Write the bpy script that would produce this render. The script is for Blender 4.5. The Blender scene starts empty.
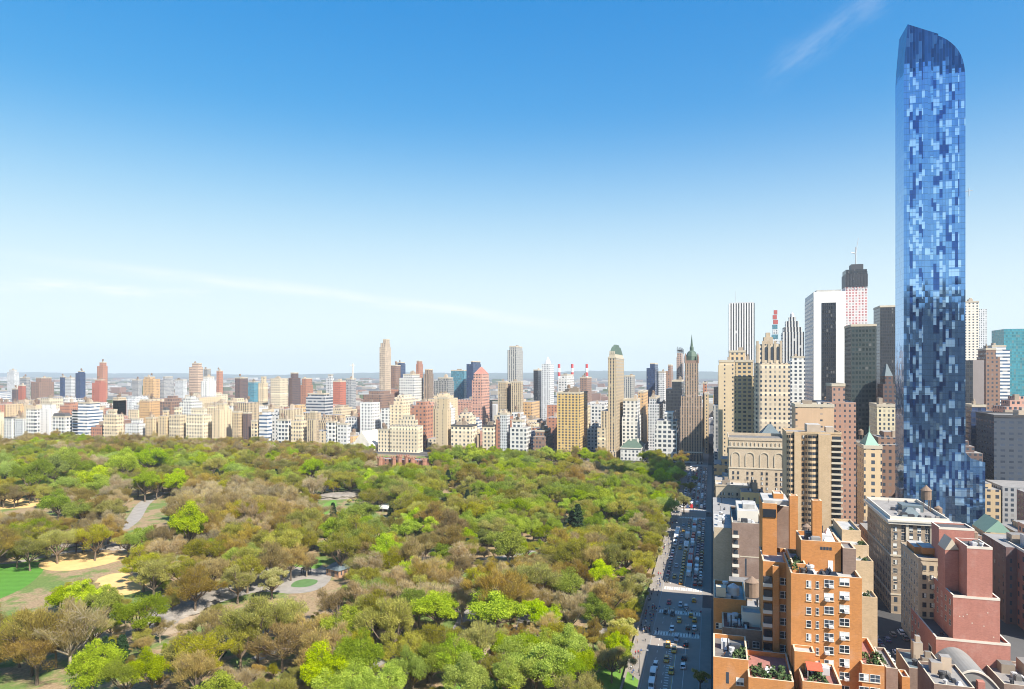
import bpy, bmesh, math, random
import numpy as np
from mathutils import Vector, Matrix

# ------------------------------------------------------------------ camera, sky, sun, exposure
SC = bpy.context.scene
COL = SC.collection
R = math.radians
CAM_H = 100.0
FPX = 700.0
YAW = R(15.95)
SN, CS = math.sin(YAW), math.cos(YAW)
HZ = 371.0
cam_d = bpy.data.cameras.new('camera')
cam = bpy.data.objects.new('camera', cam_d)
COL.objects.link(cam)
cam.location = (0, 0, CAM_H)
cam.rotation_euler = (R(90), 0, YAW - R(90))
cam_d.sensor_width = 36.0
cam_d.lens = 36.0 * FPX / 1024.0
cam_d.shift_y = (HZ - 344.5) / 1024.0
cam_d.clip_start = 1.0
cam_d.clip_end = 60000.0
SC.camera = cam

SUN_DIR = Vector((-0.56 * math.cos(R(46)), -0.83 * math.cos(R(46)), math.sin(R(46)))).normalized()
SUN_EL = math.asin(SUN_DIR.z)
SUN_AZ = math.atan2(SUN_DIR.x, SUN_DIR.y)
sun_d = bpy.data.lights.new('sun', 'SUN')
sun_d.energy = 5.0
sun_d.angle = R(0.5)
sun_d.color = (1.0, 0.93, 0.82)
sun = bpy.data.objects.new('sun', sun_d)
sun.rotation_euler = (-SUN_DIR).to_track_quat('-Z', 'Y').to_euler()
sun.location = (0, 0, 500)
COL.objects.link(sun)

SC.view_settings.view_transform = 'Standard'
SC.view_settings.look = 'None'
SC.view_settings.gamma = 1.0
SC.view_settings.use_curve_mapping = False
SC.view_settings.exposure = 1.0
SC.render.engine = 'CYCLES'
SC.cycles.max_bounces = 6
SC.cycles.diffuse_bounces = 3
SC.cycles.glossy_bounces = 3
SC.cycles.transmission_bounces = 4
SC.cycles.transparent_max_bounces = 8
SC.cycles.volume_bounces = 0
SC.cycles.use_denoising = True
SC.cycles.filter_width = 1.05
SC.cycles.pixel_filter_type = 'BLACKMAN_HARRIS'
SC.cycles.caustics_reflective = False
SC.cycles.caustics_refractive = False


def pix_dir(px, py):
    t = (px - 512) / FPX
    v = Vector((CS + t * SN, SN - t * CS, -(py - HZ) / FPX))
    return v.normalized()


class NT:
    """small helper round a node tree"""
    def __init__(self, tree):
        self.t = tree
        self.n = tree.nodes
        self.l = tree.links

    def node(self, typ, **kw):
        nd = self.n.new(typ)
        for k, v in kw.items():
            setattr(nd, k, v)
        return nd

    def put(self, sock, val):
        if isinstance(val, bpy.types.NodeSocket):
            self.l.new(val, sock)
        elif val is not None:
            if isinstance(val, (tuple, list)) and len(val) == 3 and sock.type == 'RGBA':
                val = (*val, 1.0)
            sock.default_value = val

    def math(self, op, a, b=None, c=None, clamp=False):
        nd = self.node('ShaderNodeMath', operation=op)
        nd.use_clamp = clamp
        self.put(nd.inputs[0], a)
        if b is not None:
            self.put(nd.inputs[1], b)
        if c is not None:
            self.put(nd.inputs[2], c)
        return nd.outputs[0]

    def vmath(self, op, a, b=None):
        nd = self.node('ShaderNodeVectorMath', operation=op)
        self.put(nd.inputs[0], a)
        if b is not None:
            self.put(nd.inputs[1], b)
        return nd.outputs['Value'] if op in ('DOT_PRODUCT', 'LENGTH') else nd.outputs[0]

    def mix(self, f, a, b, blend='MIX'):
        nd = self.node('ShaderNodeMix', data_type='RGBA', blend_type=blend)
        self.put(nd.inputs[0], f)
        self.put(nd.inputs[6], a)
        self.put(nd.inputs[7], b)
        return nd.outputs[2]

    def mixf(self, f, a, b):
        nd = self.node('ShaderNodeMix', data_type='FLOAT')
        self.put(nd.inputs[0], f)
        self.put(nd.inputs[2], a)
        self.put(nd.inputs[3], b)
        return nd.outputs[0]

    def noise(self, vec, scale, detail=2.0, rough=0.5, dims='3D'):
        nd = self.node('ShaderNodeTexNoise', noise_dimensions=dims)
        self.put(nd.inputs['Vector'], vec)
        nd.inputs['Scale'].default_value = scale
        nd.inputs['Detail'].default_value = detail
        nd.inputs['Roughness'].default_value = rough
        return nd.outputs['Fac']

    def ramp(self, f, stops):
        nd = self.node('ShaderNodeValToRGB')
        el = nd.color_ramp.elements
        while len(el) < len(stops):
            el.new(0.5)
        for e, (p, c) in zip(el, stops):
            e.position = p
            e.color = (*c, 1.0) if len(c) == 3 else c
        self.put(nd.inputs[0], f)
        return nd.outputs[0]

    def sstep(self, v, lo, hi):
        nd = self.node('ShaderNodeMapRange', interpolation_type='SMOOTHSTEP')
        self.put(nd.inputs[0], v)
        nd.inputs[1].default_value = lo
        nd.inputs[2].default_value = hi
        return nd.outputs[0]

    def comb(self, x, y, z):
        nd = self.node('ShaderNodeCombineXYZ')
        for s, v in zip(nd.inputs, (x, y, z)):
            self.put(s, v)
        return nd.outputs[0]

    def sep(self, v):
        nd = self.node('ShaderNodeSeparateXYZ')
        self.put(nd.inputs[0], v)
        return nd.outputs


world = bpy.data.worlds.new('World')
SC.world = world
world.use_nodes = True
w = NT(world.node_tree)
w.n.clear()
sky = w.node('ShaderNodeTexSky', sky_type='NISHITA')
sky.sun_disc = False
sky.sun_elevation = SUN_EL
sky.sun_rotation = SUN_AZ
sky.altitude = 100
sky.air_density = 1.0
sky.dust_density = 0.4
sky.ozone_density = 3.0
bg = w.node('ShaderNodeBackground')
bg.inputs['Strength'].default_value = 0.115
tc = w.node('ShaderNodeTexCoord')
D = tc.outputs['Generated']


def cirrus(px0, py0, px1, py1, half_len, half_wid, scale, seed, curve=0.0, lo=.34, fibre=5):
    """a streak of high thin cloud, laid out along a great circle of the sky"""
    a, b = pix_dir(px0, py0), pix_dir(px1, py1)
    c = (a + b).normalized()
    e1 = (b - a).normalized()
    e1 = (e1 - c * e1.dot(c)).normalized()
    e2 = c.cross(e1).normalized()
    u = w.vmath('DOT_PRODUCT', D, tuple(e1))
    v = w.vmath('DOT_PRODUCT', D, tuple(e2))
    f = w.vmath('DOT_PRODUCT', D, tuple(c))
    front = w.math('GREATER_THAN', f, 0.2)
    v = w.math('ADD', v, w.math('MULTIPLY', w.math('MULTIPLY', u, u), curve))
    n1 = w.noise(w.comb(w.math('MULTIPLY', u, scale), w.math('MULTIPLY', v, scale * fibre), seed), 1.0, 5, 0.62)
    wob = w.math('MULTIPLY', w.math('SUBTRACT', w.noise(w.comb(w.math('MULTIPLY', u, scale * .6), 0.0, seed + 3), 1.0, 2), 0.5), half_wid * 1.6)
    v2 = w.math('ADD', v, wob)
    mu = w.math('SUBTRACT', 1.0, w.sstep(w.math('ABSOLUTE', u), half_len * .3, half_len))
    mv = w.math('SUBTRACT', 1.0, w.sstep(w.math('ABSOLUTE', v2), 0.0, half_wid))
    m = w.math('MULTIPLY', w.math('MULTIPLY', mu, mv), w.sstep(n1, lo, lo + .36))
    return w.math('MULTIPLY', m, front)


c1 = cirrus(782, 68, 880, -6, 0.115, 0.028, 13.0, 2.3, 0.0, .33, 3.2)
c2 = cirrus(90, 264, 560, 324, 0.44, 0.0125, 8.0, 5.1, 0.0, .22, 8)
c3 = cirrus(20, 285, 180, 292, 0.16, 0.012, 14.0, 9.7)
cl = w.math('ADD', w.math('MULTIPLY', c1, 0.14), w.math('ADD', w.math('MULTIPLY', c2, 0.45), w.math('MULTIPLY', c3, 0.7)), clamp=True)
el = w.sep(D)[2]
# the Nishita sky, with more colour overhead and a pale blue haze thickening towards the horizon
hs = w.node('ShaderNodeHueSaturation')
hs.inputs['Saturation'].default_value = 1.42
w.l.new(sky.outputs[0], hs.inputs['Color'])
scaled = w.vmath('MULTIPLY', hs.outputs[0], (0.23, 0.23, 0.23))
x3 = w.sep(scaled)
soft = [w.math('SUBTRACT', 1.0, w.math('POWER', 2.718, w.math('MULTIPLY', w.math('MAXIMUM', c, 0.0), -k))) for c, k in zip(x3, (1.65, 1.34, 1.80))]
skyc = w.comb(*soft)
low = w.math('SUBTRACT', 1.0, w.sstep(el, -0.04, 0.36))
skyc = w.mix(w.math('MULTIPLY', low, 0.92), skyc, (0.86, 1.05, 1.07))
skyc = w.mix(cl, skyc, (1.10, 1.12, 1.10))
w.l.new(w.vmath('MULTIPLY', skyc, (4.348, 4.348, 4.348)), bg.inputs['Color'])
wo = w.node('ShaderNodeOutputWorld')
w.l.new(bg.outputs[0], wo.inputs['Surface'])


# ------------------------------------------------------------------ from the picture to the place
def ratio(px):
    t = (px - 512) / FPX
    return (SN - t * CS) / (CS + t * SN)


def yat(px, X):
    return ratio(px) * X


def zd(X, Y):
    return X * CS + Y * SN


def hat(py, X, Y):
    return CAM_H - (py - HZ) * zd(X, Y) / FPX


def gp(px, py, h=0.0):
    z = (CAM_H - h) * FPX / (py - HZ)
    rx = (px - 512) / FPX * z
    return (z * CS + rx * SN, z * SN - rx * CS)


def proj(X, Y, Z):
    z = zd(X, Y)
    return (512 + FPX * (X * SN - Y * CS) / z, HZ - FPX * (Z - CAM_H) / z)


# ------------------------------------------------------------------ mesh helpers
class MB:
    def __init__(self):
        self.v = []
        self.f = []
        self.m = []

    def add(self, vs, fs, m=0):
        o = len(self.v)
        self.v.extend(vs)
        for q in fs:
            self.f.append(tuple(i + o for i in q))
            self.m.append(m)

    def box(self, x0, x1, y0, y1, z0, z1, m=0, top=None, bottom=True):
        vs = [(x0, y0, z0), (x1, y0, z0), (x1, y1, z0), (x0, y1, z0), (x0, y0, z1), (x1, y0, z1), (x1, y1, z1), (x0, y1, z1)]
        self.add(vs, [(0, 1, 5, 4), (1, 2, 6, 5), (2, 3, 7, 6), (3, 0, 4, 7)], m)
        o = len(self.v) - 8
        self.f.append((o + 4, o + 5, o + 6, o + 7))
        self.m.append(m if top is None else top)
        if bottom:
            self.f.append((o + 3, o + 2, o + 1, o))
            self.m.append(m)

    def prism(self, poly, z0, z1, m=0, top=None):
        """poly: counter-clockwise (x, y) list"""
        n = len(poly)
        vs = [(x, y, z0) for x, y in poly] + [(x, y, z1) for x, y in poly]
        self.add(vs, [(i, (i + 1) % n, n + (i + 1) % n, n + i) for i in range(n)], m)
        o = len(self.v) - 2 * n
        self.f.append(tuple(range(o + n, o + 2 * n)))
        self.m.append(m if top is None else top)
        self.f.append(tuple(reversed(range(o, o + n))))
        self.m.append(m)

    def yz_prism(self, poly, x0, x1, m=0):
        """poly in (y, z), extruded along x"""
        n = len(poly)
        vs = [(x0, y, z) for y, z in poly] + [(x1, y, z) for y, z in poly]
        self.add(vs, [(i, (i + 1) % n, n + (i + 1) % n, n + i) for i in range(n)] + [tuple(reversed(range(n))), tuple(range(n, 2 * n))], m)

    def frustum(self, x0, x1, y0, y1, z0, z1, k, m=0, top=None):
        """a box whose top is scaled by k"""
        cx, cy = (x0 + x1) / 2, (y0 + y1) / 2
        vs = [(x0, y0, z0), (x1, y0, z0), (x1, y1, z0), (x0, y1, z0)]
        vs += [(cx + (x - cx) * k, cy + (y - cy) * k, z1) for x, y, _ in vs]
        self.add(vs, [(0, 1, 5, 4), (1, 2, 6, 5), (2, 3, 7, 6), (3, 0, 4, 7), (3, 2, 1, 0)], m)
        o = len(self.v) - 8
        self.f.append((o + 4, o + 5, o + 6, o + 7))
        self.m.append(m if top is None else top)

    def tube(self, p0, p1, r0, r1, n=8, m=0, caps=True):
        p0, p1 = Vector(p0), Vector(p1)
        d = (p1 - p0).normalized()
        a = d.orthogonal().normalized()
        b = d.cross(a)
        vs = []
        for p, r in ((p0, r0), (p1, r1)):
            for i in range(n):
                t = 2 * math.pi * i / n
                vs.append(tuple(p + a * (r * math.cos(t)) + b * (r * math.sin(t))))
        fs = [(i, (i + 1) % n, n + (i + 1) % n, n + i) for i in range(n)]
        if caps:
            fs += [tuple(reversed(range(n))), tuple(range(n, 2 * n))]
        self.add(vs, fs, m)

    def lathe(self, prof, n=12, m=0, c=(0, 0)):
        """prof: (r, z) from the bottom up"""
        vs = []
        for r, z in prof:
            for i in range(n):
                t = 2 * math.pi * i / n
                vs.append((c[0] + r * math.cos(t), c[1] + r * math.sin(t), z))
        fs = []
        for k in range(len(prof) - 1):
            for i in range(n):
                fs.append((k * n + i, k * n + (i + 1) % n, (k + 1) * n + (i + 1) % n, (k + 1) * n + i))
        fs.append(tuple(reversed(range(n))))
        fs.append(tuple(range((len(prof) - 1) * n, len(prof) * n)))
        self.add(vs, fs, m)

    def mesh(self, name, mats, smooth=False):
        me = bpy.data.meshes.new(name)
        me.from_pydata(self.v, [], self.f)
        for mt in mats:
            me.materials.append(mt)
        me.polygons.foreach_set('material_index', self.m)
        if smooth:
            me.polygons.foreach_set('use_smooth', [True] * len(self.f))
        me.update()
        return me

    def build(self, name, mats, parent=None, loc=(0, 0, 0), smooth=False):
        if not isinstance(mats, (list, tuple)):
            mats = [mats]
        return link(name, self.mesh(name, mats, smooth), parent, loc)


def link(name, data, parent=None, loc=(0, 0, 0), rz=0.0):
    o = bpy.data.objects.new(name, data)
    COL.objects.link(o)
    if parent is not None:
        o.parent = parent
    o.location = loc
    o.rotation_euler = (0, 0, rz)
    return o


def empty(name, loc, rz=0.0):
    o = link(name, None, None, loc, rz)
    o.empty_display_size = 1.0
    return o


def tag(o, label=None, cat=None, group=None, kind=None):
    if label:
        o['label'] = label
    if cat:
        o['category'] = cat
    if group:
        o['group'] = group
    if kind:
        o['kind'] = kind
    return o


ORD = ['', 'first', 'second', 'third', 'fourth', 'fifth', 'sixth', 'seventh', 'eighth', 'ninth', 'tenth', 'eleventh', 'twelfth', 'thirteenth',
       'fourteenth', 'fifteenth', 'sixteenth', 'seventeenth', 'eighteenth', 'nineteenth', 'twentieth']


def ordinal(n):
    if n < len(ORD):
        return ORD[n]
    tens = ['', '', 'twenty', 'thirty', 'forty', 'fifty', 'sixty', 'seventy', 'eighty', 'ninety'][n // 10 % 10]
    return tens + '-' + ORD[n % 10] if n % 10 else tens[:-1] + 'ieth'


# ------------------------------------------------------------------ materials
def mat_base(name):
    m = bpy.data.materials.new(name)
    m.use_nodes = True
    t = NT(m.node_tree)
    b = t.n['Principled BSDF']
    return m, t, b


def plain(name, col, rough=0.8, var=0.12, scale=0.6, metal=0.0, obj_var=0.0):
    m, t, b = mat_base(name)
    tcn = t.node('ShaderNodeTexCoord')
    nz = t.noise(tcn.outputs['Object'], scale, 4, 0.6)
    k = t.math('ADD', 1.0 - var, t.math('MULTIPLY', nz, 2 * var))
    if obj_var:
        oi = t.node('ShaderNodeObjectInfo')
        k = t.math('MULTIPLY', k, t.math('ADD', 1 - obj_var, t.math('MULTIPLY', oi.outputs['Random'], 2 * obj_var)))
    c = t.mix(1.0, col, t.comb(k, k, k), 'MULTIPLY')
    t.put(b.inputs['Base Color'], c)
    b.inputs['Roughness'].default_value = rough
    b.inputs['Metallic'].default_value = metal
    return m


_fac = {}


def facade(wall, glass=(0.035, 0.045, 0.06), cw=3.2, fh=3.3, wf=0.45, hf=0.5, vert=None, band=None, roof=(0.25, 0.24, 0.23),
           blind=0.22, tint=0.10, rough=0.85, gl_rough=0.12, courses=0.0, metal=0.0, off=0.0):
    """wall with a grid of windows; vert = colour of the panel under each window (piers run up), band = no mullion (ribbon windows)"""
    key = (wall, glass, cw, fh, wf, hf, vert, band, roof, blind, tint, rough, gl_rough, courses, metal, off)
    if key in _fac:
        return _fac[key]
    m, t, b = mat_base('facade_%d' % len(_fac))
    tcn = t.node('ShaderNodeTexCoord')
    geo = t.node('ShaderNodeNewGeometry')
    oi = t.node('ShaderNodeObjectInfo')
    P = t.sep(tcn.outputs['Object'])
    N = t.sep(geo.outputs['Normal'])
    ax = t.math('GREATER_THAN', t.math('ABSOLUTE', N[0]), t.math('ABSOLUTE', N[1]))
    rq = t.math('FRACT', t.math('MULTIPLY', oi.outputs['Random'], 17.3))
    rw = t.math('FRACT', t.math('MULTIPLY', oi.outputs['Random'], 41.9))
    u = t.math('DIVIDE', t.math('ADD', t.mixf(ax, P[0], P[1]), 1000 * cw + off), t.math('MULTIPLY', cw, t.math('ADD', .82, t.math('MULTIPLY', rq, .40))) if cw < 7 and not off == .001 else cw)
    v = t.math('DIVIDE', P[2], t.math('MULTIPLY', fh, t.math('ADD', .88, t.math('MULTIPLY', rw, .26))))
    fu, fv = t.math('FRACT', u), t.math('FRACT', v)
    mu = t.math('LESS_THAN', t.math('ABSOLUTE', t.math('SUBTRACT', fu, 0.5)), t.math('MULTIPLY', wf / 2, t.math('ADD', .85, t.math('MULTIPLY', rw, .3))))
    mv = t.math('LESS_THAN', t.math('ABSOLUTE', t.math('SUBTRACT', fv, 0.5)), hf / 2)
    side = t.math('LESS_THAN', t.math('ABSOLUTE', N[2]), 0.6)
    win = t.math('MULTIPLY', mv, side)
    if not band:
        win = t.math('MULTIPLY', win, mu)
    cell = t.comb(t.math('FLOOR', u), t.math('FLOOR', v), t.math('ADD', t.math('MULTIPLY', ax, 17.0), t.math('MULTIPLY', oi.outputs['Random'], 311.0)))
    wn = t.node('ShaderNodeTexWhiteNoise', noise_dimensions='3D')
    t.put(wn.inputs['Vector'], cell)
    r = wn.outputs['Value']
    gcol = t.mix(r, glass, tuple(min(1, c * 2.2) for c in glass))
    gcol = t.mix(t.math('LESS_THAN', r, blind * .65), gcol, tuple(0.5 * c + 0.12 for c in wall))
    pn = t.noise(tcn.outputs['Object'], 0.11, 4, 0.65)
    p2 = t.noise(t.comb(t.math('MULTIPLY', P[0], 0.9), t.math('MULTIPLY', P[1], 0.9), t.math('MULTIPLY', P[2], 0.06)), 1.0, 3, 0.6)
    k = t.math('ADD', 0.80, t.math('ADD', t.math('MULTIPLY', pn, 0.26), t.math('MULTIPLY', p2, 0.16)))
    k = t.math('MULTIPLY', k, t.math('ADD', 1 - tint, t.math('MULTIPLY', oi.outputs['Random'], 2 * tint)))
    wc = t.mix(1.0, wall, t.comb(k, k, k), 'MULTIPLY')
    if courses:
        cm = t.math('LESS_THAN', t.math('FRACT', t.math('DIVIDE', P[2], fh * courses)), 0.12)
        wc = t.mix(t.math('MULTIPLY', cm, side), wc, tuple(min(0.85, c * 1.35) for c in wall))
    if vert:
        wc = t.mix(t.math('MULTIPLY', mu, side), wc, vert)
    sidecol = t.mix(win, wc, gcol)
    rf = t.noise(tcn.outputs['Object'], 0.25, 5, 0.6)
    rk = t.math('ADD', 0.5, t.math('ADD', t.math('MULTIPLY', rf, 0.7), t.math('MULTIPLY', oi.outputs['Random'], 0.35)))
    rc = t.mix(1.0, roof, t.comb(rk, rk, rk), 'MULTIPLY')
    up = t.math('GREATER_THAN', N[2], 0.6)
    t.put(b.inputs['Base Color'], t.mix(up, sidecol, rc))
    t.put(b.inputs['Roughness'], t.mixf(win, rough, gl_rough))
    if metal:
        t.put(b.inputs['Metallic'], t.math('MULTIPLY', win, metal))
    bp = t.node('ShaderNodeBump')
    bp.inputs['Strength'].default_value = 0.35
    bp.inputs['Distance'].default_value = 0.15
    t.put(bp.inputs['Height'], t.math('SUBTRACT', 1.0, win))
    t.put(b.inputs['Normal'], bp.outputs[0])
    _fac[key] = m
    return m


def leafmat(name, c1, c2, c3, transl=0.35):
    m, t, b = mat_base(name)
    t.n.remove(b)
    at = t.node('ShaderNodeAttribute', attribute_name='tone')
    oi = t.node('ShaderNodeObjectInfo')
    c = t.ramp(at.outputs['Fac'], [(0.0, c1), (0.5, c2), (1.0, c3)])
    hsn = t.node('ShaderNodeHueSaturation')
    t.put(hsn.inputs['Color'], c)
    t.put(hsn.inputs['Hue'], t.math('ADD', 0.488, t.math('MULTIPLY', oi.outputs['Random'], 0.02)))
    r2 = t.math('FRACT', t.math('MULTIPLY', oi.outputs['Random'], 7.31))
    t.put(hsn.inputs['Value'], t.math('ADD', 0.72, t.math('MULTIPLY', r2, 0.56)))
    r3 = t.math('FRACT', t.math('MULTIPLY', oi.outputs['Random'], 13.7))
    t.put(hsn.inputs['Saturation'], t.math('ADD', 0.85, t.math('MULTIPLY', r3, 0.3)))
    d = t.node('ShaderNodeBsdfDiffuse')
    tr = t.node('ShaderNodeBsdfTranslucent')
    mx = t.node('ShaderNodeMixShader')
    t.put(d.inputs[0], hsn.outputs[0])
    t.put(tr.inputs[0], hsn.outputs[0])
    mx.inputs[0].default_value = transl
    t.l.new(d.outputs[0], mx.inputs[1])
    t.l.new(tr.outputs[0], mx.inputs[2])
    t.l.new(mx.outputs[0], t.n['Material Output'].inputs['Surface'])
    return m


def brick(name, col):
    """masonry: courses, rain streaks, patched and faded areas"""
    m, t, b = mat_base(name)
    tcn = t.node('ShaderNodeTexCoord')
    geo = t.node('ShaderNodeNewGeometry')
    P = t.sep(tcn.outputs['Object'])
    N = t.sep(geo.outputs['Normal'])
    ax = t.math('GREATER_THAN', t.math('ABSOLUTE', N[0]), t.math('ABSOLUTE', N[1]))
    u = t.mixf(ax, P[0], P[1])
    big = t.noise(tcn.outputs['Object'], 0.16, 4, 0.65)
    fine = t.noise(tcn.outputs['Object'], 2.2, 3, 0.7)
    streak = t.noise(t.comb(t.math('MULTIPLY', u, 1.1), 0.0, t.math('MULTIPLY', P[2], 0.07)), 1.0, 4, 0.65)
    br = t.node('ShaderNodeTexBrick')
    t.put(br.inputs['Vector'], t.comb(u, P[2], 0.0))
    br.inputs['Color1'].default_value = (1, 1, 1, 1)
    br.inputs['Color2'].default_value = (.72, .72, .72, 1)
    br.inputs['Mortar'].default_value = (.95, .95, .95, 1)
    br.inputs['Scale'].default_value = 1.0
    br.inputs['Brick Width'].default_value = .62
    br.inputs['Row Height'].default_value = .24
    br.inputs['Mortar Size'].default_value = .02
    patchn = t.sstep(t.noise(tcn.outputs['Object'], 0.42, 2, 0.5), 0.60, 0.66)
    k = t.math('ADD', 0.62, t.math('ADD', t.math('MULTIPLY', big, .34), t.math('ADD', t.math('MULTIPLY', streak, .22), t.math('MULTIPLY', fine, .24))))
    k = t.math('SUBTRACT', k, t.math('MULTIPLY', patchn, .07))
    c = t.mix(1.0, col, t.comb(k, k, k), 'MULTIPLY')
    c = t.mix(.55, c, br.outputs['Color'], 'MULTIPLY')
    c = t.mix(t.math('MULTIPLY', t.sstep(big, .5, .75), .22), c, (0.45, 0.40, 0.36))
    t.put(b.inputs['Base Color'], c)
    b.inputs['Roughness'].default_value = .92
    bp = t.node('ShaderNodeBump')
    bp.inputs['Strength'].default_value = .3
    bp.inputs['Distance'].default_value = .03
    t.put(bp.inputs['Height'], fine)
    t.put(b.inputs['Normal'], bp.outputs[0])
    return m


M = {}
M['asphalt'] = plain('asphalt', (0.275, 0.238, 0.205), 0.9, 0.28, 0.10)
M['side_pavement'] = plain('shade_dark_pavement', (0.11, 0.105, 0.10), 0.9, 0.3, 0.3)  # darker copy of the pavement, shade of the side street put into its colour
M['side_asphalt'] = plain('dark_asphalt', (0.055, 0.053, 0.052), 0.9, 0.3, 0.12)  # darker copy of the road asphalt, deepening the side streets' shade by colour
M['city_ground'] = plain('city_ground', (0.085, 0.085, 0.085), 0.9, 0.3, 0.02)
M['pavement'] = plain('pavement_concrete', (0.235, 0.212, 0.188), 0.9, 0.18, 0.4)
M['kerb'] = plain('kerb_stone', (0.30, 0.30, 0.29), 0.85, 0.1)
M['paint'] = plain('road_paint', (0.72, 0.70, 0.64), 0.7, 0.22, 1.5)
M['yellow_paint'] = plain('yellow_road_paint', (0.62, 0.44, 0.08), 0.7, 0.2, 1.5)
M['roof_grey'] = plain('roof_grey', (0.20, 0.19, 0.18), 0.9, 0.55, 0.45, obj_var=0.35)
M['roof_white'] = plain('roof_white', (0.38, 0.37, 0.35), 0.85, 0.5, 0.4)
M['roof_dark'] = plain('roof_dark', (0.07, 0.07, 0.075), 0.9, 0.3, 0.3, obj_var=0.2)
M['bulkhead'] = plain('bulkhead_brick', (0.36, 0.29, 0.22), 0.9, 0.2, 0.3, obj_var=0.4)
M['tank_wood'] = plain('tank_wood', (0.20, 0.14, 0.10), 0.9, 0.3, 1.2, obj_var=0.2)
M['copper'] = plain('green_copper', (0.075, 0.118, 0.088), 0.7, 0.25, 0.3)
M['slate'] = plain('blue_grey_slate', (0.11, 0.145, 0.16), 0.7, 0.25, 0.5)
M['steel_dark'] = plain('dark_steel', (0.05, 0.052, 0.06), 0.5, 0.2, 1.0)
M['steel_light'] = plain('light_steel', (0.5, 0.5, 0.5), 0.5, 0.1, 1.0)
M['stone_white'] = plain('pale_stone', (0.62, 0.58, 0.50), 0.85, 0.15, 0.25)
M['limestone'] = plain('limestone', (0.50, 0.44, 0.34), 0.85, 0.18, 0.25)
M['brick_orange'] = brick('orange_brick', (0.50, 0.215, 0.068))
M['brick_orange_trim'] = plain('pale_coping', (0.60, 0.47, 0.33), 0.85, 0.15, 0.8)
M['brick_pink'] = brick('rose_brick', (0.41, 0.175, 0.135))
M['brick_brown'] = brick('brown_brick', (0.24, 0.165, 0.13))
M['tan_wall'] = brick('tan_wall', (0.52, 0.38, 0.23))
M['beige_wall'] = brick('beige_wall', (0.48, 0.39, 0.28))
M['white_paint'] = plain('white_paint', (0.78, 0.78, 0.76), 0.6, 0.06)
M['pane'] = plain('window_pane', (0.035, 0.045, 0.06), 0.08, 0.3, 3.0, obj_var=0.5)
M['blind'] = plain('window_blind', (0.62, 0.64, 0.62), 0.6, 0.1, 2.0, obj_var=0.2)
M['red_roof'] = plain('red_deck', (0.30, 0.135, 0.11), 0.9, 0.45, 0.7)
M['awning_red'] = plain('red_awning', (0.62, 0.10, 0.05), 0.8, 0.15, 1.0)
M['hedge'] = plain('planter_leaves', (0.06, 0.10, 0.03), 0.9, 0.5, 2.5, obj_var=0.3)
M['rock'] = plain('grey_rock', (0.235, 0.21, 0.18), 0.9, 0.6, 0.35, obj_var=0.15)
M['bark'] = plain('bark', (0.14, 0.105, 0.075), 0.95, 0.3, 1.2, obj_var=0.35)
M['bark_pale'] = plain('pale_bark', (0.36, 0.30, 0.22), 0.95, 0.3, 1.2, obj_var=0.3)
M['water'] = plain('river_water', (0.05, 0.09, 0.12), 0.15, 0.2, 0.01)
M['hill'] = plain('far_hills', (0.10, 0.13, 0.12), 0.95, 0.3, 0.002)
M['glass_dark'] = plain('dark_glass', (0.02, 0.025, 0.035), 0.06, 0.2, 0.5)

# ------------------------------------------------------------------ the ground: city, park, streets, river, hills
def struct(name, mb, mats, loc=(0, 0, 0)):
    o = mb.build(name, mats, None, loc)
    o['kind'] = 'structure'
    return o


mb = MB()
mb.add([(-3000, -13500, 0), (13500, -13500, 0), (13500, 13500, 0), (-3000, 13500, 0)], [(0, 1, 2, 3)])
struct('ground', mb, M['city_ground'])

FIFTH = 790.0      # building line on the far avenue
mb = MB()
# streets running away from the camera (east), avenues across
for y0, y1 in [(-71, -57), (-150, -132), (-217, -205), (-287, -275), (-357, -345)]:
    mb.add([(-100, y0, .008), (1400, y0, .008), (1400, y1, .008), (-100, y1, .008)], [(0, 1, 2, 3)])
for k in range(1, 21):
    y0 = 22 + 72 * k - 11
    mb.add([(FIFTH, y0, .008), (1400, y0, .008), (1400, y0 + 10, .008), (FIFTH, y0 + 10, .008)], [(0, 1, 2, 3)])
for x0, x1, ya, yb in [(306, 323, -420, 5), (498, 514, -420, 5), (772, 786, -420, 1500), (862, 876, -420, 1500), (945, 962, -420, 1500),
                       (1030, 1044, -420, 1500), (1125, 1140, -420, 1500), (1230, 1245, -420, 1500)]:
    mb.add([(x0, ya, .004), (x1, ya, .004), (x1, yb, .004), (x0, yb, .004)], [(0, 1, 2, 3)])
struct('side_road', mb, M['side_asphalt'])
mb = MB()
mb.add([(-100, 4, .0085), (1500, 4, .0085), (1500, 22, .0085), (-100, 22, .0085)], [(0, 1, 2, 3)])
struct('road', mb, M['asphalt'])

mb = MB()
for x0, x1 in [(-60, 306), (323, 498), (514, 770)]:
    mb.box(x0, x1, 0.3, 4, 0, .15)
for x0, x1 in [(-60, 768)]:
    mb.box(x0, x1, 22, 27.0, 0, .15)
struct('pavement', mb, M['pavement'])
mb = MB()
for x0, x1 in [(60, 305), (324, 497), (515, 770)]:
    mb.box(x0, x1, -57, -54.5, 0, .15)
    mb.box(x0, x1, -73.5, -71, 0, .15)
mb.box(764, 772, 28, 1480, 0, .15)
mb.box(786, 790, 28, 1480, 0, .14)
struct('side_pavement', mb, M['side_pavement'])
mb = MB()
mb.box(-60, 768, 21.75, 21.998, 0, .16)
mb.box(-60, 306, 4.002, 4.25, 0, .16)
mb.box(323, 498, 4.002, 4.25, 0, .16)
mb.box(514, 770, 4.002, 4.25, 0, .16)
struct('kerb', mb, M['kerb'])

# painted markings: crossings at the two avenue corners, lane lines, the double line in the middle
mb = MB()


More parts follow.
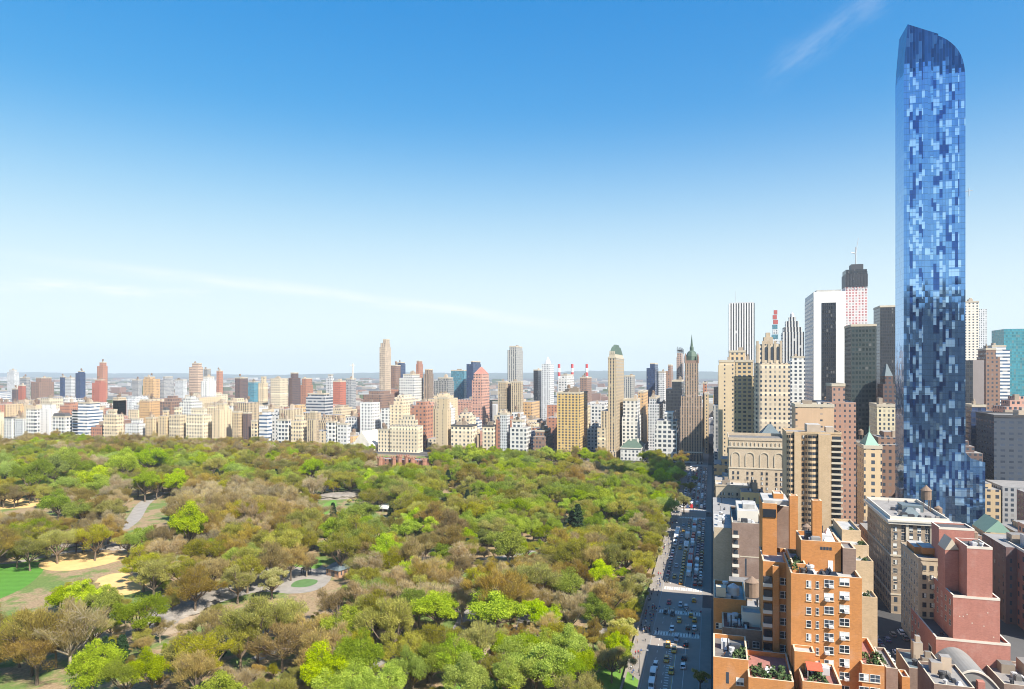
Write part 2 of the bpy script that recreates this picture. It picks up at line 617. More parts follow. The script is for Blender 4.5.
def flat(x0, x1, y0, y1, z=.013, m=0):
    mb.add([(x0, y0, z), (x1, y0, z), (x1, y1, z), (x0, y1, z)], [(0, 1, 2, 3)], m)


for xc in (272.5, 297.5, 330, 492, 520, 765):
    y = 4.6
    while y < 21.4:
        flat(xc - 1.7, xc + 1.7, y, y + .75)
        y += 1.05
    flat(xc - 2.3, xc - 2.0, 4.5, 21.6)
    flat(xc + 2.0, xc + 2.3, 4.5, 21.6)
x = 205.0
while x < 762:
    if not any(abs(x - c) < 6 for c in (272.5, 297.5, 330, 492, 520)) and not 297 < x < 330:
        for yl in (15.6, 18.8):
            flat(x, x + 2.2, yl - .07, yl + .07)
    x += 6
for a, b in [(200, 268), (334, 488), (524, 760)]:
    flat(a, b, 9.05, 9.17)
    flat(a, b, 12.25, 12.37)
    flat(a, b, 12.52, 12.64, m=1)
x = 205.0
while x < 266:           # the ladder of short bars along the cycle lane
    flat(x, x + .55, 13.6, 14.9)
    x += 2.0
struct('road_markings', mb, [M['paint'], M['yellow_paint']])

# the park's own ground
m, t, b = mat_base('park_ground')
tcn = t.node('ShaderNodeTexCoord')
P = tcn.outputs['Object']
n1 = t.noise(P, 0.022, 4, 0.6)
n2 = t.noise(P, 0.12, 5, 0.65)
n3 = t.noise(P, 0.9, 4, 0.7)
litter = t.ramp(n3, [(0.25, (0.15, 0.10, 0.05)), (0.5, (0.27, 0.19, 0.105)), (0.75, (0.39, 0.29, 0.17))])
grass = t.ramp(n3, [(0.3, (0.07, 0.12, 0.02)), (0.7, (0.15, 0.21, 0.045))])
g = t.sstep(t.math('ADD', t.math('MULTIPLY', n1, 0.6), t.math('MULTIPLY', n2, 0.4)), 0.46, 0.56)
t.put(b.inputs['Base Color'], t.mix(g, litter, grass))
b.inputs['Roughness'].default_value = 0.95
M['park_ground'] = m
mb = MB()
mb.box(-60, 764, 28, 1480, -.5, .17)
struct('park_ground', mb, M['park_ground'])


def mowed(name, c1, c2, stripe):
    m, t, b = mat_base(name)
    tcn = t.node('ShaderNodeTexCoord')
    P = t.sep(tcn.outputs['Object'])
    s = t.math('GREATER_THAN', t.math('FRACT', t.math('DIVIDE', t.math('ADD', P[0], t.math('MULTIPLY', P[1], .35)), stripe)), 0.5)
    n = t.noise(tcn.outputs['Object'], 0.35, 4, .6)
    c = t.mix(s, c1, c2)
    k = t.math('ADD', .75, t.math('MULTIPLY', n, .5))
    t.put(b.inputs['Base Color'], t.mix(1.0, c, t.comb(k, k, k), 'MULTIPLY'))
    b.inputs['Roughness'].default_value = .95
    return m


M['lawn'] = mowed('mown_lawn', (0.062, 0.19, 0.012), (0.072, 0.215, 0.016), 7.0)
M['grass'] = mowed('park_grass', (0.10, 0.22, 0.025), (0.12, 0.24, 0.03), 30.0)
M['sand'] = plain('infield_sand', (0.60, 0.40, 0.16), .95, .3, .16)
M['dirt'] = plain('bare_dirt', (0.33, 0.25, 0.165), .95, .5, .22)
M['path'] = plain('park_path', (0.27, 0.25, 0.225), .9, .4, .25)
M['play_green'] = plain('playground_green', (0.085, 0.17, 0.055), .9, .35, .3)


def patch(name, pts, mat, z=.2, n_sub=4, wob=.8, seed=0):
    """a flat area of ground whose outline was read off the photo and set down on the ground plane"""
    rnd = random.Random(seed)
    g = [Vector((*gp(px, py), 0)) for px, py in pts]
    out = []
    n = len(g)
    for i in range(n):
        p0, p1, p2, p3 = g[i - 1], g[i], g[(i + 1) % n], g[(i + 2) % n]
        for k in range(n_sub):
            s = k / n_sub
            q = 0.5 * ((2 * p1) + (p2 - p0) * s + (2 * p0 - 5 * p1 + 4 * p2 - p3) * s * s + (3 * p1 - p0 - 3 * p2 + p3) * s ** 3)
            out.append((q.x + rnd.uniform(-wob, wob), q.y + rnd.uniform(-wob, wob), z))
    m2 = MB()
    m2.add(out, [tuple(range(len(out)))])
    me = m2.mesh(name, [mat])
    bmx = bmesh.new()
    bmx.from_mesh(me)
    bmesh.ops.triangulate(bmx, faces=bmx.faces)
    bmesh.ops.recalc_face_normals(bmx, faces=bmx.faces)
    for f in bmx.faces:
        if f.normal.z < 0:
            f.normal_flip()
    bmx.to_mesh(me)
    bmx.free()
    o = link(name, me)
    o['kind'] = 'structure'
    return o


def strip(name, pts, width, mat, z=.19):
    g = [Vector((*gp(px, py), 0)) for px, py in pts]
    dense = []
    for i in range(len(g) - 1):
        p0, p1, p2, p3 = g[max(0, i - 1)], g[i], g[i + 1], g[min(len(g) - 1, i + 2)]
        for k in range(6):
            s = k / 6
            dense.append(0.5 * ((2 * p1) + (p2 - p0) * s + (2 * p0 - 5 * p1 + 4 * p2 - p3) * s * s + (3 * p1 - p0 - 3 * p2 + p3) * s ** 3))
    dense.append(g[-1])
    vs, fs = [], []
    for i, p in enumerate(dense):
        d = (dense[min(i + 1, len(dense) - 1)] - dense[max(i - 1, 0)]).normalized()
        nrm = Vector((-d.y, d.x, 0)) * (width / 2)
        vs += [(p.x - nrm.x, p.y - nrm.y, z), (p.x + nrm.x, p.y + nrm.y, z)]
        if i:
            fs.append((2 * i - 2, 2 * i, 2 * i + 1, 2 * i - 1))
    m2 = MB()
    m2.add(vs, fs)
    me = m2.mesh(name, [mat])
    bmx = bmesh.new()
    bmx.from_mesh(me)
    for f in bmx.faces:
        if f.normal.z < 0:
            f.normal_flip()
    bmx.to_mesh(me)
    bmx.free()
    o = link(name, me)
    o['kind'] = 'structure'
    return o


patch('lawn', [(-40, 572), (15, 563.5), (44, 563.5), (38, 577), (12, 594), (-40, 608)], M['lawn'], .20, 4, .2, 1)
patch('sand_infield', [(38, 566), (52, 558), (92, 553), (132, 555), (112, 563), (80, 570), (52, 571)], M['sand'], .215, 4, .3, 2)
patch('sand_infield', [(94, 585), (102, 577), (122, 573), (140, 578), (146, 588), (122, 596), (100, 594)], M['sand'], .215, 4, .3, 3)
patch('sand_infield', [(-30, 505), (0, 500), (45, 497), (50, 505), (10, 509), (-30, 511)], M['sand'], .215, 4, .3, 4)
patch('dirt_ground', [(142, 607), (160, 600), (196, 594), (214, 588), (222, 594), (210, 604), (198, 618), (182, 630), (160, 636), (144, 626)], M['dirt'], .195, 3, .6, 5)
patch('paved_ground', [(183, 597), (215, 588), (240, 573), (262, 563), (300, 560), (330, 571), (326, 586), (300, 594), (262, 592), (235, 598), (205, 606)], M['path'], .212, 3, .4, 6)
patch('play_surface', [(291, 587), (295, 582), (305, 579.5), (317, 580.5), (315, 584.5), (305, 587.5)], M['play_green'], .23, 3, .1, 7)
patch('grass_lawn', [(266, 562), (280, 556), (312, 556), (322, 562), (317, 569), (296, 567), (276, 566)], M['grass'], .225, 3, .3, 8)
patch('grass_lawn', [(248, 640), (270, 637), (292, 639), (282, 646), (258, 650), (244, 646)], M['grass'], .205, 3, .4, 9)
patch('grass_lawn', [(440, 690), (462, 680), (500, 676), (520, 682), (505, 700), (450, 705)], M['grass'], .205, 3, .4, 10)
patch('grass_lawn', [(590, 680), (612, 668), (634, 676), (636, 692), (600, 700)], M['grass'], .205, 3, .4, 11)
patch('dirt_ground', [(478, 652), (500, 645), (526, 642), (536, 647), (515, 653), (492, 657)], M['dirt'], .195, 3, .5, 12)
patch('grass_lawn', [(318, 512), (326, 503), (335, 500), (336, 507), (326, 515)], M['grass'], .205, 3, .4, 13)
patch('grass_lawn', [(395, 517), (420, 508), (450, 506), (455, 512), (420, 520)], M['grass'], .205, 3, .4, 14)
strip('path', [(120, 530), (133, 520), (142, 506), (152, 498), (166, 492)], 9, M['path'])
strip('path', [(-10, 566), (30, 560), (62, 553), (110, 549), (145, 551)], 5, M['path'])
strip('path', [(240, 637), (262, 633), (292, 631), (300, 625)], 4, M['path'], .208)
strip('path', [(255, 660), (285, 645), (330, 622), (352, 612), (380, 598)], 4.5, M['path'], .209)
strip('path', [(318, 700), (345, 680), (376, 664), (392, 655), (420, 640)], 5, M['path'], .21)
strip('path', [(355, 700), (385, 680), (430, 656), (452, 642), (462, 628), (470, 610)], 7, M['path'], .211)
strip('path', [(520, 640), (523, 625), (527, 608), (534, 595), (545, 580)], 5, M['path'], .212)
strip('path', [(480, 560), (510, 556), (545, 549), (585, 545), (620, 530)], 4, M['path'], .213)
strip('path', [(540, 640), (580, 634), (630, 628), (648, 622)], 5, M['path'], .214)
strip('path', [(430, 545), (460, 548), (470, 540), (462, 530)], 6, M['path'], .215)
strip('path', [(500, 475), (540, 476), (580, 477), (640, 478)], 8, M['path'], .216)
strip('path', [(395, 500), (440, 498), (470, 499), (500, 505)], 5, M['path'], .217)
strip('path', [(620, 545), (634, 533), (648, 522), (668, 514)], 6, M['path'], .218)

# river and the low land and hills beyond
mb = MB()
mb.add([(1620, -4000, .02), (1800, -4000, .02), (1950, 4000, .02), (1760, 4000, .02)], [(0, 1, 2, 3)])
struct('river', mb, M['water'])
rnd = random.Random(5)
nx, ny = 14, 160
vs, fs = [], []
for i in range(nx + 1):
    for j in range(ny + 1):
        xx = 9000 + i * 260
        yy = -13200 + j * 165
        s = math.sin(math.pi * i / nx)
        h = 62 + 26 * math.sin(yy / 2300.0 + 1.0) + 14 * math.sin(yy / 700.0) + 8 * math.sin(yy / 260 + i) + 6 * math.sin(yy / 97.0 + i * 2)
        vs.append((xx, yy, -2 + s * max(12, h)))
for i in range(nx):
    for j in range(ny):
        a = i * (ny + 1) + j
        fs.append((a, a + ny + 1, a + ny + 2, a + 1))
mb = MB()
mb.add(vs, fs)
o = struct('hills', mb, M['hill'])
for p in o.data.polygons:
    p.use_smooth = True

# low stone wall along the park
mb = MB()
mb.box(-60, 762, 27.0, 27.5, .14, 1.25)
mb.box(-60, 762, 26.93, 27.57, 1.253, 1.42)
tag(mb.build('park_wall', M['rock']), 'low grey stone wall between the park trees and the street pavement', 'wall')

# ------------------------------------------------------------------ buildings
RECTS = []          # (px0, px1, top, bottom, X, footprint) of every placed landmark, to keep the filler from hiding one
FOOT = []
ANCH = []           # (short noun, px, py) for labels
A_FIRST = len(ANCH)


EQ = {}


def eq_meshes():
    if EQ:
        return EQ
    def keep(nm, q, mts):
        EQ.setdefault(nm, [])
        for m_ in mts:
            EQ[nm].append(q.mesh(nm, [m_]))
    q = MB()
    q.box(-.8, .8, -.6, .6, -.02, 1.1)
    q.box(-.6, .6, -.4, .4, 1.1, 1.2)
    keep('cooling_unit', q, (M['steel_light'], M['steel_dark'], M['roof_grey']))
    q = MB()
    q.lathe([(.45, 0), (.45, .9), (.6, .95), (.6, 1.3)], 8)
    keep('roof_fan', q, (M['steel_light'], M['roof_dark']))
    q = MB()
    q.tube((0, 0, 0), (0, 0, 2.2), .12, .12, 6)
    keep('vent_pipe', q, (M['steel_dark'],))
    q = MB()
    q.box(-2.0, 2.0, -.25, .25, .25, .7)
    q.box(-1.9, -1.7, -.2, .2, 0, .25)
    q.box(1.7, 1.9, -.2, .2, 0, .25)
    keep('duct', q, (M['steel_light'], M['roof_dark']))
    q = MB()
    q.frustum(-.9, .9, -.7, .7, 0, .8, .4)
    keep('skylight', q, (M['glass_dark'], M['steel_light']))
    return EQ


def equipment(parent, x0, x1, y0, y1, z, seed, n=None):
    """condensers, fans, pipes, ducts and skylights strewn over a roof, each a part of its own"""
    rnd = random.Random(seed)
    ms = eq_meshes()
    for k in range(n or 3):
        nm = rnd.choice(('cooling_unit', 'cooling_unit', 'roof_fan', 'vent_pipe', 'duct', 'skylight'))
        r = 2.1 if nm == 'duct' else .9
        if x1 - x0 < 2 * r or y1 - y0 < 2 * r:
            continue
        o = link(nm, rnd.choice(ms[nm]), parent, (rnd.uniform(x0 + r, x1 - r), rnd.uniform(y0 + r, y1 - r), z), rnd.choice((0, math.pi / 2)) if nm != 'duct' else 0)
        o.scale = [rnd.uniform(.7, 1.5)] * 3 if nm != 'duct' else (1, 1, 1)


def clutter(parent, x0, x1, y0, y1, z, seed, tank=True, n=2, mat=None):
    """bulkheads, vents and a water tank on a flat roof; coordinates local to the parent"""
    rnd = random.Random(seed)
    dx, dy = x1 - x0, y1 - y0
    if dx < 6 or dy < 6:
        return
    if parent.location.x < 520:
        equipment(parent, x0, x1, y0, y1, z, seed + 1, 9)
    for k in range(n):
        wx, wy = dx * rnd.uniform(.18, .36), dy * rnd.uniform(.18, .4)
        ax, ay = x0 + .6 + rnd.random() * (dx - wx - 1.2), y0 + .6 + rnd.random() * (dy - wy - 1.2)
        q = MB()
        hh = rnd.uniform(2.6, 5.5)
        q.box(ax, ax + wx, ay, ay + wy, z, z + hh, 0, 1)
        if rnd.random() < .5:
            q.box(ax + wx * .2, ax + wx * .7, ay + wy * .2, ay + wy * .7, z + hh, z + hh + 1.6, 0, 1)
        q.build('bulkhead', [mat or M['bulkhead'], M['roof_grey']], parent)
    if tank:
        cx, cy = x0 + dx * rnd.uniform(.25, .75), y0 + dy * rnd.uniform(.25, .75)
        q = MB()
        for a in (-1, 1):
            for c in (-1, 1):
                q.tube((cx + a * 1.2, cy + c * 1.2, z), (cx + a * 1.2, cy + c * 1.2, z + 4.2), .14, .14, 4)
        q.lathe([(1.9, z + 4.2), (1.9, z + 7.8), (2.05, z + 7.8), (0.1, z + 9.2)], 10, 0, (cx, cy))
        q.build('water_tank', M['tank_wood'], parent)


def span(X, a, b, c):
    """footprint of a block whose front stands at X: front between two pixel columns, flank out to the third"""
    if c < 712 or a < 712 and b < 706:      # north of the line of sight: front a..b, south flank b..c
        y1, y0 = yat(a, X), yat(b, X)
        D = y0 / ratio(c) - X
    else:                                    # south of it: north flank a..b, front b..c
        y1, y0 = yat(b, X), yat(c, X)
        D = y1 / ratio(a) - X if a < b else 24
    return y0, y1, max(8.0, min(D, 75.0))


def block(name, label, cat, X, abc, top, mat, tiers=(), bot=None, D=None, parapet=True, clut=1, tank=False, group=None, roofmat=None, noun=None):
    """a tower given by its front plane X, its pixel columns, its roof line; tiers = [(inset x, a, c, top)] stand on it"""
    a, b, c = abc
    y0, y1, d = span(X, a, b, c)
    D = D or d
    h = hat(top, X, y1 if a >= 706 else y0)
    base = (X, y0, 0)
    q = MB()
    wy = y1 - y0
    q.box(0, D, 0, wy, -.3, h)
    zt, rect = h, (0, D, 0, wy)
    for k, (ins, ta, tcx, tp) in enumerate(tiers):
        Xt = X + ins
        ty0, ty1 = max(.6 + .2 * k, yat(tcx, Xt) - y0), min(wy - .6 - .2 * k, yat(ta, Xt) - y0)
        if ty1 - ty0 < 3:
            continue
        th = hat(tp, Xt, ty0 + y0)
        dd = max(6, D - ins * 2)
        q.box(ins, ins + dd, ty0, ty1, zt - 1.0 - .013 * k, th)
        zt, rect = th, (ins, ins + dd, ty0, ty1)
    o = q.build(name, [mat], None, base)
    tag(o, label, cat, group)
    x0, x1, ya, yb = rect
    if parapet:
        p = MB()
        e = .35
        p.box(x0 - .25, x1 + .25, ya - .25, ya + e, zt - .9, zt + 1.0)
        p.box(x0 - .25, x1 + .25, yb - e, yb + .25, zt - .9, zt + 1.0)
        p.box(x0 - .25, x0 + e, ya + e, yb - e, zt - .9, zt + 1.0)
        p.box(x1 - e, x1 + .25, ya + e, yb - e, zt - .9, zt + 1.0)
        p.build('parapet', roofmat or M['limestone'], o)
    if clut:
        clutter(o, x0 + 1, x1 - 1, ya + 1, yb - 1, zt, hash(name + label) % 7919 if False else int(abs(X * 13 + top * 7 + a * 3)), tank, clut)
    FOOT.append((X - 1, X + D + 1, y0 - 1, y1 + 1))
    tp = min([top] + [tt[3] for tt in tiers])
    RECTS.append((min(abc), max(abc), tp, bot or 440, X))
    ANCH.append((noun, (a + c) / 2, (tp + (bot or 440)) / 2))
    return o, (x0, x1, ya, yb, zt), (y0, y1, D, h)


# facades
CREAM = facade((0.60, 0.49, 0.33), cw=4.4, fh=4.4, wf=.42, hf=.5, courses=5)
CREAM2 = facade((0.62, 0.53, 0.38), cw=4.9, fh=4.6, wf=.42, hf=.52, courses=6)
TAN = facade((0.54, 0.41, 0.25), cw=4.4, fh=4.2, wf=.44, hf=.54)
TANPLAIN = facade((0.55, 0.44, 0.29), cw=6.5, fh=3.4, wf=.18, hf=.45)
YELLOW = facade((0.62, 0.43, 0.17), cw=4.2, fh=3.5, wf=.62, hf=.6, blind=.12)
WHITE = facade((0.62, 0.61, 0.58), cw=4.6, fh=4.3, wf=.45, hf=.5)
WHITEGRID = facade((0.62, 0.61, 0.57), cw=4.8, fh=4.6, wf=.58, hf=.58)
WHITEPLAIN = facade((0.72, 0.71, 0.69), cw=9, fh=3.4, wf=.16, hf=.4)
WHITEBAND = facade((0.62, 0.61, 0.59), (0.05, 0.08, 0.13), cw=4, fh=4.4, hf=.45, band=True)
GREYBAND = facade((0.45, 0.45, 0.45), (0.05, 0.06, 0.08), cw=4, fh=4.8, hf=.55, band=True)
BRICK = facade((0.40, 0.19, 0.12), cw=4.3, fh=4.2, wf=.40, hf=.48)
REDBRICK = facade((0.40, 0.135, 0.09), cw=4.3, fh=4.2, wf=.34, hf=.45)
PINK = facade((0.50, 0.28, 0.21), cw=4.3, fh=4.2, wf=.5, hf=.5, courses=3)
BROWN = facade((0.24, 0.15, 0.11), cw=4.3, fh=4.2, wf=.45, hf=.5)
DKBROWN = facade((0.13, 0.085, 0.075), cw=3.4, fh=3.2, wf=.5, hf=.5, blind=.08)
ORANGE = facade((0.56, 0.36, 0.18), cw=4.3, fh=4.2, wf=.42, hf=.5)
GREY = facade((0.36, 0.36, 0.36), cw=3.0, fh=3.3, wf=.55, hf=.6)
PALEGREY = facade((0.56, 0.57, 0.57), cw=3.0, fh=3.3, wf=.5, hf=.55)
NAVY = facade((0.03, 0.045, 0.09), (0.02, 0.035, 0.08), cw=2.4, fh=3.6, wf=.75, hf=.7, blind=.05, rough=.4)
BLACKG = facade((0.03, 0.032, 0.036), (0.018, 0.022, 0.03), cw=1.8, fh=3.6, wf=.7, hf=.7, blind=.06, rough=.35)
TEAL = facade((0.10, 0.20, 0.24), (0.05, 0.15, 0.20), cw=2.4, fh=3.6, wf=.8, hf=.7, blind=.05, rough=.4)
TEAL2 = facade((0.06, 0.24, 0.27), (0.03, 0.15, 0.19), cw=2.4, fh=3.8, wf=.8, hf=.7, blind=.15, rough=.4)
DKGREEN = facade((0.05, 0.062, 0.06), (0.02, 0.03, 0.032), cw=2.6, fh=3.8, wf=.7, hf=.55, blind=.12, rough=.4)
PIERS_W = facade((0.66, 0.65, 0.62), (0.025, 0.03, 0.04), cw=3.6, fh=3.8, wf=.5, hf=.7, vert=(0.03, 0.03, 0.035), blind=.04)
PIERS_T = facade((0.52, 0.42, 0.28), (0.035, 0.04, 0.05), cw=3.0, fh=3.4, wf=.42, hf=.6, vert=(0.26, 0.19, 0.12), blind=.1)
PIERS_B = facade((0.34, 0.25, 0.18), (0.04, 0.045, 0.05), cw=3.0, fh=3.3, wf=.5, hf=.55, vert=(0.15, 0.11, 0.09), blind=.1)
PIERS_G = facade((0.42, 0.41, 0.38), (0.05, 0.06, 0.07), cw=3.4, fh=3.3, wf=.55, hf=.55, vert=(0.18, 0.18, 0.18), blind=.1)

FR = 'buildings fronting the park along the far avenue'
# ---- first row facing the park, from the left edge of the photo to the corner plaza
front = [
    # name, label, a, b, c, top, material, tiers, dX
    ('apartment_house', 'cream slab at the far left picture edge above the trees', -14, -2, 4, 413, CREAM2, (), 0),
    ('apartment_house', 'leftmost white house with dark cornice above the treetops', 4, 12, 15, 418, WHITEGRID, (), 2),
    ('apartment_house', 'pale grey house beside the leftmost white corniced house', 15, 23, 26, 418.5, PALEGREY, (), 0),
    ('apartment_house', 'narrow white gridded house left of the white stepped slab', 26, 35, 38, 409, WHITEGRID, (), 1),
    ('apartment_tower', 'broad blank white stepped block at left above the park', 38, 49, 60, 409, WHITEPLAIN, ((6, 40, 55, 404),), 24),
    ('apartment_house', 'white gridded house with dark mansard, between two white blocks', 52, 65, 72, 417, WHITEGRID, (), 0),
    ('apartment_tower', 'bright white block with blue glass bands at its left', 72, 87, 103, 411, WHITEBAND, ((5, 78, 97, 403),), 2),
    ('apartment_house', 'low cream house right of the white block with blue bands', 103, 116, 124, 415, CREAM, ((8, 106, 114, 410),), 3),
    ('apartment_house', 'low white house with dark window strip near the tan trio', 125, 138, 146, 424, WHITE, ((10, 128, 140, 419),), 0),
    ('apartment_house', 'narrow tan house at left end of the tan trio', 145.5, 153, 158, 418, TAN, (), 0),
    ('apartment_house', 'tan house with dark brown mansard in the tan trio', 158, 166, 169, 416, TAN, ((8, 159, 166, 411),), 1),
    ('apartment_house', 'tan house with roof towers at right end of tan trio', 169, 180, 186, 415, CREAM, ((9, 171, 179, 408),), 0),
    ('apartment_house', 'broad tan apartment house crowned with dark machine rooms', 186, 203, 213, 415, CREAM2, ((9, 189, 204, 409),), 0),
    ('apartment_house', 'plain cream slab with blank wide flank', 212, 220, 232, 410, TANPLAIN, ((8, 213, 224, 404),), 0),
    ('apartment_house', 'cream house whose windows stand in three files', 232, 238.5, 243, 412, TAN, (), 0),
    ('apartment_house', 'dark narrow house wedged between two cream houses', 243, 248, 251, 413, DKBROWN, (), 5),
    ('apartment_house', 'slim cream house right of the dark narrow house', 251, 256, 259, 421, CREAM, (), 1),
    ('apartment_house', 'bluish white house with banded windows', 259, 267, 272, 415, WHITEBAND, ((6, 261, 268, 411),), 3),
    ('apartment_house', 'white house with blue window grid and bright cornice', 277, 287, 291, 420, WHITEGRID, (), 0),
    ('apartment_house', 'cream house next to the white one with bright cornice', 291, 301, 307, 421, CREAM, ((8, 293, 302, 416),), 0),
    ('apartment_house', 'brown and cream house with a stepped roof tower', 307, 314, 319, 420, PIERS_T, ((6, 308, 315, 412),), 1),
    ('apartment_house', 'white gridded house left of the arched white temple', 327, 334, 337, 422, WHITEGRID, (), 0),
    ('apartment_house', 'plain white house touching the arched white temple', 337, 347, 350, 424, WHITE, (), 3),
    ('apartment_block', 'long pale house with many windows, right of the arched temple', 378, 389, 390, 430, CREAM2, (), 0),
    ('apartment_block', 'long limestone house with stepped top, left of plain tan tower', 390, 418, 423, 426, CREAM2, ((6, 398, 416, 420), (9, 403, 413, 416)), 0),
    ('apartment_tower', 'plain tan tower with few windows rising over the park edge', 436, 447, 451, 410, TANPLAIN, ((3, 437, 449, 398),), 0),
    ('apartment_house', 'broad pale house with dark cornice, right of plain tan tower', 451, 472, 477, 426, CREAM2, (), 0),
    ('apartment_house', 'narrow pale house with dark cornice beside the dark gap', 482.5, 493, 496, 426, CREAM2, (), 0),
    ('apartment_house', 'stepped pale house with a taller plain left shaft', 500, 507, 510, 414, PALEGREY, (), 3),
    ('apartment_house', 'white gridded house joined to the stepped pale shaft', 510, 526, 531, 428, WHITEGRID, ((6, 511, 522, 421),), 0),
    ('row_house', 'low brown house in the gap left of the yellow tower', 533, 545, 553, 437, BROWN, ((6, 535, 545, 431),), 6),
]
for k, (nm, lb, a, b, c, tp, mt, tr, dx) in enumerate(front):
    o, (x0, x1, ya, yb, zt), (y0, y1, D, h) = block(nm, lb, 'building', FIFTH + dx, (a, b, c), tp, mt, tr, 447, None, True, 2, k % 3 != 1, FR,
                                                    M['roof_dark'] if 'dark' in lb and 'cornice' in lb else None, lb)
    if 'mansard' in lb:
        q = MB()
        q.frustum(x0 + .1, x1 - .1, ya + .1, yb - .1, zt, zt + 5, .8)
        q.build('mansard_roof', M['roof_dark'], o)
    if 'blue glass bands' in lb:
        q = MB()
        for i in range(10):
            q.box(-.25, .0, (y1 - y0) * .62, (y1 - y0) * .96, 6 + i * 4.0, 8.2 + i * 4.0)
        q.build('window_band', M['glass_dark'], o)

# ---- arched white temple
X = FIFTH
y1, y0 = yat(348, X), yat(374, X)
hb = hat(443, X, y0)
hp = hat(432, X, y0)
q = MB()
wy = y1 - y0
cy = wy * .48
q.yz_prism([(0, -.3), (wy, -.3), (wy, hb - 3), (cy + 9.5, hb + 1.0), (cy, hp), (cy - 9.5, hb + 1.0), (0, hb - 3)], 0, 42)
q.box(-.8, 0, cy - 11.5, cy - 9.5, -.3, hb + .5)
q.box(-.8, 0, cy + 9.5, cy + 11.5, -.3, hb + .5)
o = q.build('temple', M['stone_white'], None, (X, y0, 0))
tag(o, 'pale stone temple with a gabled front and one great arched window', 'temple')
q = MB()
zc = hb - 7
pts = [(cy - 5, 4), (cy + 5, 4)] + [(cy + 5 * math.cos(i * math.pi / 14), zc + 5 * math.sin(i * math.pi / 14)) for i in range(15)]
q.yz_prism(pts, -.12, -.02)
q.build('arched_window', M['glass_dark'], o)
q = MB()
for i in range(14):
    a0, a1 = i * math.pi / 14, (i + 1) * math.pi / 14
    q.yz_prism([(cy + 5 * math.cos(a0), zc + 5 * math.sin(a0)), (cy + 6.4 * math.cos(a0), zc + 6.4 * math.sin(a0)),
                (cy + 6.4 * math.cos(a1), zc + 6.4 * math.sin(a1)), (cy + 5 * math.cos(a1), zc + 5 * math.sin(a1))], -.5, -.01)
q.build('arch_moulding', M['limestone'], o)
q = MB()
q.box(0.3, 40, wy * .12, wy * .88, hb - 4.2, hb - 3.4)
q.build('roof', M['copper'], o)
FOOT.append((X, X + 42, y0, y1))
RECTS.append((348, 378, 431, 447, X))
ANCH.append(('arched white temple', 362, 440))

# ---- corner group at the plaza end of the park
o, rc, (y0, y1, D, h) = block('apartment_tower', 'yellow brick tower with seven files of dark windows facing the park', 'building', FIFTH, (557, 580, 587.5), 393, YELLOW, (), 452, None, True, 2, True, FR, M['limestone'])
# green roofed hotel tower
X = FIFTH
o, rc, (y0, y1, D, h) = block('hotel_tower', 'slender cream hotel tower topped with a green copper mansard', 'building', X + 4, (608, 616, 624.5), 357.5, PIERS_T, (), 440, None, True, 0, False)
wy = y1 - y0
q = MB()
q.frustum(1.2, D - 1.2, 1.2, wy - 1.2, h, h + 4, 1.0, 1)
q.frustum(1.2, D - 1.2, 1.2, wy - 1.2, h + 4, h + 13, .62)
q.frustum(D * .3, D * .7, wy * .3, wy * .7, h + 13, h + 15.5, .8)
q.build('mansard_roof', [M['copper'], M['limestone']], o)
for i in range(3):
    q = MB()
    yy = wy * (.25 + .25 * i)
    q.box(.9, 2.6, yy - .8, yy + .8, h + 4, h + 7.4)
    q.build('dormer', M['limestone'], o)
q = MB()
w2 = yat(600.5, X) - yat(607, X)
q.box(-3.9, D - 2, wy + .01, wy + .01 + w2, -.3, hat(411, X, yat(600.5, X)))
q.box(-3.95, -.02, -.6, wy, -.3, hat(452, X, y0))
q.build('wing', [PIERS_T], o)
q = MB()
q.box(-4.2, D - 4, wy + w2 * .2 + .5, wy + w2 + 4, -.3, hat(428, X, y1))
q.build('wing', [CREAM], o)
# stepped white tower to its right
o, rc, _ = block('office_tower', 'white gridded tower stepping down to the right of the green topped hotel', 'building', X + 34, (622, 637, 641), 417, WHITEGRID, ((4, 623, 637.5, 400), ), 452, None, True, 1, False)
o, rc, (y0, y1, D, h) = block('mansion', 'small white mansion with green hipped roof among trees', 'building', X - 2, (620.5, 641, 645), 449, WHITEGRID, (), 460, None, False, 0, False)
q = MB()
q.frustum(-.8, D + .8, -.8, y1 - y0 + .8, h, h + 1, 1.0, 1)
q.frustum(-.4, D + .4, -.4, y1 - y0 + .4, h + 1, h + 7.5, .45)
q.box(D * .3, D * .3 + 2, 4, 6, h + 3, h + 10, 1)
q.box(D * .3, D * .3 + 2, 12, 14, h + 3, h + 10, 1)
q.build('hipped_roof', [M['copper'], M['stone_white']], o)
o, rc, _ = block('office_block', 'white gridded office block left of the spired brown hotel', 'building', X, (655, 677, 679.6), 430, WHITEGRID, ((3, 656, 677, 421), (8, 664.5, 673, 413)), 466, 40, True, 0, False, None, M['white_paint'])
# spired hotel
o, rc, (y0, y1, D, h) = block('hotel_tower', 'brown brick hotel tower with a green spire beside the wide street', 'building', X - 4, (679.8, 702.5, 705), 407, PIERS_B, ((1.5, 681, 701.5, 396), (4, 684.8, 698, 363)), 468, 34, False, 0, False)
x0, x1, ya, yb, zt = rc
q = MB()
cx, cy = (x0 + x1) / 2, (ya + yb) / 2
s = (yb - ya) / 2
q.box(cx - s, cx + s, cy - s, cy + s, zt, zt + 3, 1)
q.lathe([(s * .98, zt + 3), (s * .9, zt + 8), (s * .6, zt + 12.5), (s * .3, zt + 14), (s * .3, zt + 17.5), (s * .2, zt + 19), (.5, zt + 28), (.05, zt + 32)], 8, 0, (cx, cy))
for a in (-1, 1):
    for b_ in (-1, 1):
        q.lathe([(1.2, zt), (1.2, zt + 7), (.1, zt + 11)], 6, 1, (cx + a * s * .95, cy + b_ * s * .95))
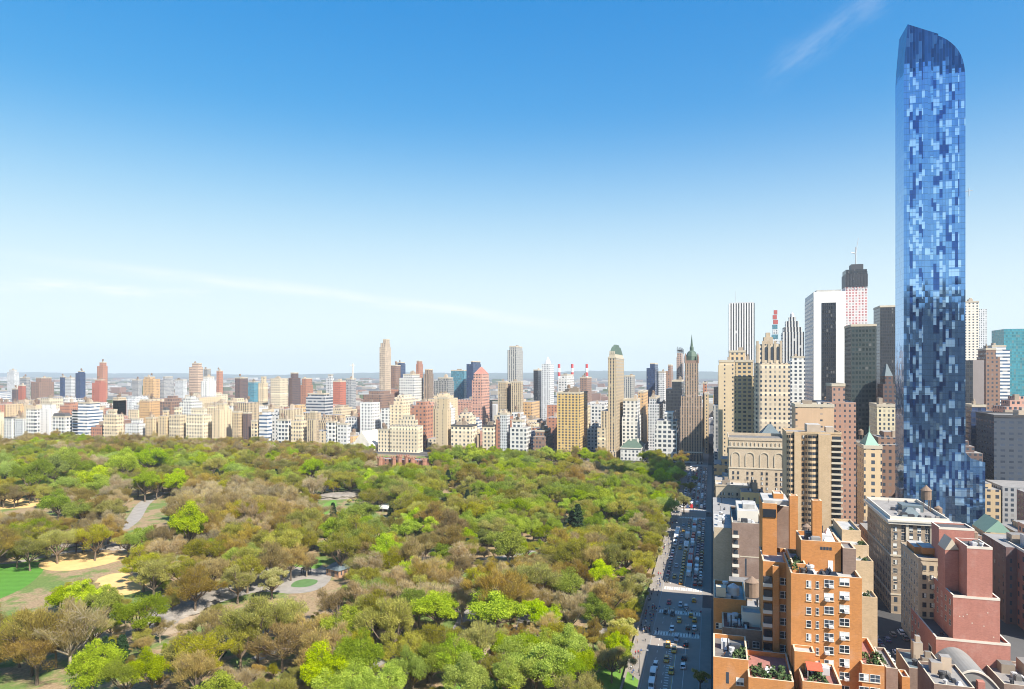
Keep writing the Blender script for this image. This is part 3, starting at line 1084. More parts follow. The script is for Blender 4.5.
q.build('spire', [M['copper'], M['brick_brown']], o)
q = MB()
for k in range(7):
    yy = (y1 - y0) * (k + .5) / 7
    q.yz_prism([(yy - .9, 2), (yy + .9, 2), (yy + .9, 8), (yy, 9.2), (yy - .9, 8)], -.1, -.02)
q.build('arcade_window', M['pane'], o)
q = MB()
q.box(-.35, -.02, -.2, (y1 - y0) + .2, 11, 12.2)
q.box(-.25, -.021, -.2, (y1 - y0) + .2, 0, 1.6)
q.build('base_course', M['stone_white'], o)

# ---- towers standing behind the first row, left to right
BH = 'towers rising behind the park front'
back = [
    ('apartment_tower', 'grey stepped tower near the left edge of the skyline', 1500, 7, 14, 19, 372, PALEGREY, ((3, 9, 14, 370),), 392),
    ('apartment_tower', 'dark grey slab behind the leftmost white houses', 1300, 20, 26, 30, 378, GREY, (), 395),
    ('apartment_tower', 'thin red brick slab near the left edge', 1150, 18, 22.5, 25.5, 385.5, REDBRICK, (), 404),
    ('apartment_tower', 'dark brown block next to the thin red slab', 1200, 12, 16, 19, 389, DKBROWN, (), 402),
    ('apartment_tower', 'low dark slab capped with red, left of the navy tower', 1300, 31, 39, 54, 382, BROWN, ((6, 36, 46, 378),), 398),
    ('apartment_tower', 'small navy slab beside a pale slab at left', 1500, 60, 63, 66, 377, NAVY, (), 395),
    ('apartment_tower', 'pale grey slab beside the small navy slab', 1400, 65, 71, 75, 378, PALEGREY, (), 395),
    ('apartment_tower', 'navy blue tower left of the tall red brick pair', 1500, 75.5, 80, 85.5, 373, NAVY, ((2, 78, 84, 371.5),), 392),
    ('apartment_tower', 'tall brown tower behind the bright red block at left', 1400, 97, 102.5, 107.7, 366, BRICK, ((3, 99.5, 105.5, 362.5),), 380),
    ('apartment_tower', 'bright red brick block below the tall brown tower', 1150, 92, 99.5, 106.5, 383, REDBRICK, ((4, 95, 106, 380),), 402),
    ('apartment_tower', 'orange brick block right of the bright red block', 1000, 113, 118, 126, 398, ORANGE, (), 412),
    ('apartment_tower', 'dark red block with deep flank behind low white house', 1000, 113, 118, 126.5, 400, BRICK, (), 420),
    ('apartment_tower', 'grey slab left of the pale orange towers', 1500, 132, 138, 142, 380, GREY, (), 396),
    ('apartment_tower', 'pale orange tower pair at centre of left skyline', 1300, 143, 153, 160, 379, ORANGE, ((3, 144, 150, 377),), 398),
    ('apartment_tower', 'grey tower with dark flank right of the orange pair', 1350, 160, 164, 174, 380, GREY, ((3, 163, 170, 377),), 396),
    ('apartment_tower', 'pale blue grey slab left of the cream banded tower', 1500, 175, 183, 187, 380, PALEGREY, (), 395),
    ('apartment_tower', 'tall cream and brown banded tower standing above its neighbours', 1300, 189, 198, 203, 367, facade((0.50, 0.36, 0.26), cw=3, fh=3.3, wf=.6, hf=.5, courses=1), ((3, 192, 200, 363.5),), 392),
    ('apartment_tower', 'grey brown tower right of the cream banded tower', 1500, 203.5, 207, 211, 369, PIERS_G, (), 390),
    ('apartment_tower', 'slim red brown tower right of the grey brown tower', 1500, 216.5, 219.5, 223, 371, BRICK, (), 385),
    ('apartment_tower', 'white twin slabs in front of the cream banded tower', 1150, 201, 206, 216, 381, WHITE, ((4, 203, 209, 377),), 397),
    ('apartment_tower', 'black brown tower standing alone near the third of the skyline', 1250, 235, 240, 248, 378, DKBROWN, ((3, 240, 247, 376),), 402),
    ('apartment_tower', 'blue grey low slab right of the black brown tower', 1400, 248, 254, 260, 382, TEAL, (), 396),
    ('apartment_tower', 'cream tower with domed top between brown tower and twin slab', 1150, 258, 263, 268, 383, CREAM, ((4, 261, 265, 377),), 402),
    ('apartment_tower', 'cream half of the twin slab', 1120, 270.5, 280, 288, 379, CREAM2, (), 406),
    ('apartment_tower', 'dark brown half of the twin slab', 1150, 288.5, 292, 300.5, 378, DKBROWN, ((6, 286, 295, 373),), 409),
    ('apartment_tower', 'red brown block capped in white right of the twin slab', 1250, 300.5, 306, 313, 385, BRICK, ((2, 302, 308, 378.5),), 398),
    ('apartment_block', 'long white stepped block with dark window bands', 950, 306, 325, 333, 397, GREYBAND, ((4, 306, 324, 394),), 412),
    ('apartment_tower', 'bright red block in front of the crane', 1150, 333, 340, 346, 381.5, REDBRICK, (), 398),
    ('apartment_tower', 'pale grey block behind the bright red block', 1300, 326, 331, 334, 378, PALEGREY, ((2, 328, 333, 375),), 390),
    ('apartment_tower', 'grey block under the thin construction crane', 1300, 346, 351, 356, 379, GREY, (), 392),
    ('apartment_tower', 'tall slim cream tower, the highest left of centre', 1100, 379.5, 385.5, 391, 347, facade((0.54, 0.43, 0.32), cw=3, fh=3.3, wf=.5, hf=.55), ((2, 380.5, 388.5, 343), (4, 383, 387, 339.5)), 390),
    ('apartment_tower', 'brown tower touching the tall slim cream tower', 1250, 391, 395.5, 400.5, 365.5, BROWN, (), 392),
    ('apartment_tower', 'dark blue tower between the brown tower and white slab', 1500, 395.5, 401, 405.5, 364, NAVY, ((2, 397, 403, 362.5),), 378),
    ('apartment_tower', 'red brick tower rising behind the white slab', 1400, 416, 419, 423, 364, BRICK, ((2, 416.5, 420.5, 361),), 376),
    ('apartment_block', 'wide white slab left of the rounded brown tower', 1120, 399, 414, 423, 378, WHITE, ((3, 403, 412, 374.5),), 397),
    ('apartment_tower', 'rounded brown tower right of the white slab', 1150, 423.5, 429, 433.5, 374, PIERS_B, ((2, 425, 431, 369.5),), 393),
    ('apartment_tower', 'broad grey tower left of the teal glass slab', 1200, 434, 448, 454, 381, PIERS_G, ((3, 438, 449, 378),), 396),
    ('apartment_tower', 'teal glass slab left of the navy slab', 1300, 451, 464, 467, 370.5, TEAL, (), 396),
    ('apartment_tower', 'navy slab behind the gabled rose tower', 1250, 466.5, 473, 481, 364, NAVY, ((2, 471, 477, 361.5),), 400),
    ('apartment_tower', 'tall grey tower with banded flank and cluttered top', 1150, 507.5, 516, 523, 350, PIERS_G, ((2, 509.5, 518, 346.5),), 380),
    ('apartment_tower', 'tan twin slab in front of the tall grey tower', 1000, 498, 505.5, 508, 382, PIERS_T, (), 411),
    ('apartment_tower', 'tan twin slab at the right foot of the tall grey tower', 1000, 511, 521, 523, 382, PIERS_T, (), 411),
    ('apartment_tower', 'dark brown slab recessed between the tan twin slabs', 1012, 506.5, 511, 513, 383, DKBROWN, (), 411),
    ('office_tower', 'black slab left of the white coned grey tower', 1250, 533.5, 538, 543, 370, BLACKG, ((2, 537, 541, 367.5),), 394),
    ('apartment_block', 'white block left of the red striped chimneys', 1300, 558, 567, 574, 378, WHITE, ((3, 561, 570, 375),), 392),
    ('apartment_tower', 'dark brown box under the third red striped chimney', 1400, 580, 587, 591.5, 377.5, BROWN, (), 394),
    ('office_tower', 'navy tower with a black crown left of the spired hotel', 1150, 646.5, 655, 659, 368, NAVY, ((2, 650, 656, 363.5),), 404),
    ('apartment_tower', 'pale grey tower beside the navy crowned tower', 1200, 658.5, 664, 667, 372, PALEGREY, (), 405),
    ('apartment_tower', 'brown stepped tower left of the scaffolded tower', 1250, 665, 671, 675.5, 371, BROWN, ((3, 668, 673, 365),), 385),
    ('office_tower', 'black glass tower directly left of the spired hotel', 900, 666, 682, 685.5, 389, BLACKG, ((3, 672, 683, 381),), 425),
    ('apartment_tower', 'grey gridded tower right of the green topped hotel', 1000, 624.5, 631, 635, 376, PIERS_G, (), 399),
    ('apartment_tower', 'tan tower with rust top right of the white stepped tower', 950, 638, 643.5, 648, 392, ORANGE, (), 425),
    ('office_block', 'pale stepped block behind the white gridded office block', 900, 648, 659, 664, 404, PALEGREY, ((3, 649, 656, 398),), 428),
    ('apartment_tower', 'slim red brick tower right of the spired hotel', 950, 703, 706.5, 708.5, 383, BRICK, (), 410),
    ('apartment_tower', 'slim tan tower lining the far end of the wide street', 880, 704.5, 708.5, 710, 394, TAN, (), 425),
]
for nm, lb, X, a, b, c, tp, mt, tr, bt in back:
    block(nm, lb, 'tower', X, (a, b, c), tp, mt, tr, bt, None, True, 1, nm != 'office_tower' and int(X + a) % 3 == 0, BH, None, lb)

# gabled rose tower
X = 1020
o, rc, (y0, y1, D, h) = block('apartment_tower', 'rose brick tower with a gabled crown left of the tan twin slab', 'tower', X, (472, 482, 489.5), 380, PINK, ((2, 473.5, 484, 374),), 415, None, False, 0, False, BH)
x0, x1, ya, yb, zt = rc
q = MB()
q.frustum(x0, x1, ya, yb, zt, zt + 11, .1)
q.build('roof', M['brick_pink'], o)
# white coned grey tower
X = 1150
o, rc, (y0, y1, D, h) = block('office_tower', 'grey glass tower with a white cone on its roof', 'tower', X, (541.5, 549.5, 554), 364, PALEGREY, (), 396, None, False, 0, False, BH)
x0, x1, ya, yb, zt = rc
q = MB()
q.lathe([(5.5, zt), (5.0, zt + 3), (.3, zt + 12)], 10, 0, ((x0 + x1) / 2, (ya + yb) / 2))
q.build('roof_cone', M['white_paint'], o)
# scaffolded tower
X = 1050
o, rc, (y0, y1, D, h) = block('scaffolded_tower', 'brick tower wrapped in scaffolding just left of the green spire', 'tower', X, (676.5, 682, 685.5), 357, facade((0.42, 0.30, 0.24), cw=2, fh=3, wf=.55, hf=.7), ((1, 677, 683, 353),), 381, None, False, 0, False, BH)
x0, x1, ya, yb, zt = rc
q = MB()
for i in range(5):
    for j in range(3):
        q.tube((x0 + (x1 - x0) * i / 4, ya + (yb - ya) * j / 2, zt), (x0 + (x1 - x0) * i / 4, ya + (yb - ya) * j / 2, zt + 8 + (i * j) % 3), .3, .3, 4)
q.box(x0, x1, ya, yb, zt + 4, zt + 4.5)
q.build('scaffold', M['steel_dark'], o)
# power station chimneys far off
for i, px in enumerate((559, 572.2, 586.8)):
    X = 2300
    Y = yat(px, X)
    q = MB()
    hh = hat(364, X, Y)
    rr = 4.6
    n = 9
    for k in range(n):
        z0, z1 = hh * k / n, hh * (k + 1) / n
        q.lathe([(rr * (1.25 - .35 * k / n), z0), (rr * (1.25 - .35 * (k + 1) / n), z1)], 10, 0 if (k % 2 == 0 and k > 3) else 1, (0, 0))
    o = q.build('chimney', [plain('chimney_red', (0.50, 0.05, 0.05)) if i == 0 else bpy.data.materials['chimney_red'], M['white_paint']], None, (X, Y, 0))
    tag(o, ['leftmost of three far chimneys striped red and white', 'middle one of three far chimneys striped red and white', 'rightmost of three far chimneys, above a brown box tower'][i], 'chimney', 'three striped chimneys on the horizon')
# crane over the left skyline
X = 1300
Y = yat(351, X)
q = MB()
zt = hat(363.5, X, Y)
q.box(-1, 1, -1, 1, hat(379, X, Y) - 2, zt)
q.box(-14, 6, -.6, .6, zt - 4, zt - 2.8)
tag(q.build('tower_crane', M['stone_white'], None, (X + 8, Y, 0)), 'thin pale crane mast standing on the grey block', 'crane')

# ---- midtown, right of the wide street
MT = 'midtown towers right of the wide street'
# white tower of vertical black stripes
X = 1000
o, rc, (y0, y1, D, h) = block('office_tower', 'white tower with black vertical stripes and a thin mast', 'tower', X, (726.5, 729, 754.6), 303.5, facade((0.72, 0.71, 0.69), (0.02, 0.022, 0.028), cw=3.3, fh=3.8, wf=.52, hf=.96, vert=(0.03, 0.03, 0.035), blind=.03), (), 360, 30, False, 0, False, MT)
x0, x1, ya, yb, zt = rc
q = MB()
q.box(1, D - 1, 1, y1 - y0 - 1, zt, zt + 1.2)
q.tube((D / 2, (y1 - y0) * .72, zt), (D / 2, (y1 - y0) * .72, zt + 19), .45, .2, 5)
q.build('mast', M['steel_light'], o)
# tan group at the street
block('apartment_tower', 'plain tan slab on the street edge with small dark top openings', 'tower', 640, (717.5, 718.5, 735), 365, TANPLAIN, ((3, 719, 734, 361),), 440, 40, True, 1, False, MT)
block('apartment_tower', 'tan tower with flat top behind the plain tan slab', 'tower', 660, (728, 729.5, 745.5), 351.5, TAN, (), 362, 30, True, 1, False, MT)
block('apartment_tower', 'tan tower with dark windowed upper stages and a red capped annex', 'tower', 600, (733, 734.5, 754), 376, facade((0.54, 0.41, 0.24), cw=3.4, fh=3.4, wf=.62, hf=.55, blind=.05), ((3, 735.5, 754, 361),), 440, 24, True, 1, False, MT)
o, rc, (y0, y1, D, h) = block('hotel_tower', 'tall beige hotel crowned with buttressed stone stages', 'tower', 560, (754.5, 756, 790), 363, facade((0.58, 0.48, 0.35), cw=3.3, fh=3.4, wf=.42, hf=.52, courses=6),
                                 ((2.5, 757.5, 781, 344),), 436, 30, False, 0, False, MT)
x0, x1, ya, yb, zt = rc
q = MB()
wy = yb - ya
for k in range(5):
    yy = ya + wy * k / 4
    q.box(x0 - .5, x0 + 1.0, yy - .9, yy + .9, zt - 14, zt + 2.5)
q.box(x0 + 3, x0 + 12, ya + wy * .33, ya + wy * .72, zt, zt + 5.5)
q.box(x0 + 5, x0 + 10, ya + wy * .43, ya + wy * .62, zt + 5.5, zt + 9)
q.build('crown_stage', M['beige_wall'], o)
q = MB()
for k in range(3):
    yy = ya + wy * (k + .5) / 4 + wy * .125 * 0
    q.yz_prism([(yy - 1.3, zt - 12), (yy + 1.3, zt - 12), (yy + 1.3, zt - 3), (yy, zt - 1.6), (yy - 1.3, zt - 3)], x0 - .12, x0 - .02)
q.build('arched_window', M['pane'], o)
# sculpted mast of red and blue
X = 1050
Y = yat(775.5, X)
q = MB()
z0, z1 = hat(345, X, Y), hat(309.5, X, Y)
q.box(-5, 5, -5, 5, -.3, z0 - 12)
n = 9
for k in range(n):
    za, zb = z0 - 12 + (z1 - z0 + 12) * k / n, z0 - 12 + (z1 - z0 + 12) * (k + .85) / n
    s = 5.2 - 3.3 * k / n
    q.box(-s, s, -s + (k % 2), s + (k % 2), za, zb, 1 if k % 2 and k < 7 else (2 if k >= 6 else 0))
o = q.build('office_tower', [PALEGREY, TEAL, plain('mast_red', (0.42, 0.10, 0.09))], None, (X, Y, 0))
tag(o, 'thin tapering tower stacked in blue grey and red stages', 'tower', MT)
RECTS.append((771, 780, 309, 350, X))
# grey white stepped tower with curled top
o, rc, (y0, y1, D, h) = block('office_tower', 'pale grey stepped tower tapering to a small pinnacle', 'tower', 900, (781, 783, 804), 332, PIERS_W, ((3, 784, 802, 327), (6, 786, 799, 321), (9, 789, 796, 317)), 362, 26, False, 0, False, MT)
x0, x1, ya, yb, zt = rc
q = MB()
q.lathe([(2.6, zt), (2.2, zt + 4), (.4, zt + 6)], 8, 0, ((x0 + x1) / 2, (ya + yb) / 2))
q.build('pinnacle', M['steel_light'], o)
block('office_tower', 'white gridded slab right below the pale stepped tower', 'tower', 820, (789.5, 790.5, 806), 361, WHITEGRID, ((2, 792, 805, 357),), 408, 24, True, 1, False, MT)

# white framed slab with the black middle
X = 700
yL, yR = yat(813.6, X), yat(845.5, X)
D = yL / ratio(805) - X
h = hat(292, X, yL)
q = MB()
q.box(0, D, 0, yL - yR, -.3, h, 0)
o = q.build('office_tower', [facade((0.78, 0.77, 0.74), (0.03, 0.035, 0.045), cw=200, fh=3.6, wf=.0, hf=.0, roof=(0.6, 0.6, 0.58), tint=0.02)], None, (X, yR, 0))
tag(o, 'white framed office slab with one tall black glass panel up its front', 'tower', MT)
q = MB()
ya, yb = yat(836, X) - yR, yat(821.7, X) - yR
q.box(-.3, -.01, ya, yb, -.3, hat(303, X, yL))
q.build('glass_panel', BLACKG, o)
q = MB()
q.box(1.2, D - 1.2, yL - yR + .01, yL - yR + .4, -.3, h - 4)
q.build('glass_flank', facade((0.30, 0.33, 0.38), (0.04, 0.06, 0.10), cw=2.0, fh=3.6, wf=.8, hf=.62, blind=.08, rough=.4), o)
q = MB()
q.box(4, D - 4, 3, yL - yR - 3, h, h + 2.0)
q.build('roof', M['roof_white'], o)
FOOT.append((X, X + D, yR, yL))
RECTS.append((805, 846, 292, 395, X))
ANCH.append(('white framed slab', 825, 340))

# pencil tower under construction
X = 1200
yL, yR = yat(845.5, X), yat(867.5, X)
h = hat(287, X, yL)
ht = hat(264, X, yL)
wy = yL - yR
fac432 = facade((0.66, 0.60, 0.58), (0.26, 0.10, 0.10), cw=wy / 6, fh=4.75, wf=.62, hf=.62, blind=.45, off=0)
q = MB()
q.box(0, wy, 0, wy, -.3, h)
o = q.build('pencil_tower', [fac432], None, (X, yR, 0))
tag(o, 'white gridded pencil tower still under construction, dark deck on top', 'tower', MT)
q = MB()
q.box(-.4, wy + .4, -.4, wy + .4, h + .01, h + (ht - h) * .55, 0)
q.box(.6, wy - .6, .6, wy - .6, h + (ht - h) * .55 + .01, h + (ht - h) * .75, 1)
q.box(wy * .2, wy * .8, wy * .15, wy * .7, h + (ht - h) * .75 + .01, ht, 0)
for k in range(8):
    q.box(-1.5, -1.21, wy * k / 8 + .4, wy * k / 8 + .9, h - 3, h + (ht - h) * .65, 1)
q.build('work_deck', [M['steel_dark'], BLACKG], o)
q = MB()
zc = hat(246, X, yL)
cy = wy * .45
q.tube((wy / 2, cy, ht), (wy / 2, cy, zc), 1.0, .8, 5)
q.tube((wy / 2, cy, zc - 12), (wy / 2, cy - 4, zc + 14), .6, .3, 5)
q.tube((wy / 2, cy, zc - 10), (wy / 2, cy + 7, zc - 8), .8, .8, 5)
q.build('crane', M['steel_light'], o)
RECTS.append((843, 868, 244, 326, X))
ANCH.append(('pencil tower', 856, 300))

block('office_tower', 'dark green glass slab in front of the pencil tower', 'tower', 640, (846.5, 851, 876.5), 325.5, DKGREEN, (), 432, 30, True, 0, False, MT)
block('office_tower', 'black slab between dark green slab and blue glass skyscraper', 'tower', 800, (875.5, 880, 896), 306.5, BLACKG, (), 388, 30, True, 0, False, MT)
block('office_block', 'cream gridded block at the left foot of the skyscraper', 'building', 560, (876, 877, 896), 405.5, facade((0.62, 0.55, 0.38), cw=3, fh=3.4, wf=.5, hf=.6), (), 440, 26, True, 1, False, MT)
o, rc, (y0, y1, D, h) = block('gabled_tower', 'dark stone tower with a pointed gable left of the skyscraper', 'building', 620, (882, 883, 895), 384, DKBROWN, ((2, 885, 893, 376),), 405, 20, False, 0, False, MT)
x0, x1, ya, yb, zt = rc
q = MB()
q.frustum(x0, x1, ya, yb, zt, zt + 10, .08)
q.build('roof', M['slate'], o)
block('office_tower', 'cream gridded slab right of the skyscraper', 'tower', 1000, (964, 965, 979), 302, facade((0.68, 0.62, 0.52), cw=3.6, fh=3.7, wf=.5, hf=.5), (), 362, 26, True, 1, False, MT)
block('office_tower', 'pale blue slab behind the cream slab right of the skyscraper', 'tower', 1300, (978, 979, 987), 309, PALEGREY, (), 362, 26, False, 0, False, MT)
block('office_tower', 'black slab with a pale bare edge right of the skyscraper', 'tower', 760, (962, 966, 973), 361, BLACKG, (), 412, 22, False, 0, False, MT)
block('office_tower', 'plain brown grey slab right of the black one', 'tower', 766, (972, 973, 984), 360, facade((0.30, 0.26, 0.25), cw=40, fh=3.6, wf=.0, hf=.0), (), 412, 24, False, 0, False, MT)
block('office_tower', 'dark brown tower with small windows near the right edge', 'tower', 820, (983, 986, 1000), 357, BROWN, ((2, 985, 996, 349),), 404, 26, True, 1, False, MT)
block('office_tower', 'tower striped in white bands near the right edge', 'tower', 900, (988, 992, 1010), 350, WHITEBAND, ((2, 992, 1006, 346),), 400, 30, True, 1, False, MT)
block('office_tower', 'teal glass tower at the right edge of the skyline', 'tower', 1000, (1000, 1004, 1036), 329, TEAL2, (), 404, 40, False, 0, False, MT)
block('office_tower', 'blue grey blank slab at the right edge below the teal tower', 'tower', 560, (986, 994, 1040), 416, facade((0.06, 0.075, 0.10), (0.03, 0.04, 0.06), cw=5, fh=3.6, wf=.5, hf=.4, blind=.0), (), 480, 34, True, 1, False, MT, M['roof_dark'])
block('office_block', 'low dark blue block behind the skyscraper shoulder', 'building', 600, (967, 971, 992), 411, NAVY, ((3, 972, 986, 406),), 440, 26, True, 1, False, MT)

block('apartment_tower', 'brown stepped brick tower in front of the white framed slab', 'building', 480, (815.5, 818, 856), 402, facade((0.34, 0.21, 0.16), cw=3.2, fh=3.2, wf=.36, hf=.45), ((3, 832, 845, 385),), 441, 30, True, 2, False, MT)
o, rc, _ = block('apartment_tower', 'blank tan brick box above the balconied tower', 'building', 455, (794.5, 795.5, 834), 405.5, facade((0.55, 0.38, 0.24), cw=14, fh=3.6, wf=.10, hf=.3), (), 434, 22, True, 1, False, MT)
o, rc, (y0, y1, D, h) = block('church_tower', 'tan building with a pale green pyramid roof near the skyscraper', 'building', 430, (862, 864, 882), 447, TAN, (), 466, 20, True, 0, False, MT)
x0, x1, ya, yb, zt = rc
q = MB()
q.frustum(x0 + 1, x1 - 1, ya + .6, yb - .6, zt, zt + 7.5, .08)
q.tube(((x0 + x1) / 2, (ya + yb) / 2, zt + 7), ((x0 + x1) / 2, (ya + yb) / 2, zt + 11), .4, .1, 5)
q.build('pyramid_roof', plain('pale_green_copper', (0.22, 0.36, 0.28), .7, .15, .4), o)
o, rc, (y0, y1, D, h) = block('hotel', 'stone hotel with a blue grey hipped roof behind the arched tan block', 'building', 500, (755, 757, 786), 441, facade((0.50, 0.42, 0.31), cw=4, fh=3.6, wf=.35, hf=.5), (), 470, 26, False, 0, False, MT)
x0, x1, ya, yb, zt = rc
q = MB()
q.frustum(x0 - .6, x1 + .6, ya - .6, yb + .6, zt, zt + 10.5, .12)
q.build('hipped_roof', M['slate'], o)

# ---- blue glass skyscraper
M['steel_blue'] = plain('blue_steel', (0.10, 0.16, 0.28), .4, .1, 1)
X = 469.0
m, t, b = mat_base('curtain_wall')
tcn = t.node('ShaderNodeTexCoord')
geo = t.node('ShaderNodeNewGeometry')
P = t.sep(tcn.outputs['Object'])
N = t.sep(geo.outputs['Normal'])
ax = t.math('GREATER_THAN', t.math('ABSOLUTE', N[0]), 0.6)
u = t.math('DIVIDE', t.math('ADD', t.mixf(ax, P[0], P[1]), 500.0), 1.62)
ui = t.math('FLOOR', u)
wn0 = t.node('ShaderNodeTexWhiteNoise', noise_dimensions='2D')
t.put(wn0.inputs['Vector'], t.comb(ui, ax, 0.0))
v = t.math('ADD', t.math('DIVIDE', P[2], 5.2), t.math('MULTIPLY', t.math('FLOOR', t.math('MULTIPLY', wn0.outputs['Value'], 2.0)), 0.5))
wn = t.node('ShaderNodeTexWhiteNoise', noise_dimensions='3D')
t.put(wn.inputs['Vector'], t.comb(ui, t.math('FLOOR', v), ax))
low_ = t.math('LESS_THAN', t.math('FRACT', v), .80)
big = t.noise(t.comb(t.math('MULTIPLY', ui, .5), t.math('MULTIPLY', t.math('FLOOR', v), .22), ax), 1.0, 2, .5)
r = t.math('ADD', t.math('MULTIPLY', wn.outputs['Value'], .62), t.math('MULTIPLY', big, .42))
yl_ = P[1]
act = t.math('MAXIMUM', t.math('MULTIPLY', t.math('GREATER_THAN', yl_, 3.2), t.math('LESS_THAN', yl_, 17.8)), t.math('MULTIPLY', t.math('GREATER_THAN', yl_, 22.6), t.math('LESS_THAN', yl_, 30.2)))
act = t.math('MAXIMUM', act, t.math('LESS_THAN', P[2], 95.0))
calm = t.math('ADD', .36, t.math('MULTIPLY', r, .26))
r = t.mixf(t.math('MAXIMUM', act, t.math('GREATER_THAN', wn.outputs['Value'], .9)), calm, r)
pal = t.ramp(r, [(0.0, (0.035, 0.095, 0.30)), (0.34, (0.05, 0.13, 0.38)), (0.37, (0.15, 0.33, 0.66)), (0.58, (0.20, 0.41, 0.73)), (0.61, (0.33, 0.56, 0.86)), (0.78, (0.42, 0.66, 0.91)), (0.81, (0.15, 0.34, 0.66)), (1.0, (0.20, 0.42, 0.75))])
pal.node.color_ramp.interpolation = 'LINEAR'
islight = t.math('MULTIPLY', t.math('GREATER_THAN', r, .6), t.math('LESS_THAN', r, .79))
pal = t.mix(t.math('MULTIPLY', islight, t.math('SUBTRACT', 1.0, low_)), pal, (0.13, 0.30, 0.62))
flr = t.math('LESS_THAN', t.math('FRACT', t.math('DIVIDE', P[2], 3.6)), .10)
mul = t.math('LESS_THAN', t.math('FRACT', u), .09)
line = t.math('MAXIMUM', t.math('MULTIPLY', flr, .35), t.math('MULTIPLY', mul, .30))
colr0 = None
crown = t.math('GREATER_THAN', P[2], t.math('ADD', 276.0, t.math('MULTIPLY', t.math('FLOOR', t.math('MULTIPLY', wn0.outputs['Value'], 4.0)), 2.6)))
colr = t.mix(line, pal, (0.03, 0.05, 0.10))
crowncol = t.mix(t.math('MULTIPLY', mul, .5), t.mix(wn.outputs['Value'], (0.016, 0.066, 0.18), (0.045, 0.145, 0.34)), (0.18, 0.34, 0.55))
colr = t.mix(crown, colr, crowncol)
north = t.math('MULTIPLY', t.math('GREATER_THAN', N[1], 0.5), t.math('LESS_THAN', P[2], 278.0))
colr = t.mix(t.math('MULTIPLY', north, .75), colr, t.mix(line, (0.30, 0.52, 0.80), (0.14, 0.3, 0.55)))  # north face mixed paler, its reflected sky painted into the colour
t.put(b.inputs['Base Color'], colr)
t.put(b.inputs['Metallic'], t.mixf(t.math('MULTIPLY', t.math('GREATER_THAN', r, .62), t.math('LESS_THAN', r, .78)), 0.90, 0.66))
b.inputs['Roughness'].default_value = 0.07
# each pane is set at a very slightly different angle
wn2 = t.node('ShaderNodeTexWhiteNoise', noise_dimensions='3D')
t.put(wn2.inputs['Vector'], t.comb(ui, t.math('FLOOR', t.math('DIVIDE', P[2], 3.6)), 7.0))
jit = t.vmath('SCALE', t.vmath('SUBTRACT', wn2.outputs['Color'], (0.5, 0.5, 0.5)))
jit.node.inputs['Scale'].default_value = 0.035
t.put(b.inputs['Normal'], t.vmath('NORMALIZE', t.vmath('ADD', geo.outputs['Normal'], jit)))
GLASS = m


def zt_(px, py):
    return hat(py, X, yat(px, X))


yl0, yc, yr0 = yat(903, X), yat(927, X), yat(965.5, X)
D57 = yl0 / ratio(895.3) - X
yB = yr0
root = empty('glass_skyscraper', (X, yB, 0))
tag(root, 'very tall blue glass skyscraper with a curved top, far above everything', 'skyscraper')
pts = lambda lst: [(yat(px, X) - yB, hat(py, X, yat(px, X))) for px, py in lst]
# left half stands a little forward, its crown leaning in; right half curves over
left = pts([(927, 780), (927, 90), (933, 60), (937.5, 35), (907, 25.5), (904, 60), (903, 74), (903, 780)])
q = MB()
q.yz_prism(left, -1.6, D57)
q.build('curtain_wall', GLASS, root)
right = pts([(965.5, 780), (965.5, 78), (965.1, 71), (964.2, 65), (962.8, 59.5), (960.8, 54.5), (958.2, 50), (955, 46), (951.2, 42.6), (947, 39.6), (942.5, 37.2), (937.6, 35.2), (933.1, 60), (927.1, 90), (927.1, 780)])
q = MB()
q.yz_prism(right, 0, D57 - .5)
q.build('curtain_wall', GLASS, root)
q = MB()
yS = yat(986, X)
q.yz_prism([(yS - yB, -.3), (-.05, -.3), (-.05, hat(452, X, yr0)), (yat(972, X) - yB, hat(459, X, yr0)), (yS - yB, hat(462, X, yr0))][::1], 1.2, D57 + 12)
q.build('shoulder', GLASS, root)
q = MB()
zz = hat(190, X, yr0)
q.tube((4, -.1, zz), (4, -5.0, zz + .5), .25, .15, 5)
q.tube((4, -3, zz - 3), (4, -3, zz + 2), .2, .2, 5)
q.build('hoist', M['steel_light'], root)
FOOT.append((X - 3, X + D57 + 14, yS - 1, yl0 + 1))
RECTS.append((895, 987, 25, 520, X))
ANCH.append(('blue glass skyscraper', 930, 440))

# towers behind the viewpoint, seen only as reflections in the glass
for lb, x0, x1, y0, y1, h in [('dark tower mirrored in the lower panes of the glass skyscraper', -150, -90, -313, -236, 200), ('darker lower slab mirrored at the right side of the skyscraper', -160, -110, -362, -317, 176)]:
    q = MB()
    q.box(0, x1 - x0, 0, y1 - y0, 0, h)
    tag(q.build('office_tower', BLACKG, None, (x0, y0, 0)), lb, 'tower')

# ------------------------------------------------------------------ near buildings with modelled windows
WM = {}


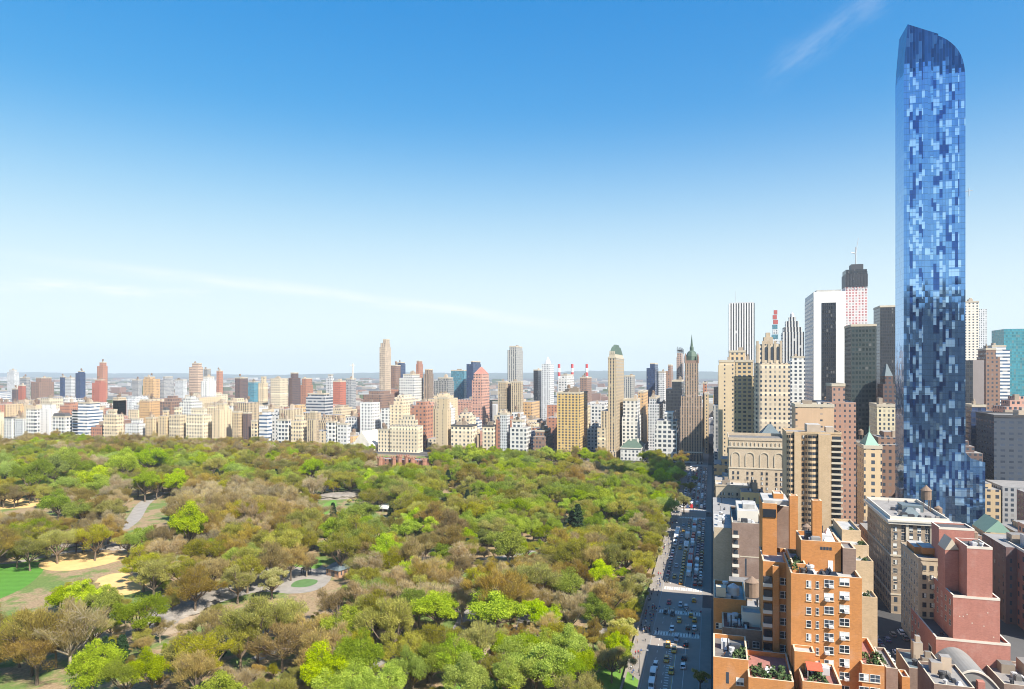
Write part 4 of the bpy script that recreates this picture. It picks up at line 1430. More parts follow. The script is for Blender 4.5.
def win_mesh(wd, ht, style, frame='white_paint'):
    key = (wd, ht, style, frame)
    if key in WM:
        return WM[key]
    q = MB()
    a = wd / 2
    f = .06
    q.box(-.02, .05, -a + f, a - f, f, ht - f, 0)
    q.box(-.07, .05, -a, -a + f, 0, ht, 1)
    q.box(-.07, .05, a - f, a, 0, ht, 1)
    q.box(-.068, .05, -a + f, a - f, 0, f, 1)
    q.box(-.068, .05, -a + f, a - f, ht - f, ht, 1)
    if wd > 1.3:
        n = 3 if wd > 2.2 else 2
        for k in range(1, n):
            yy = -a + wd * k / n
            q.box(-.06, .05, yy - .04, yy + .04, f, ht - f, 1)
    q.box(-.055, .05, -a + f, a - f, ht * .5 - .03, ht * .5 + .03, 1)
    if style == 'blind':
        q.box(-.03, -.021, -a + f, a - f, ht * .42, ht - f, 2)
    if style == 'half':
        q.box(-.03, -.021, -a + f, a * .1, ht * .15, ht - f, 2)
    q.box(-.16, .05, -a - .1, a + .1, -.12, -.003, 3)
    WM[key] = q.mesh('window', [M['pane'], M[frame], M['blind'], M['brick_orange_trim']])
    return WM[key]


def windows(parent, x, ys, zs, wd, ht, rnd, mix=('dark', 'dark', 'blind', 'half'), frame='white_paint', rz=0.0, skip=0.0, name='window'):
    """windows standing in a wall that faces the camera (rz = 0) or north (rz = -90 degrees, then ys are x and x is y)"""
    for z in zs:
        for y in ys:
            if rnd.random() < skip:
                continue
            me = win_mesh(wd, ht, rnd.choice(mix), frame)
            loc = (x, y, z) if rz == 0 else (y, x, z)
            link(name, me, parent, loc, rz)


def para(q, x0, x1, y0, y1, z, h=1.1, th=.35, m=0, cap=1):
    """parapet round a flat roof, with a pale coping"""
    q.box(x0, x0 + th, y0, y1, z, z + h, m, cap)
    q.box(x1 - th, x1, y0, y1, z, z + h, m, cap)
    q.box(x0 + th, x1 - th, y0, y0 + th, z, z + h, m, cap)
    q.box(x0 + th, x1 - th, y1 - th, y1, z, z + h, m, cap)


def shrub(parent, x, y, z, r, seed):
    rr = random.Random(seed)
    q = MB()
    for k in range(46):
        a, e = rr.random() * 6.283, rr.random() * 1.5
        d = r * (.45 + .55 * rr.random())
        p = Vector((math.cos(a) * math.cos(e) * d, math.sin(a) * math.cos(e) * d, math.sin(e) * d * 1.3 + .1))
        n = Vector((rr.uniform(-1, 1), rr.uniform(-1, 1), rr.uniform(-1, 1))).normalized()
        t1 = n.orthogonal().normalized() * r * .26
        t2 = n.cross(t1)
        q.add([tuple(p + t1), tuple(p + t2), tuple(p - t1), tuple(p - t2)], [(0, 1, 2, 3)])
    return q.build('planter', M['hedge'], parent, (x, y, z))


# ---- the orange brick apartment building in the foreground
rnd = random.Random(11)
X0 = 161.0
OB = empty('orange_apartment_building', (X0, yat(826, X0), 0))
tag(OB, 'orange brick apartment building with terraces, chimneys and white framed windows, nearest to the camera', 'building')
bx, by = X0, yat(826, X0)


def Yl(px, X):
    return yat(px, X) - by


def ob(name, X, a, c, top, depth, z0=-.3, parapet=1.0, mats=None, topm=1):
    """one brick volume of the orange building, given by its front X and pixel columns"""
    q = MB()
    y1, y0 = Yl(a, X), Yl(c, X)
    z = hat(top, X, y1 + by)
    q.box(X - bx, X - bx + depth, y0, y1, z0, z - (parapet or 0), 0, 2)
    if parapet:
        para(q, X - bx, X - bx + depth, y0, y1, z - parapet, parapet)
    q.build(name, mats or [M['brick_orange'], M['brick_orange_trim'], M['roof_white']], OB)
    return X - bx, y0, y1, z


fx, y0, y1, zM = ob('wall', 161, 791, 862, 573, 18)
colpx = [808.7, 817.4, 829.0, 844.5]
px2z = zd(161, yat(826, 161)) / FPX
fl = 13.35 * px2z
z_first = hat(584 + 5, 161, yat(826, 161))
for k in range(9):
    zr = z_first - k * fl
    link('window', win_mesh(1.0, 1.5, rnd.choice(('dark', 'half', 'dark')), 'white_paint'), OB, (fx - .0, Yl(colpx[0], 161), zr))
    link('window', win_mesh(.62, 1.5, 'dark', 'white_paint'), OB, (fx, Yl(colpx[1], 161), zr))
    for ci, dz in ((2, 0), (3, fl * .35)):
        if ci == 2 and k > 6:
            pass
        zz = zr + dz + (.4 if ci == 2 else 0)
        link('window', win_mesh(1.9, 1.6, rnd.choice(('dark', 'blind', 'half', 'dark')), 'white_paint'), OB, (fx, Yl(colpx[ci], 161), zz))
        if rnd.random() < .72:
            q = MB()
            sgn = rnd.choice((-1, 1)) * .35
            q.box(-.65, .0, sgn - .42, sgn + .42, .02, .55)
            q.box(-.66, -.651, sgn - .34, sgn + .34, .08, .48, 1)
            q.build('air_conditioner', [M['white_paint'], M['steel_light']], OB, (fx - .03, Yl(colpx[ci], 161), zz))
# upper left roof terrace step and penthouse
ob('wall', 165, 792, 806, 563, 13, z0=zM - 1.2)
px_, py0, py1, pz = ob('penthouse', 168, 801, 841, 540, 10, z0=zM - 1)
q = MB()
for k in range(4):
    yy = Yl(826, 168) + (k - 1.5) * .62
    q.box(px_ - .05, px_ - .005, yy - .24, yy + .24, hat(550, 168, yat(826, 168)), hat(547, 168, yat(826, 168)))
q.build('window_strip', M['pane'], OB)
q = MB()
q.box(px_ - .06, px_ - .005, Yl(830.5, 168) - .5, Yl(830.5, 168) + .5, zM - .95, zM + 1.5)
q.build('door', M['white_paint'], OB)
ob('chimney', 171, 812.5, 822, 500.5, 2.4, z0=zM - 1, parapet=.3)
ob('chimney', 181, 789.7, 798, 495.5, 2.2, z0=30, parapet=.3)
q = MB()
q.frustum(px_ + 2, px_ + 8, Yl(838, 168), Yl(825, 168), pz - .9, pz + 1.9, .15)
q.build('skylight', M['white_paint'], OB)
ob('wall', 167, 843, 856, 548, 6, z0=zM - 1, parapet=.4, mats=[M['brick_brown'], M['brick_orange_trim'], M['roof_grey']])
# left tower: lit pier, recess shade painted as brown brick, white roof
ux, uy0, uy1, uz = ob('wall', 182, 762.5, 777, 503, 12, parapet=.8)
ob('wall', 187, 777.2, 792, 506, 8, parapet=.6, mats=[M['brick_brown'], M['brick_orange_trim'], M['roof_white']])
q = MB()
q.box(183 - bx, 194 - bx, Yl(789, 183), Yl(763, 183), uz - .4, uz + .55)
q.build('roof', M['roof_white'], OB)
q = MB()
q.box(182 - bx - .2, 182 - bx, Yl(776, 182), Yl(763, 182), uz - 3.4, uz - 1.4)
q.build('window_band', M['glass_dark'], OB)
ob('bulkhead', 186, 773.5, 783.5, 493.5, 5, z0=uz, parapet=.2)
# left wing with bay windows
ax, ay0, ay1, az = ob('wall', 172, 763, 791.5, 561, 14)
ob('pier', 171, 772.7, 779.3, 566, 1.3, parapet=.3)
zs = [hat(585 + 13.4 * k, 172, yat(785, 172)) for k in range(8)]
windows(OB, ax, [Yl(784.5, 172)], zs, 2.0, 1.6, rnd, ('dark', 'half', 'dark'))
for k in range(8):
    q = MB()
    za = zs[k] - .5
    q.box(-1.0, 0, -1.0, 1.0, 0, .8, 0)
    q.box(-.9, 0, -.9, .9, .8, 2.3, 1)
    q.build('bay_window', [M['stone_white'], M['pane']], OB, (ax, Yl(767.5, 172), za))
# low wing by the street
lx, ly0, ly1, lz = ob('wall', 186, 713.6, 746, 597.5, 16)
q = MB()
q.lathe([(1.5, lz), (1.5, lz + 2.0), (.2, lz + 2.9)], 12, 0, (lx + 4, (ly0 + ly1) / 2 - 1))
q.box(lx + 1, lx + 3.5, ly1 - 3, ly1 - .6, lz, lz + 2.4, 1)
q.build('water_tank', [M['steel_light'], M['limestone']], OB)
mx, my0, my1, mz = ob('wall', 175, 722.5, 763, 627, 11, mats=[M['brick_brown'], M['brick_orange_trim'], M['red_roof']])  # brown brick here paints in the shade on this orange wing
wx, wy0, wy1, wz = ob('wall', 180, 742, 763, 612, 5, z0=mz - 2, parapet=.5, mats=[M['stone_white'], M['brick_orange_trim'], M['roof_white']])
windows(OB, mx, [Yl(p, 175) for p in (731, 745, 756)], [mz - 4.2, mz - 7.4, mz - 10.6, mz - 13.8], 1.5, 1.5, rnd, ('dark', 'half', 'dark'))
windows(OB, lx, [Yl(p, 186) for p in (719, 726)], [mz - 4.4, mz - 7.6, mz - 10.8], 1.6, 1.5, rnd, ('dark', 'half', 'dark'))
# front terraces
tx, ty0, ty1, tz = ob('wall', 156, 713.3, 748.5, 656.5, 14, mats=[M['brick_orange'], M['brick_orange_trim'], M['roof_grey']])
q = MB()
q.box(tx - .04, tx - .005, Yl(727.5, 156) - .3, Yl(727.5, 156) + .3, tz - 5.4, tz - 3)
q.build('slot_window', M['pane'], OB)
windows(OB, tx, [Yl(740, 156)], [tz - 5.5, tz - 8.5], 1.6, 1.6, rnd)
t2x, t2y0, t2y1, t2z = ob('wall', 152, 748.5, 794, 677, 15, mats=[M['brick_orange'], M['brick_orange_trim'], M['red_roof']])
windows(OB, t2x, [Yl(p, 152) for p in (757, 770, 784)], [t2z - 4], 1.6, 1.6, rnd)
t3x, t3y0, t3y1, t3z = ob('wall', 150.5, 802.5, 842, 681, 10.4, mats=[M['brick_orange'], M['brick_orange_trim'], M['red_roof']])
ob('wall', 157, 794.5, 815, 651, 3.9, z0=20, parapet=.5)
ob('wall', 159, 862.2, 884.5, 664, 16, mats=[M['brick_orange'], M['brick_orange_trim'], M['red_roof']])
windows(OB, 159 - bx, [Yl(p, 159) for p in (858 + 6, 875)], [hat(682, 159, yat(870, 159)), hat(695, 159, yat(870, 159))], 1.9, 1.6, rnd, ('dark', 'half'))
for (xx0, xx1, yy0, yy1, zz0, sd) in ((fx + 1, fx + 6, y0 + 1, y1 - 1, zM - .9, 1), (px_ + 1, px_ + 9, py0 + 1, py1 - 1, pz - .9, 2), (ux + 1, ux + 11, uy0 + 1, uy1 - 1, uz + .56, 3), (lx + 1, lx + 15, ly0 + 1, ly1 - 1, lz - .9, 4), (mx + 1, mx + 10, my0 + 1, my1 - 1, mz - .9, 5), (tx + 1, tx + 12, ty0 + 1, ty1 - 1, tz - .9, 6), (t3x + 5, t3x + 9, t3y0 + 1, t3y1 - 1, t3z - .9, 12)):
    equipment(OB, xx0, xx1, yy0, yy1, zz0, sd, 14)
# terrace life: planters, a table under a red awning, garden chairs
k = 0
for (X, a, c, zz, n) in ((156, 752, 790, t2z - .9, 22), (153.5, 806, 826, t3z - .9, 12), (163, 865, 883, hat(664, 159, yat(870, 159)) - 1, 10), (160, 735, 748, tz - .9, 7), (166, 792, 800, zM + .1, 5)):
    for i in range(n):
        xx = X - bx + rnd.uniform(-2.4, 3.5)
        shrub(OB, xx, Yl(a + (c - a) * (i + rnd.random() * .6) / n, X), zz, rnd.uniform(.5, 1.2), k)
        k += 1
q = MB()
q.add([(0, -1.5, 2.1), (3.2, -1.5, 2.6), (3.2, 1.5, 2.6), (0, 1.5, 2.1), (0, -1.5, 2.02), (3.2, -1.5, 2.52), (3.2, 1.5, 2.52), (0, 1.5, 2.02)], [(0, 1, 2, 3), (7, 6, 5, 4), (0, 4, 5, 1), (1, 5, 6, 2), (2, 6, 7, 3), (3, 7, 4, 0)])
for yy in (-1.4, 1.4):
    for xx in (.1, 3.1):
        q.tube((xx, yy, 0), (xx, yy, 2.1), .05, .05, 5, 1)
o = q.build('terrace_awning', [M['awning_red'], M['white_paint']], None, (153.5, yat(815, 154), t3z - .95))
tag(o, 'red awning on four posts over the planted terrace of the orange building', 'awning')
q = MB()
q.box(-.5, .5, -1.0, 1.0, .7, .76)
for a in (-.4, .4):
    for c in (-.9, .9):
        q.box(a - .04, a + .04, c - .04, c + .04, 0, .7)
o = q.build('garden_table', M['white_paint'], None, (157.5, yat(770, 157.5), t2z - .97))
tag(o, 'pale garden table among planters on the terrace below the bay windows', 'table')
for i, (dx, dy, r_) in enumerate(((-1, -.4, 0), (-1, .5, .2), (1, -.4, 3.1), (1, .5, 3.3))):
    q = MB()
    q.box(-.25, .25, -.25, .25, .4, .45)
    q.box(-.25, -.2, -.25, .25, .45, .9)
    for a in (-.22, .2):
        for c in (-.22, .2):
            q.box(a - .025, a + .025, c - .025, c + .025, 0, .4)
    o = q.build('garden_chair', M['white_paint'], None, (157.5 + dx, yat(770, 157.5) + dy, t2z - .97))
    o.rotation_euler = (0, 0, r_)
    tag(o, 'white garden chair drawn up to the pale terrace table', 'chair', 'chairs round the terrace table')
FOOT.append((148, 205, yat(886, 160), 1))
RECTS.append((713, 886, 495, 700, 160))
ANCH.append(('orange apartment building', 826, 620))

# ---- brown brick block behind it, balconies at its left edge
rnd = random.Random(12)
X = 250
ya, yb = yat(714.2, X), yat(732, X)
yc_ = yat(763, X)
root = empty('brown_apartment_block', (X, yc_, 0))
tag(root, 'brown brick block with a blank front and stacked balconies, behind the orange building', 'building')
h = hat(527, X, yc_)
q = MB()
q.box(0, 30, 0, yb - yc_, -.3, h, 0, 2)
para(q, 0, 30, 0, yb - yc_, h + .002, 1.0)
q.build('wall', [M['brick_brown'], M['limestone'], M['roof_grey']], root)
q = MB()
q.box(8, 28, 1, yb - yc_ - 2, h, h + 3.6, 0, 1)
q.box(12, 20, 2, 6, h + 3.6, h + 5.2, 1)
q.build('bulkhead', [M['stone_white'], M['roof_white']], root)
h2 = hat(528, X + 6, yb)
q = MB()
q.box(6, 29.9, yb - yc_ + .01, ya - yc_, -.3, h2, 0, 1)
q.build('wing', [M['beige_wall'], M['roof_white']], root)
equipment(root, 1, 7, 1, yb - yc_ - 1, h, 21, 9)
equipment(root, 8, 28, yb - yc_ + 1, ya - yc_ - 1, h2, 22, 8)
for k in range(13):
    q = MB()
    z = h - 4 - 3.3 * k
    q.box(-1.2, -.01, yb - yc_ - 2.3, yb - yc_ - .1, z, z + .18, 0)
    q.box(-1.2, -1.12, yb - yc_ - 2.3, yb - yc_ - .1, z + .181, z + 1.05, 0)
    q.box(-.04, -.012, yb - yc_ - 1.9, yb - yc_ - .5, z + .181, z + 2.3, 1)
    q.build('balcony', [M['stone_white'], M['pane']], root)
q = MB()
q.box(-.05, -.01, (yb - yc_) * .55 - .25, (yb - yc_) * .55 + .25, h - 17, h - 11)
q.build('slot_window', M['pane'], root)
q = MB()
for zf in (.32, .55):
    q.box(-.06, -.012, .3, yb - yc_ - 2.5, h - 33 * zf, h - 33 * zf + .35)
q.build('string_course', M['limestone'], root)
FOOT.append((X - 1, X + 31, yc_, 1))
RECTS.append((714, 763, 525, 600, X))
ANCH.append(('brown brick block', 740, 560))

# tank on a frame between the two
q = MB()
cx, cy = 0, 0
for a in (-1.5, 1.5):
    for c in (-1.5, 1.5):
        q.tube((a, c, -8), (a, c, 0), .15, .15, 5, 1)
q.box(-2, 2, -2, 2, -.3, 0, 1)
q.lathe([(2.0, 0), (2.0, 4.2), (2.15, 4.2), (.2, 5.7)], 14, 0)
Yt = yat(752, 215)
zz = hat(596, 215, Yt)
q.box(-6, 6, -6, 6, -zz, -8, 2)
o = q.build('water_tower_building', [M['tank_wood'], M['steel_dark'], M['limestone']], None, (215, Yt, zz))
tag(o, 'low pale building carrying a dark wooden water tank, between orange and brown blocks', 'building')

# ---- tan hotel block with blind arches, and its lower wing
rnd = random.Random(13)
X = 430
yL, yR = yat(729, X), yat(786.5, X)
root = empty('arched_tan_block', (X, yR, 0))
tag(root, 'broad tan hotel block with four blind arches under its cornice', 'building')
wy = yL - yR
h = hat(440, X, yL)
q = MB()
q.box(0, 34, 0, wy, -.3, h, 0, 2)
para(q, -.3, 34.3, -.3, wy + .3, h + .002, 1.6)
q.box(-.5, 0, -.5, wy + .5, h - 4.2, h - 3.4, 1)
q.box(-.3, 0, -.3, wy + .3, h - 16.4, h - 15.8, 1)
for k in range(14):
    q.box(-.42, -.001, wy * (k + .3) / 14, wy * (k + .62) / 14, h - 3.39, h - 1.2, 1)
q.build('wall', [M['beige_wall'], M['limestone'], M['roof_grey']], root)
for k in range(4):
    cy = wy * (k + .5) / 4 + .2
    q = MB()
    rr = 2.1
    for i in range(12):
        a0, a1 = i * math.pi / 12, (i + 1) * math.pi / 12
        q.yz_prism([(cy + rr * math.cos(a0), h - 9.2 + rr * math.sin(a0)), (cy + (rr + .45) * math.cos(a0), h - 9.2 + (rr + .45) * math.sin(a0)),
                    (cy + (rr + .45) * math.cos(a1), h - 9.2 + (rr + .45) * math.sin(a1)), (cy + rr * math.cos(a1), h - 9.2 + rr * math.sin(a1))], -.35, -.01)
    q.box(-.35, -.01, cy - rr - .45, cy - rr, h - 15, h - 9.2)
    q.box(-.35, -.01, cy + rr, cy + rr + .45, h - 15, h - 9.2)
    q.build('blind_arch', M['limestone'], root)
fl = 4.95 * zd(X, yL) / FPX
ys = []
for k in range(4):
    cy = wy * (k + .5) / 4 + .2
    ys += [cy - 1.35, cy + 1.35]
windows(root, 0, ys, [h - 20 - fl * k for k in range(12)], 1.15, 1.8, rnd, ('dark', 'dark', 'dark', 'half'), 'steel_dark')
FOOT.append((X - 1, X + 35, yR - 1, 1))
RECTS.append((729, 787, 437, 492, X))
ANCH.append(('arched tan block', 757, 465))
X = 412
yL, yR = yat(715.8, X), yat(750, X)
root = empty('tan_hotel_wing', (X, yR, 0))
tag(root, 'lower tan hotel wing with four files of paired windows on the street edge', 'building')
wy = yL - yR
h = hat(486, X, yL)
q = MB()
q.box(0, 16, 0, wy, -.3, h, 0, 2)
para(q, -.2, 16.2, -.2, wy + .2, h + .002, 1.0)
q.build('wall', [M['beige_wall'], M['limestone'], M['roof_white']], root)
windows(root, 0, [wy * f + d for f in (.32, .56, .8) for d in (-.9, .9)], [h - 5 - 2.75 * k for k in range(10)], 1.0, 1.6, rnd, ('dark', 'dark', 'half'), 'steel_dark')
clutter(root, 1, 15, 1, wy - 1, h, 77, False, 1)
FOOT.append((X - 1, X + 17, yR - 1, 1))
RECTS.append((716, 750, 485, 540, X))
X = 395
yL, yR = yat(741, X), yat(764, X)
q = MB()
h = hat(492, X, yL)
q.box(0, 14, 0, yL - yR, -.3, h, 0, 1)
o = q.build('tan_block', [facade((0.58, 0.42, 0.20), cw=3.0, fh=8, wf=.3, hf=.5), M['roof_grey']], None, (X, yR, 0))
tag(o, 'ochre block with three slit windows in front of the arched tan hotel', 'building')
clutter(o, 1, 13, 1, yL - yR - 1, h, 79, False, 2)
RECTS.append((740, 764, 492, 520, X))
X = 405
o_ = None

# ---- balconied tower: bays, pale pier, curved balconies
rnd = random.Random(14)
X = 370
yL, yR = yat(787, X), yat(843, X)
root = empty('balconied_tower', (X, yR, 0))
tag(root, 'beige apartment tower with banded bay windows and white balconies up its right edge', 'building')
wy = yL - yR
h = hat(432.5, X, yL)
fl = 5.65 * zd(X, yR) / FPX
nf = 20
Yp = lambda px: yat(px, X) - yR
q = MB()
q.box(2.5, 24, 0.4, wy, -.3, h - .6, 0, 1)
q.box(0, 2.5, Yp(831), Yp(818.5), -.3, h - .602, 0, 1)
q.box(.2, 2.5, Yp(801), Yp(794.5), -.3, h + .4, 0, 1)
para(q, 2.3, 24.2, .2, wy + .2, h - .598, 1.0, .35, 0, 0)
q.build('wall', [M['tan_wall'], M['roof_grey']], root)
q = MB()
q.box(8, 18, wy * .35, wy * .6, h, h + 3.6, 0, 1)
q.box(9, 15, wy * .1, wy * .25, h, h + 2.4, 0, 1)
q.build('bulkhead', [M['bulkhead'], M['roof_white']], root)


def bay(y0b, y1b, depth):
    """curved bay plan from y0b to y1b, bulging toward the viewer"""
    n = 6
    pts_ = []
    for i in range(n + 1):
        s = i / n
        pts_.append((2.45 - depth * math.sin(math.pi * (.12 + .76 * s)), y1b + (y0b - y1b) * s))
    return pts_ + [(2.45, y0b), (2.45, y1b)]


for (pa, pb, dp) in ((806, 818.3, 2.2), (787.2, 794.3, 2.0)):
    pl = bay(Yp(pb), Yp(pa), dp)
    for k in range(nf):
        z = h - 1.2 - fl * (k + 1)
        q = MB()
        q.prism(pl, z, z + fl * .46, 0)
        inner = [(x + .12 if x < 2.4 else x, y) for x, y in pl]
        q.prism(inner, z + fl * .46 + .002, z + fl - .002, 1)
        for i in range(1, 6, 2):
            q.box(pl[i][0], pl[i][0] + .15, pl[i][1] - .07, pl[i][1] + .07, z + fl * .461, z + fl * .999, 0)
        q.build('bay_window', [M['tan_wall'], M['pane']], root)
for k in range(nf):
    z = h - 1.2 - fl * (k + 1)
    windows(root, 2.5, [Yp(803.6)], [z + .8], 1.3, 1.7, rnd, ('dark', 'dark', 'half'), 'steel_dark')
    q = MB()
    a, c = Yp(843), Yp(831.5)
    q.box(.2, 2.49, a, c, z, z + .2, 0)
    q.box(.2, .32, a, c, z + .201, z + .95, 0)
    q.box(.321, 2.49, a, a + .1, z + .201, z + 1.15, 0)
    q.box(2.40, 2.48, a + .5, c - .6, z + .201, z + fl - .4, 1)
    q.build('balcony', [M['limestone'], M['pane']], root)
FOOT.append((X - 1, X + 25, yR - 1, yL + 1))
RECTS.append((786, 844, 432, 540, X))
ANCH.append(('balconied tower', 815, 470))

# ---- stepped tan terraces right of the orange block
X = 225
root = empty('terraced_tan_block', (X, yat(878, X), 0))
tag(root, 'plain tan block stepping down in planted terraces right of the orange building', 'building')
by2 = yat(878, X)
for (a, c, tp, dX, dpt) in ((842, 861, 531, 22, 18), (842, 869, 546, 14, 26), (842, 873.5, 562, 7, 30), (842, 877.5, 598, 0, 34)):
    q = MB()
    Xx = X + dX
    y1, y0 = yat(a, Xx) - by2, yat(c, Xx) - by2
    z = hat(tp, Xx, y0 + by2)
    q.box(dX, dX + dpt, y0, y1, -.3, z - .7, 0, 1)
    para(q, dX, dX + dpt, y0, y1, z - .698, .8, .3, 0, 0)
    q.build('terrace_stage', [M['tan_wall'], M['roof_white']], root)
    for i in range(5):
        shrub(root, dX + rnd.uniform(1, 6), y0 + rnd.uniform(.8, 3.0), z - .6, rnd.uniform(.5, 1.0), 300 + i + int(tp))
FOOT.append((X - 1, X + 42, by2 - 1, yat(842, X)))
RECTS.append((842, 878, 531, 650, X))
ANCH.append(('terraced tan block', 865, 590))

# ---- ornate block with a deep cornice at the avenue corner
rnd = random.Random(15)
X = 321
yN, yS = yat(891, X), yat(948, X)
D = yN / ratio(867.5) - X
wy = yN - yS
h = hat(521, X, yN)
root = empty('ornate_corner_block', (X, yS, 0))
tag(root, 'ornate tan stone block with a heavy pale cornice and a small roof pavilion', 'building')
q = MB()
q.box(0, D, 0, wy, -.3, h, 0, 2)
q.box(-.25, D + .25, -.25, wy + .25, h * .62, h * .62 + .7, 1)
q.box(-.2, D + .2, -.2, wy + .2, h * .2, h * .2 + .6, 1)
q.build('wall', [facade((0.29, 0.225, 0.16), cw=3.2, fh=3.4, wf=.42, hf=.55, blind=.12, courses=1), M['limestone'], M['roof_grey']], root)
q = MB()
q.box(-1.5, D + 1.5, -1.5, wy + 1.5, h + .002, h + .8)
q.box(-1.1, D + 1.1, -1.1, wy + 1.1, h - 1.0, h)
para(q, -.4, D + .4, -.4, wy + .4, h + .801, 1.3, .4, 0, 0)
q.build('cornice', M['stone_white'], root)
q = MB()
q.box(.05, D - .05, .05, wy - .05, h + .802, h + .86)
q.build('roof', M['roof_grey'], root)
ysw = [wy * (k + .5) / 7 for k in range(7)]
windows(root, 0, ysw, [h - 4.4 - 3.4 * k for k in range(8)], 1.4, 2.1, rnd, ('dark', 'half', 'blind'), 'stone_white')
q = MB()
for k in (2, 5):
    yy = wy * k / 7
    q.box(-.5, -.01, yy - .5, yy + .5, -.3, h - 1.1)
q.build('pilaster', M['limestone'], root)
q = MB()
q.frustum(6, 14, wy * .35, wy * .75, h + .8, h + 4.2, .25)
q.box(18, 26, wy * .2, wy * .6, h + .8, h + 3.6)
q.build('roof_pavilion', M['slate'], root)
equipment(root, 1, D - 1, 1, wy - 1, h + .8, 31, 26)
q = MB()
cx, cy = 22, wy * .1
for a in (-1.3, 1.3):
    for c in (-1.3, 1.3):
        q.tube((cx + a, cy + c, h + .8), (cx + a, cy + c, h + 6), .16, .16, 5)
q.lathe([(2.1, h + 6), (2.1, h + 10), (2.3, h + 10), (.1, h + 12.2)], 12, 0, (cx, cy))
q.build('water_tank', M['tank_wood'], root)
FOOT.append((X - 2, X + D + 2, yS - 2, yN + 2))
RECTS.append((867, 948, 500, 590, X))
ANCH.append(('ornate corner block', 910, 540))

# ---- tan windowed block in front of it
rnd = random.Random(16)
X = 281
yN, yS = yat(918.5, X), yat(948, X)
D = 24.0
wy = yN - yS
h = hat(560, X, yN)
root = empty('tan_side_street_block', (X, yS, 0))
tag(root, 'tan block with many windows and yellow roof sheds, left of the rose brick building', 'building')
q = MB()
q.box(0, D, 0, wy, -.3, h, 0, 1)
para(q, -.2, D + .2, -.2, wy + .2, h + .002, .9, .35, 0, 0)
q.build('wall', [M['beige_wall'], M['roof_grey']], root)
windows(root, 0, [wy * f for f in (.28, .55, .8)], [h - 3.6 - 3.3 * k for k in range(8)], 1.3, 1.8, rnd, ('dark', 'dark', 'half'), 'steel_dark')
windows(root, wy, [D * (k + .5) / 7 for k in range(7)], [h - 3.6 - 3.3 * k for k in range(9)], 1.4, 1.9, rnd, ('dark', 'half', 'dark'), 'stone_white', R(-90))
q = MB()
q.box(6, 14, 2, wy * .7, h + .9, h + 3.2, 0, 1)
q.box(9, 20, wy * .35, wy * .9, h, h + 2.6, 0, 1)
q.build('roof_shed', [M['brick_orange'], M['roof_white']], root)
FOOT.append((X - 1, X + D + 1, yS - 1, yN + 1))
RECTS.append((899, 948, 545, 660, X))

# ---- rose brick building with set-backs
X = 260
YN = yat(936, X)
root = empty('rose_brick_building', (X, YN, 0))
tag(root, 'rose brick building stepping back from a blank lit front with white copings', 'building')
RB = [M['brick_pink'], M['stone_white'], M['roof_dark']]
Yq = lambda px, X_: yat(px, X_) - YN


def rb(name, dX, a, c, tp, dep, z0=-.3, par=.9):
    q = MB()
    Xx = X + dX
    y1, y0 = Yq(a, Xx), Yq(c, Xx)
    z = hat(tp, Xx, y1 + YN)
    q.box(dX, dX + dep, y0, y1, z0, z - par, 0, 2)
    para(q, dX - .05, dX + dep + .05, y0 - .05, y1 + .05, z - par + .002, par, .5, 0, 1)
    q.box(dX - .06, dX + .02, y0 - .05, y1 + .05, z - .75, z - .05, 1)
    q.build(name, RB, root)
    return y0, y1, z


a1 = rb('wall', 0, 936, 1010.5, 637, 30)
equipment(root, 2, 28, a1[0] + 1, a1[1] - 1, a1[2] - .9, 41, 12)
a2 = rb('upper_stage', .15, 953, 1000, 595, 26)
a3 = rb('upper_stage', .3, 967, 992.5, 546, 12)
equipment(root, 1.5, 11, a3[0] + 1, a3[1] - 1, a3[2] - .9, 42, 7)
equipment(root, 13, 24, a2[0] + 1, a2[1] - 1, a2[2] - .9, 43, 10)
a4 = rb('upper_stage', 22, 939, 974.5, 527, 9, par=.5)
q = MB()
zz = a3[2] - 3
y1 = a3[1]
q.add([(8, y1, zz), (8, y1 + 4.2, zz - .5), (16, y1 + 4.2, zz - .5), (16, y1, zz), (8, y1 + 2.1, zz + 3.4), (16, y1 + 2.1, zz + 3.4)], [(0, 4, 1), (1, 4, 5, 2), (2, 5, 3), (3, 5, 4, 0), (0, 1, 2, 3)])
q.build('gable', M['limestone'], root)
q = MB()
q.box(8.1, 15.9, y1 + .1, y1 + 4.1, -.3, zz - .51)
q.build('wall', M['brick_pink'], root)
windows(root, a2[1], [3 + 4.4 * k for k in range(5)], [a2[2] - 4 - 3.4 * k for k in range(3)], 1.6, 1.8, rnd, ('dark', 'half', 'dark'), 'stone_white', R(-90))
windows(root, a1[1], [20, 24, 28], [a1[2] - 4, a1[2] - 8], 1.6, 2.0, rnd, ('dark', 'dark'), 'stone_white', R(-90))
q = MB()
q.box(4, 8, a1[1] + .01, a1[1] + .15, 1.5, 7.5, 1)
q.box(4.4, 7.6, a1[1] + .151, a1[1] + .2, 1.8, 7.2, 0)
q.build('arched_window', [M['pane'], M['stone_white']], root)
rr = random.Random(4)
q = MB()
for k in range(14):
    yy, zz = rr.uniform(a2[0] + 1, a2[1] - 1), rr.uniform(8, a2[2] - 4)
    q.box(.1, .145, yy - .14, yy + .14, zz, zz + .3)
q.build('tie_plate', M['stone_white'], root)
FOOT.append((X - 1, X + 32, yat(1011, X) - 1, YN + 1))
RECTS.append((936, 1011, 520, 680, X))
ANCH.append(('rose brick building', 975, 600))

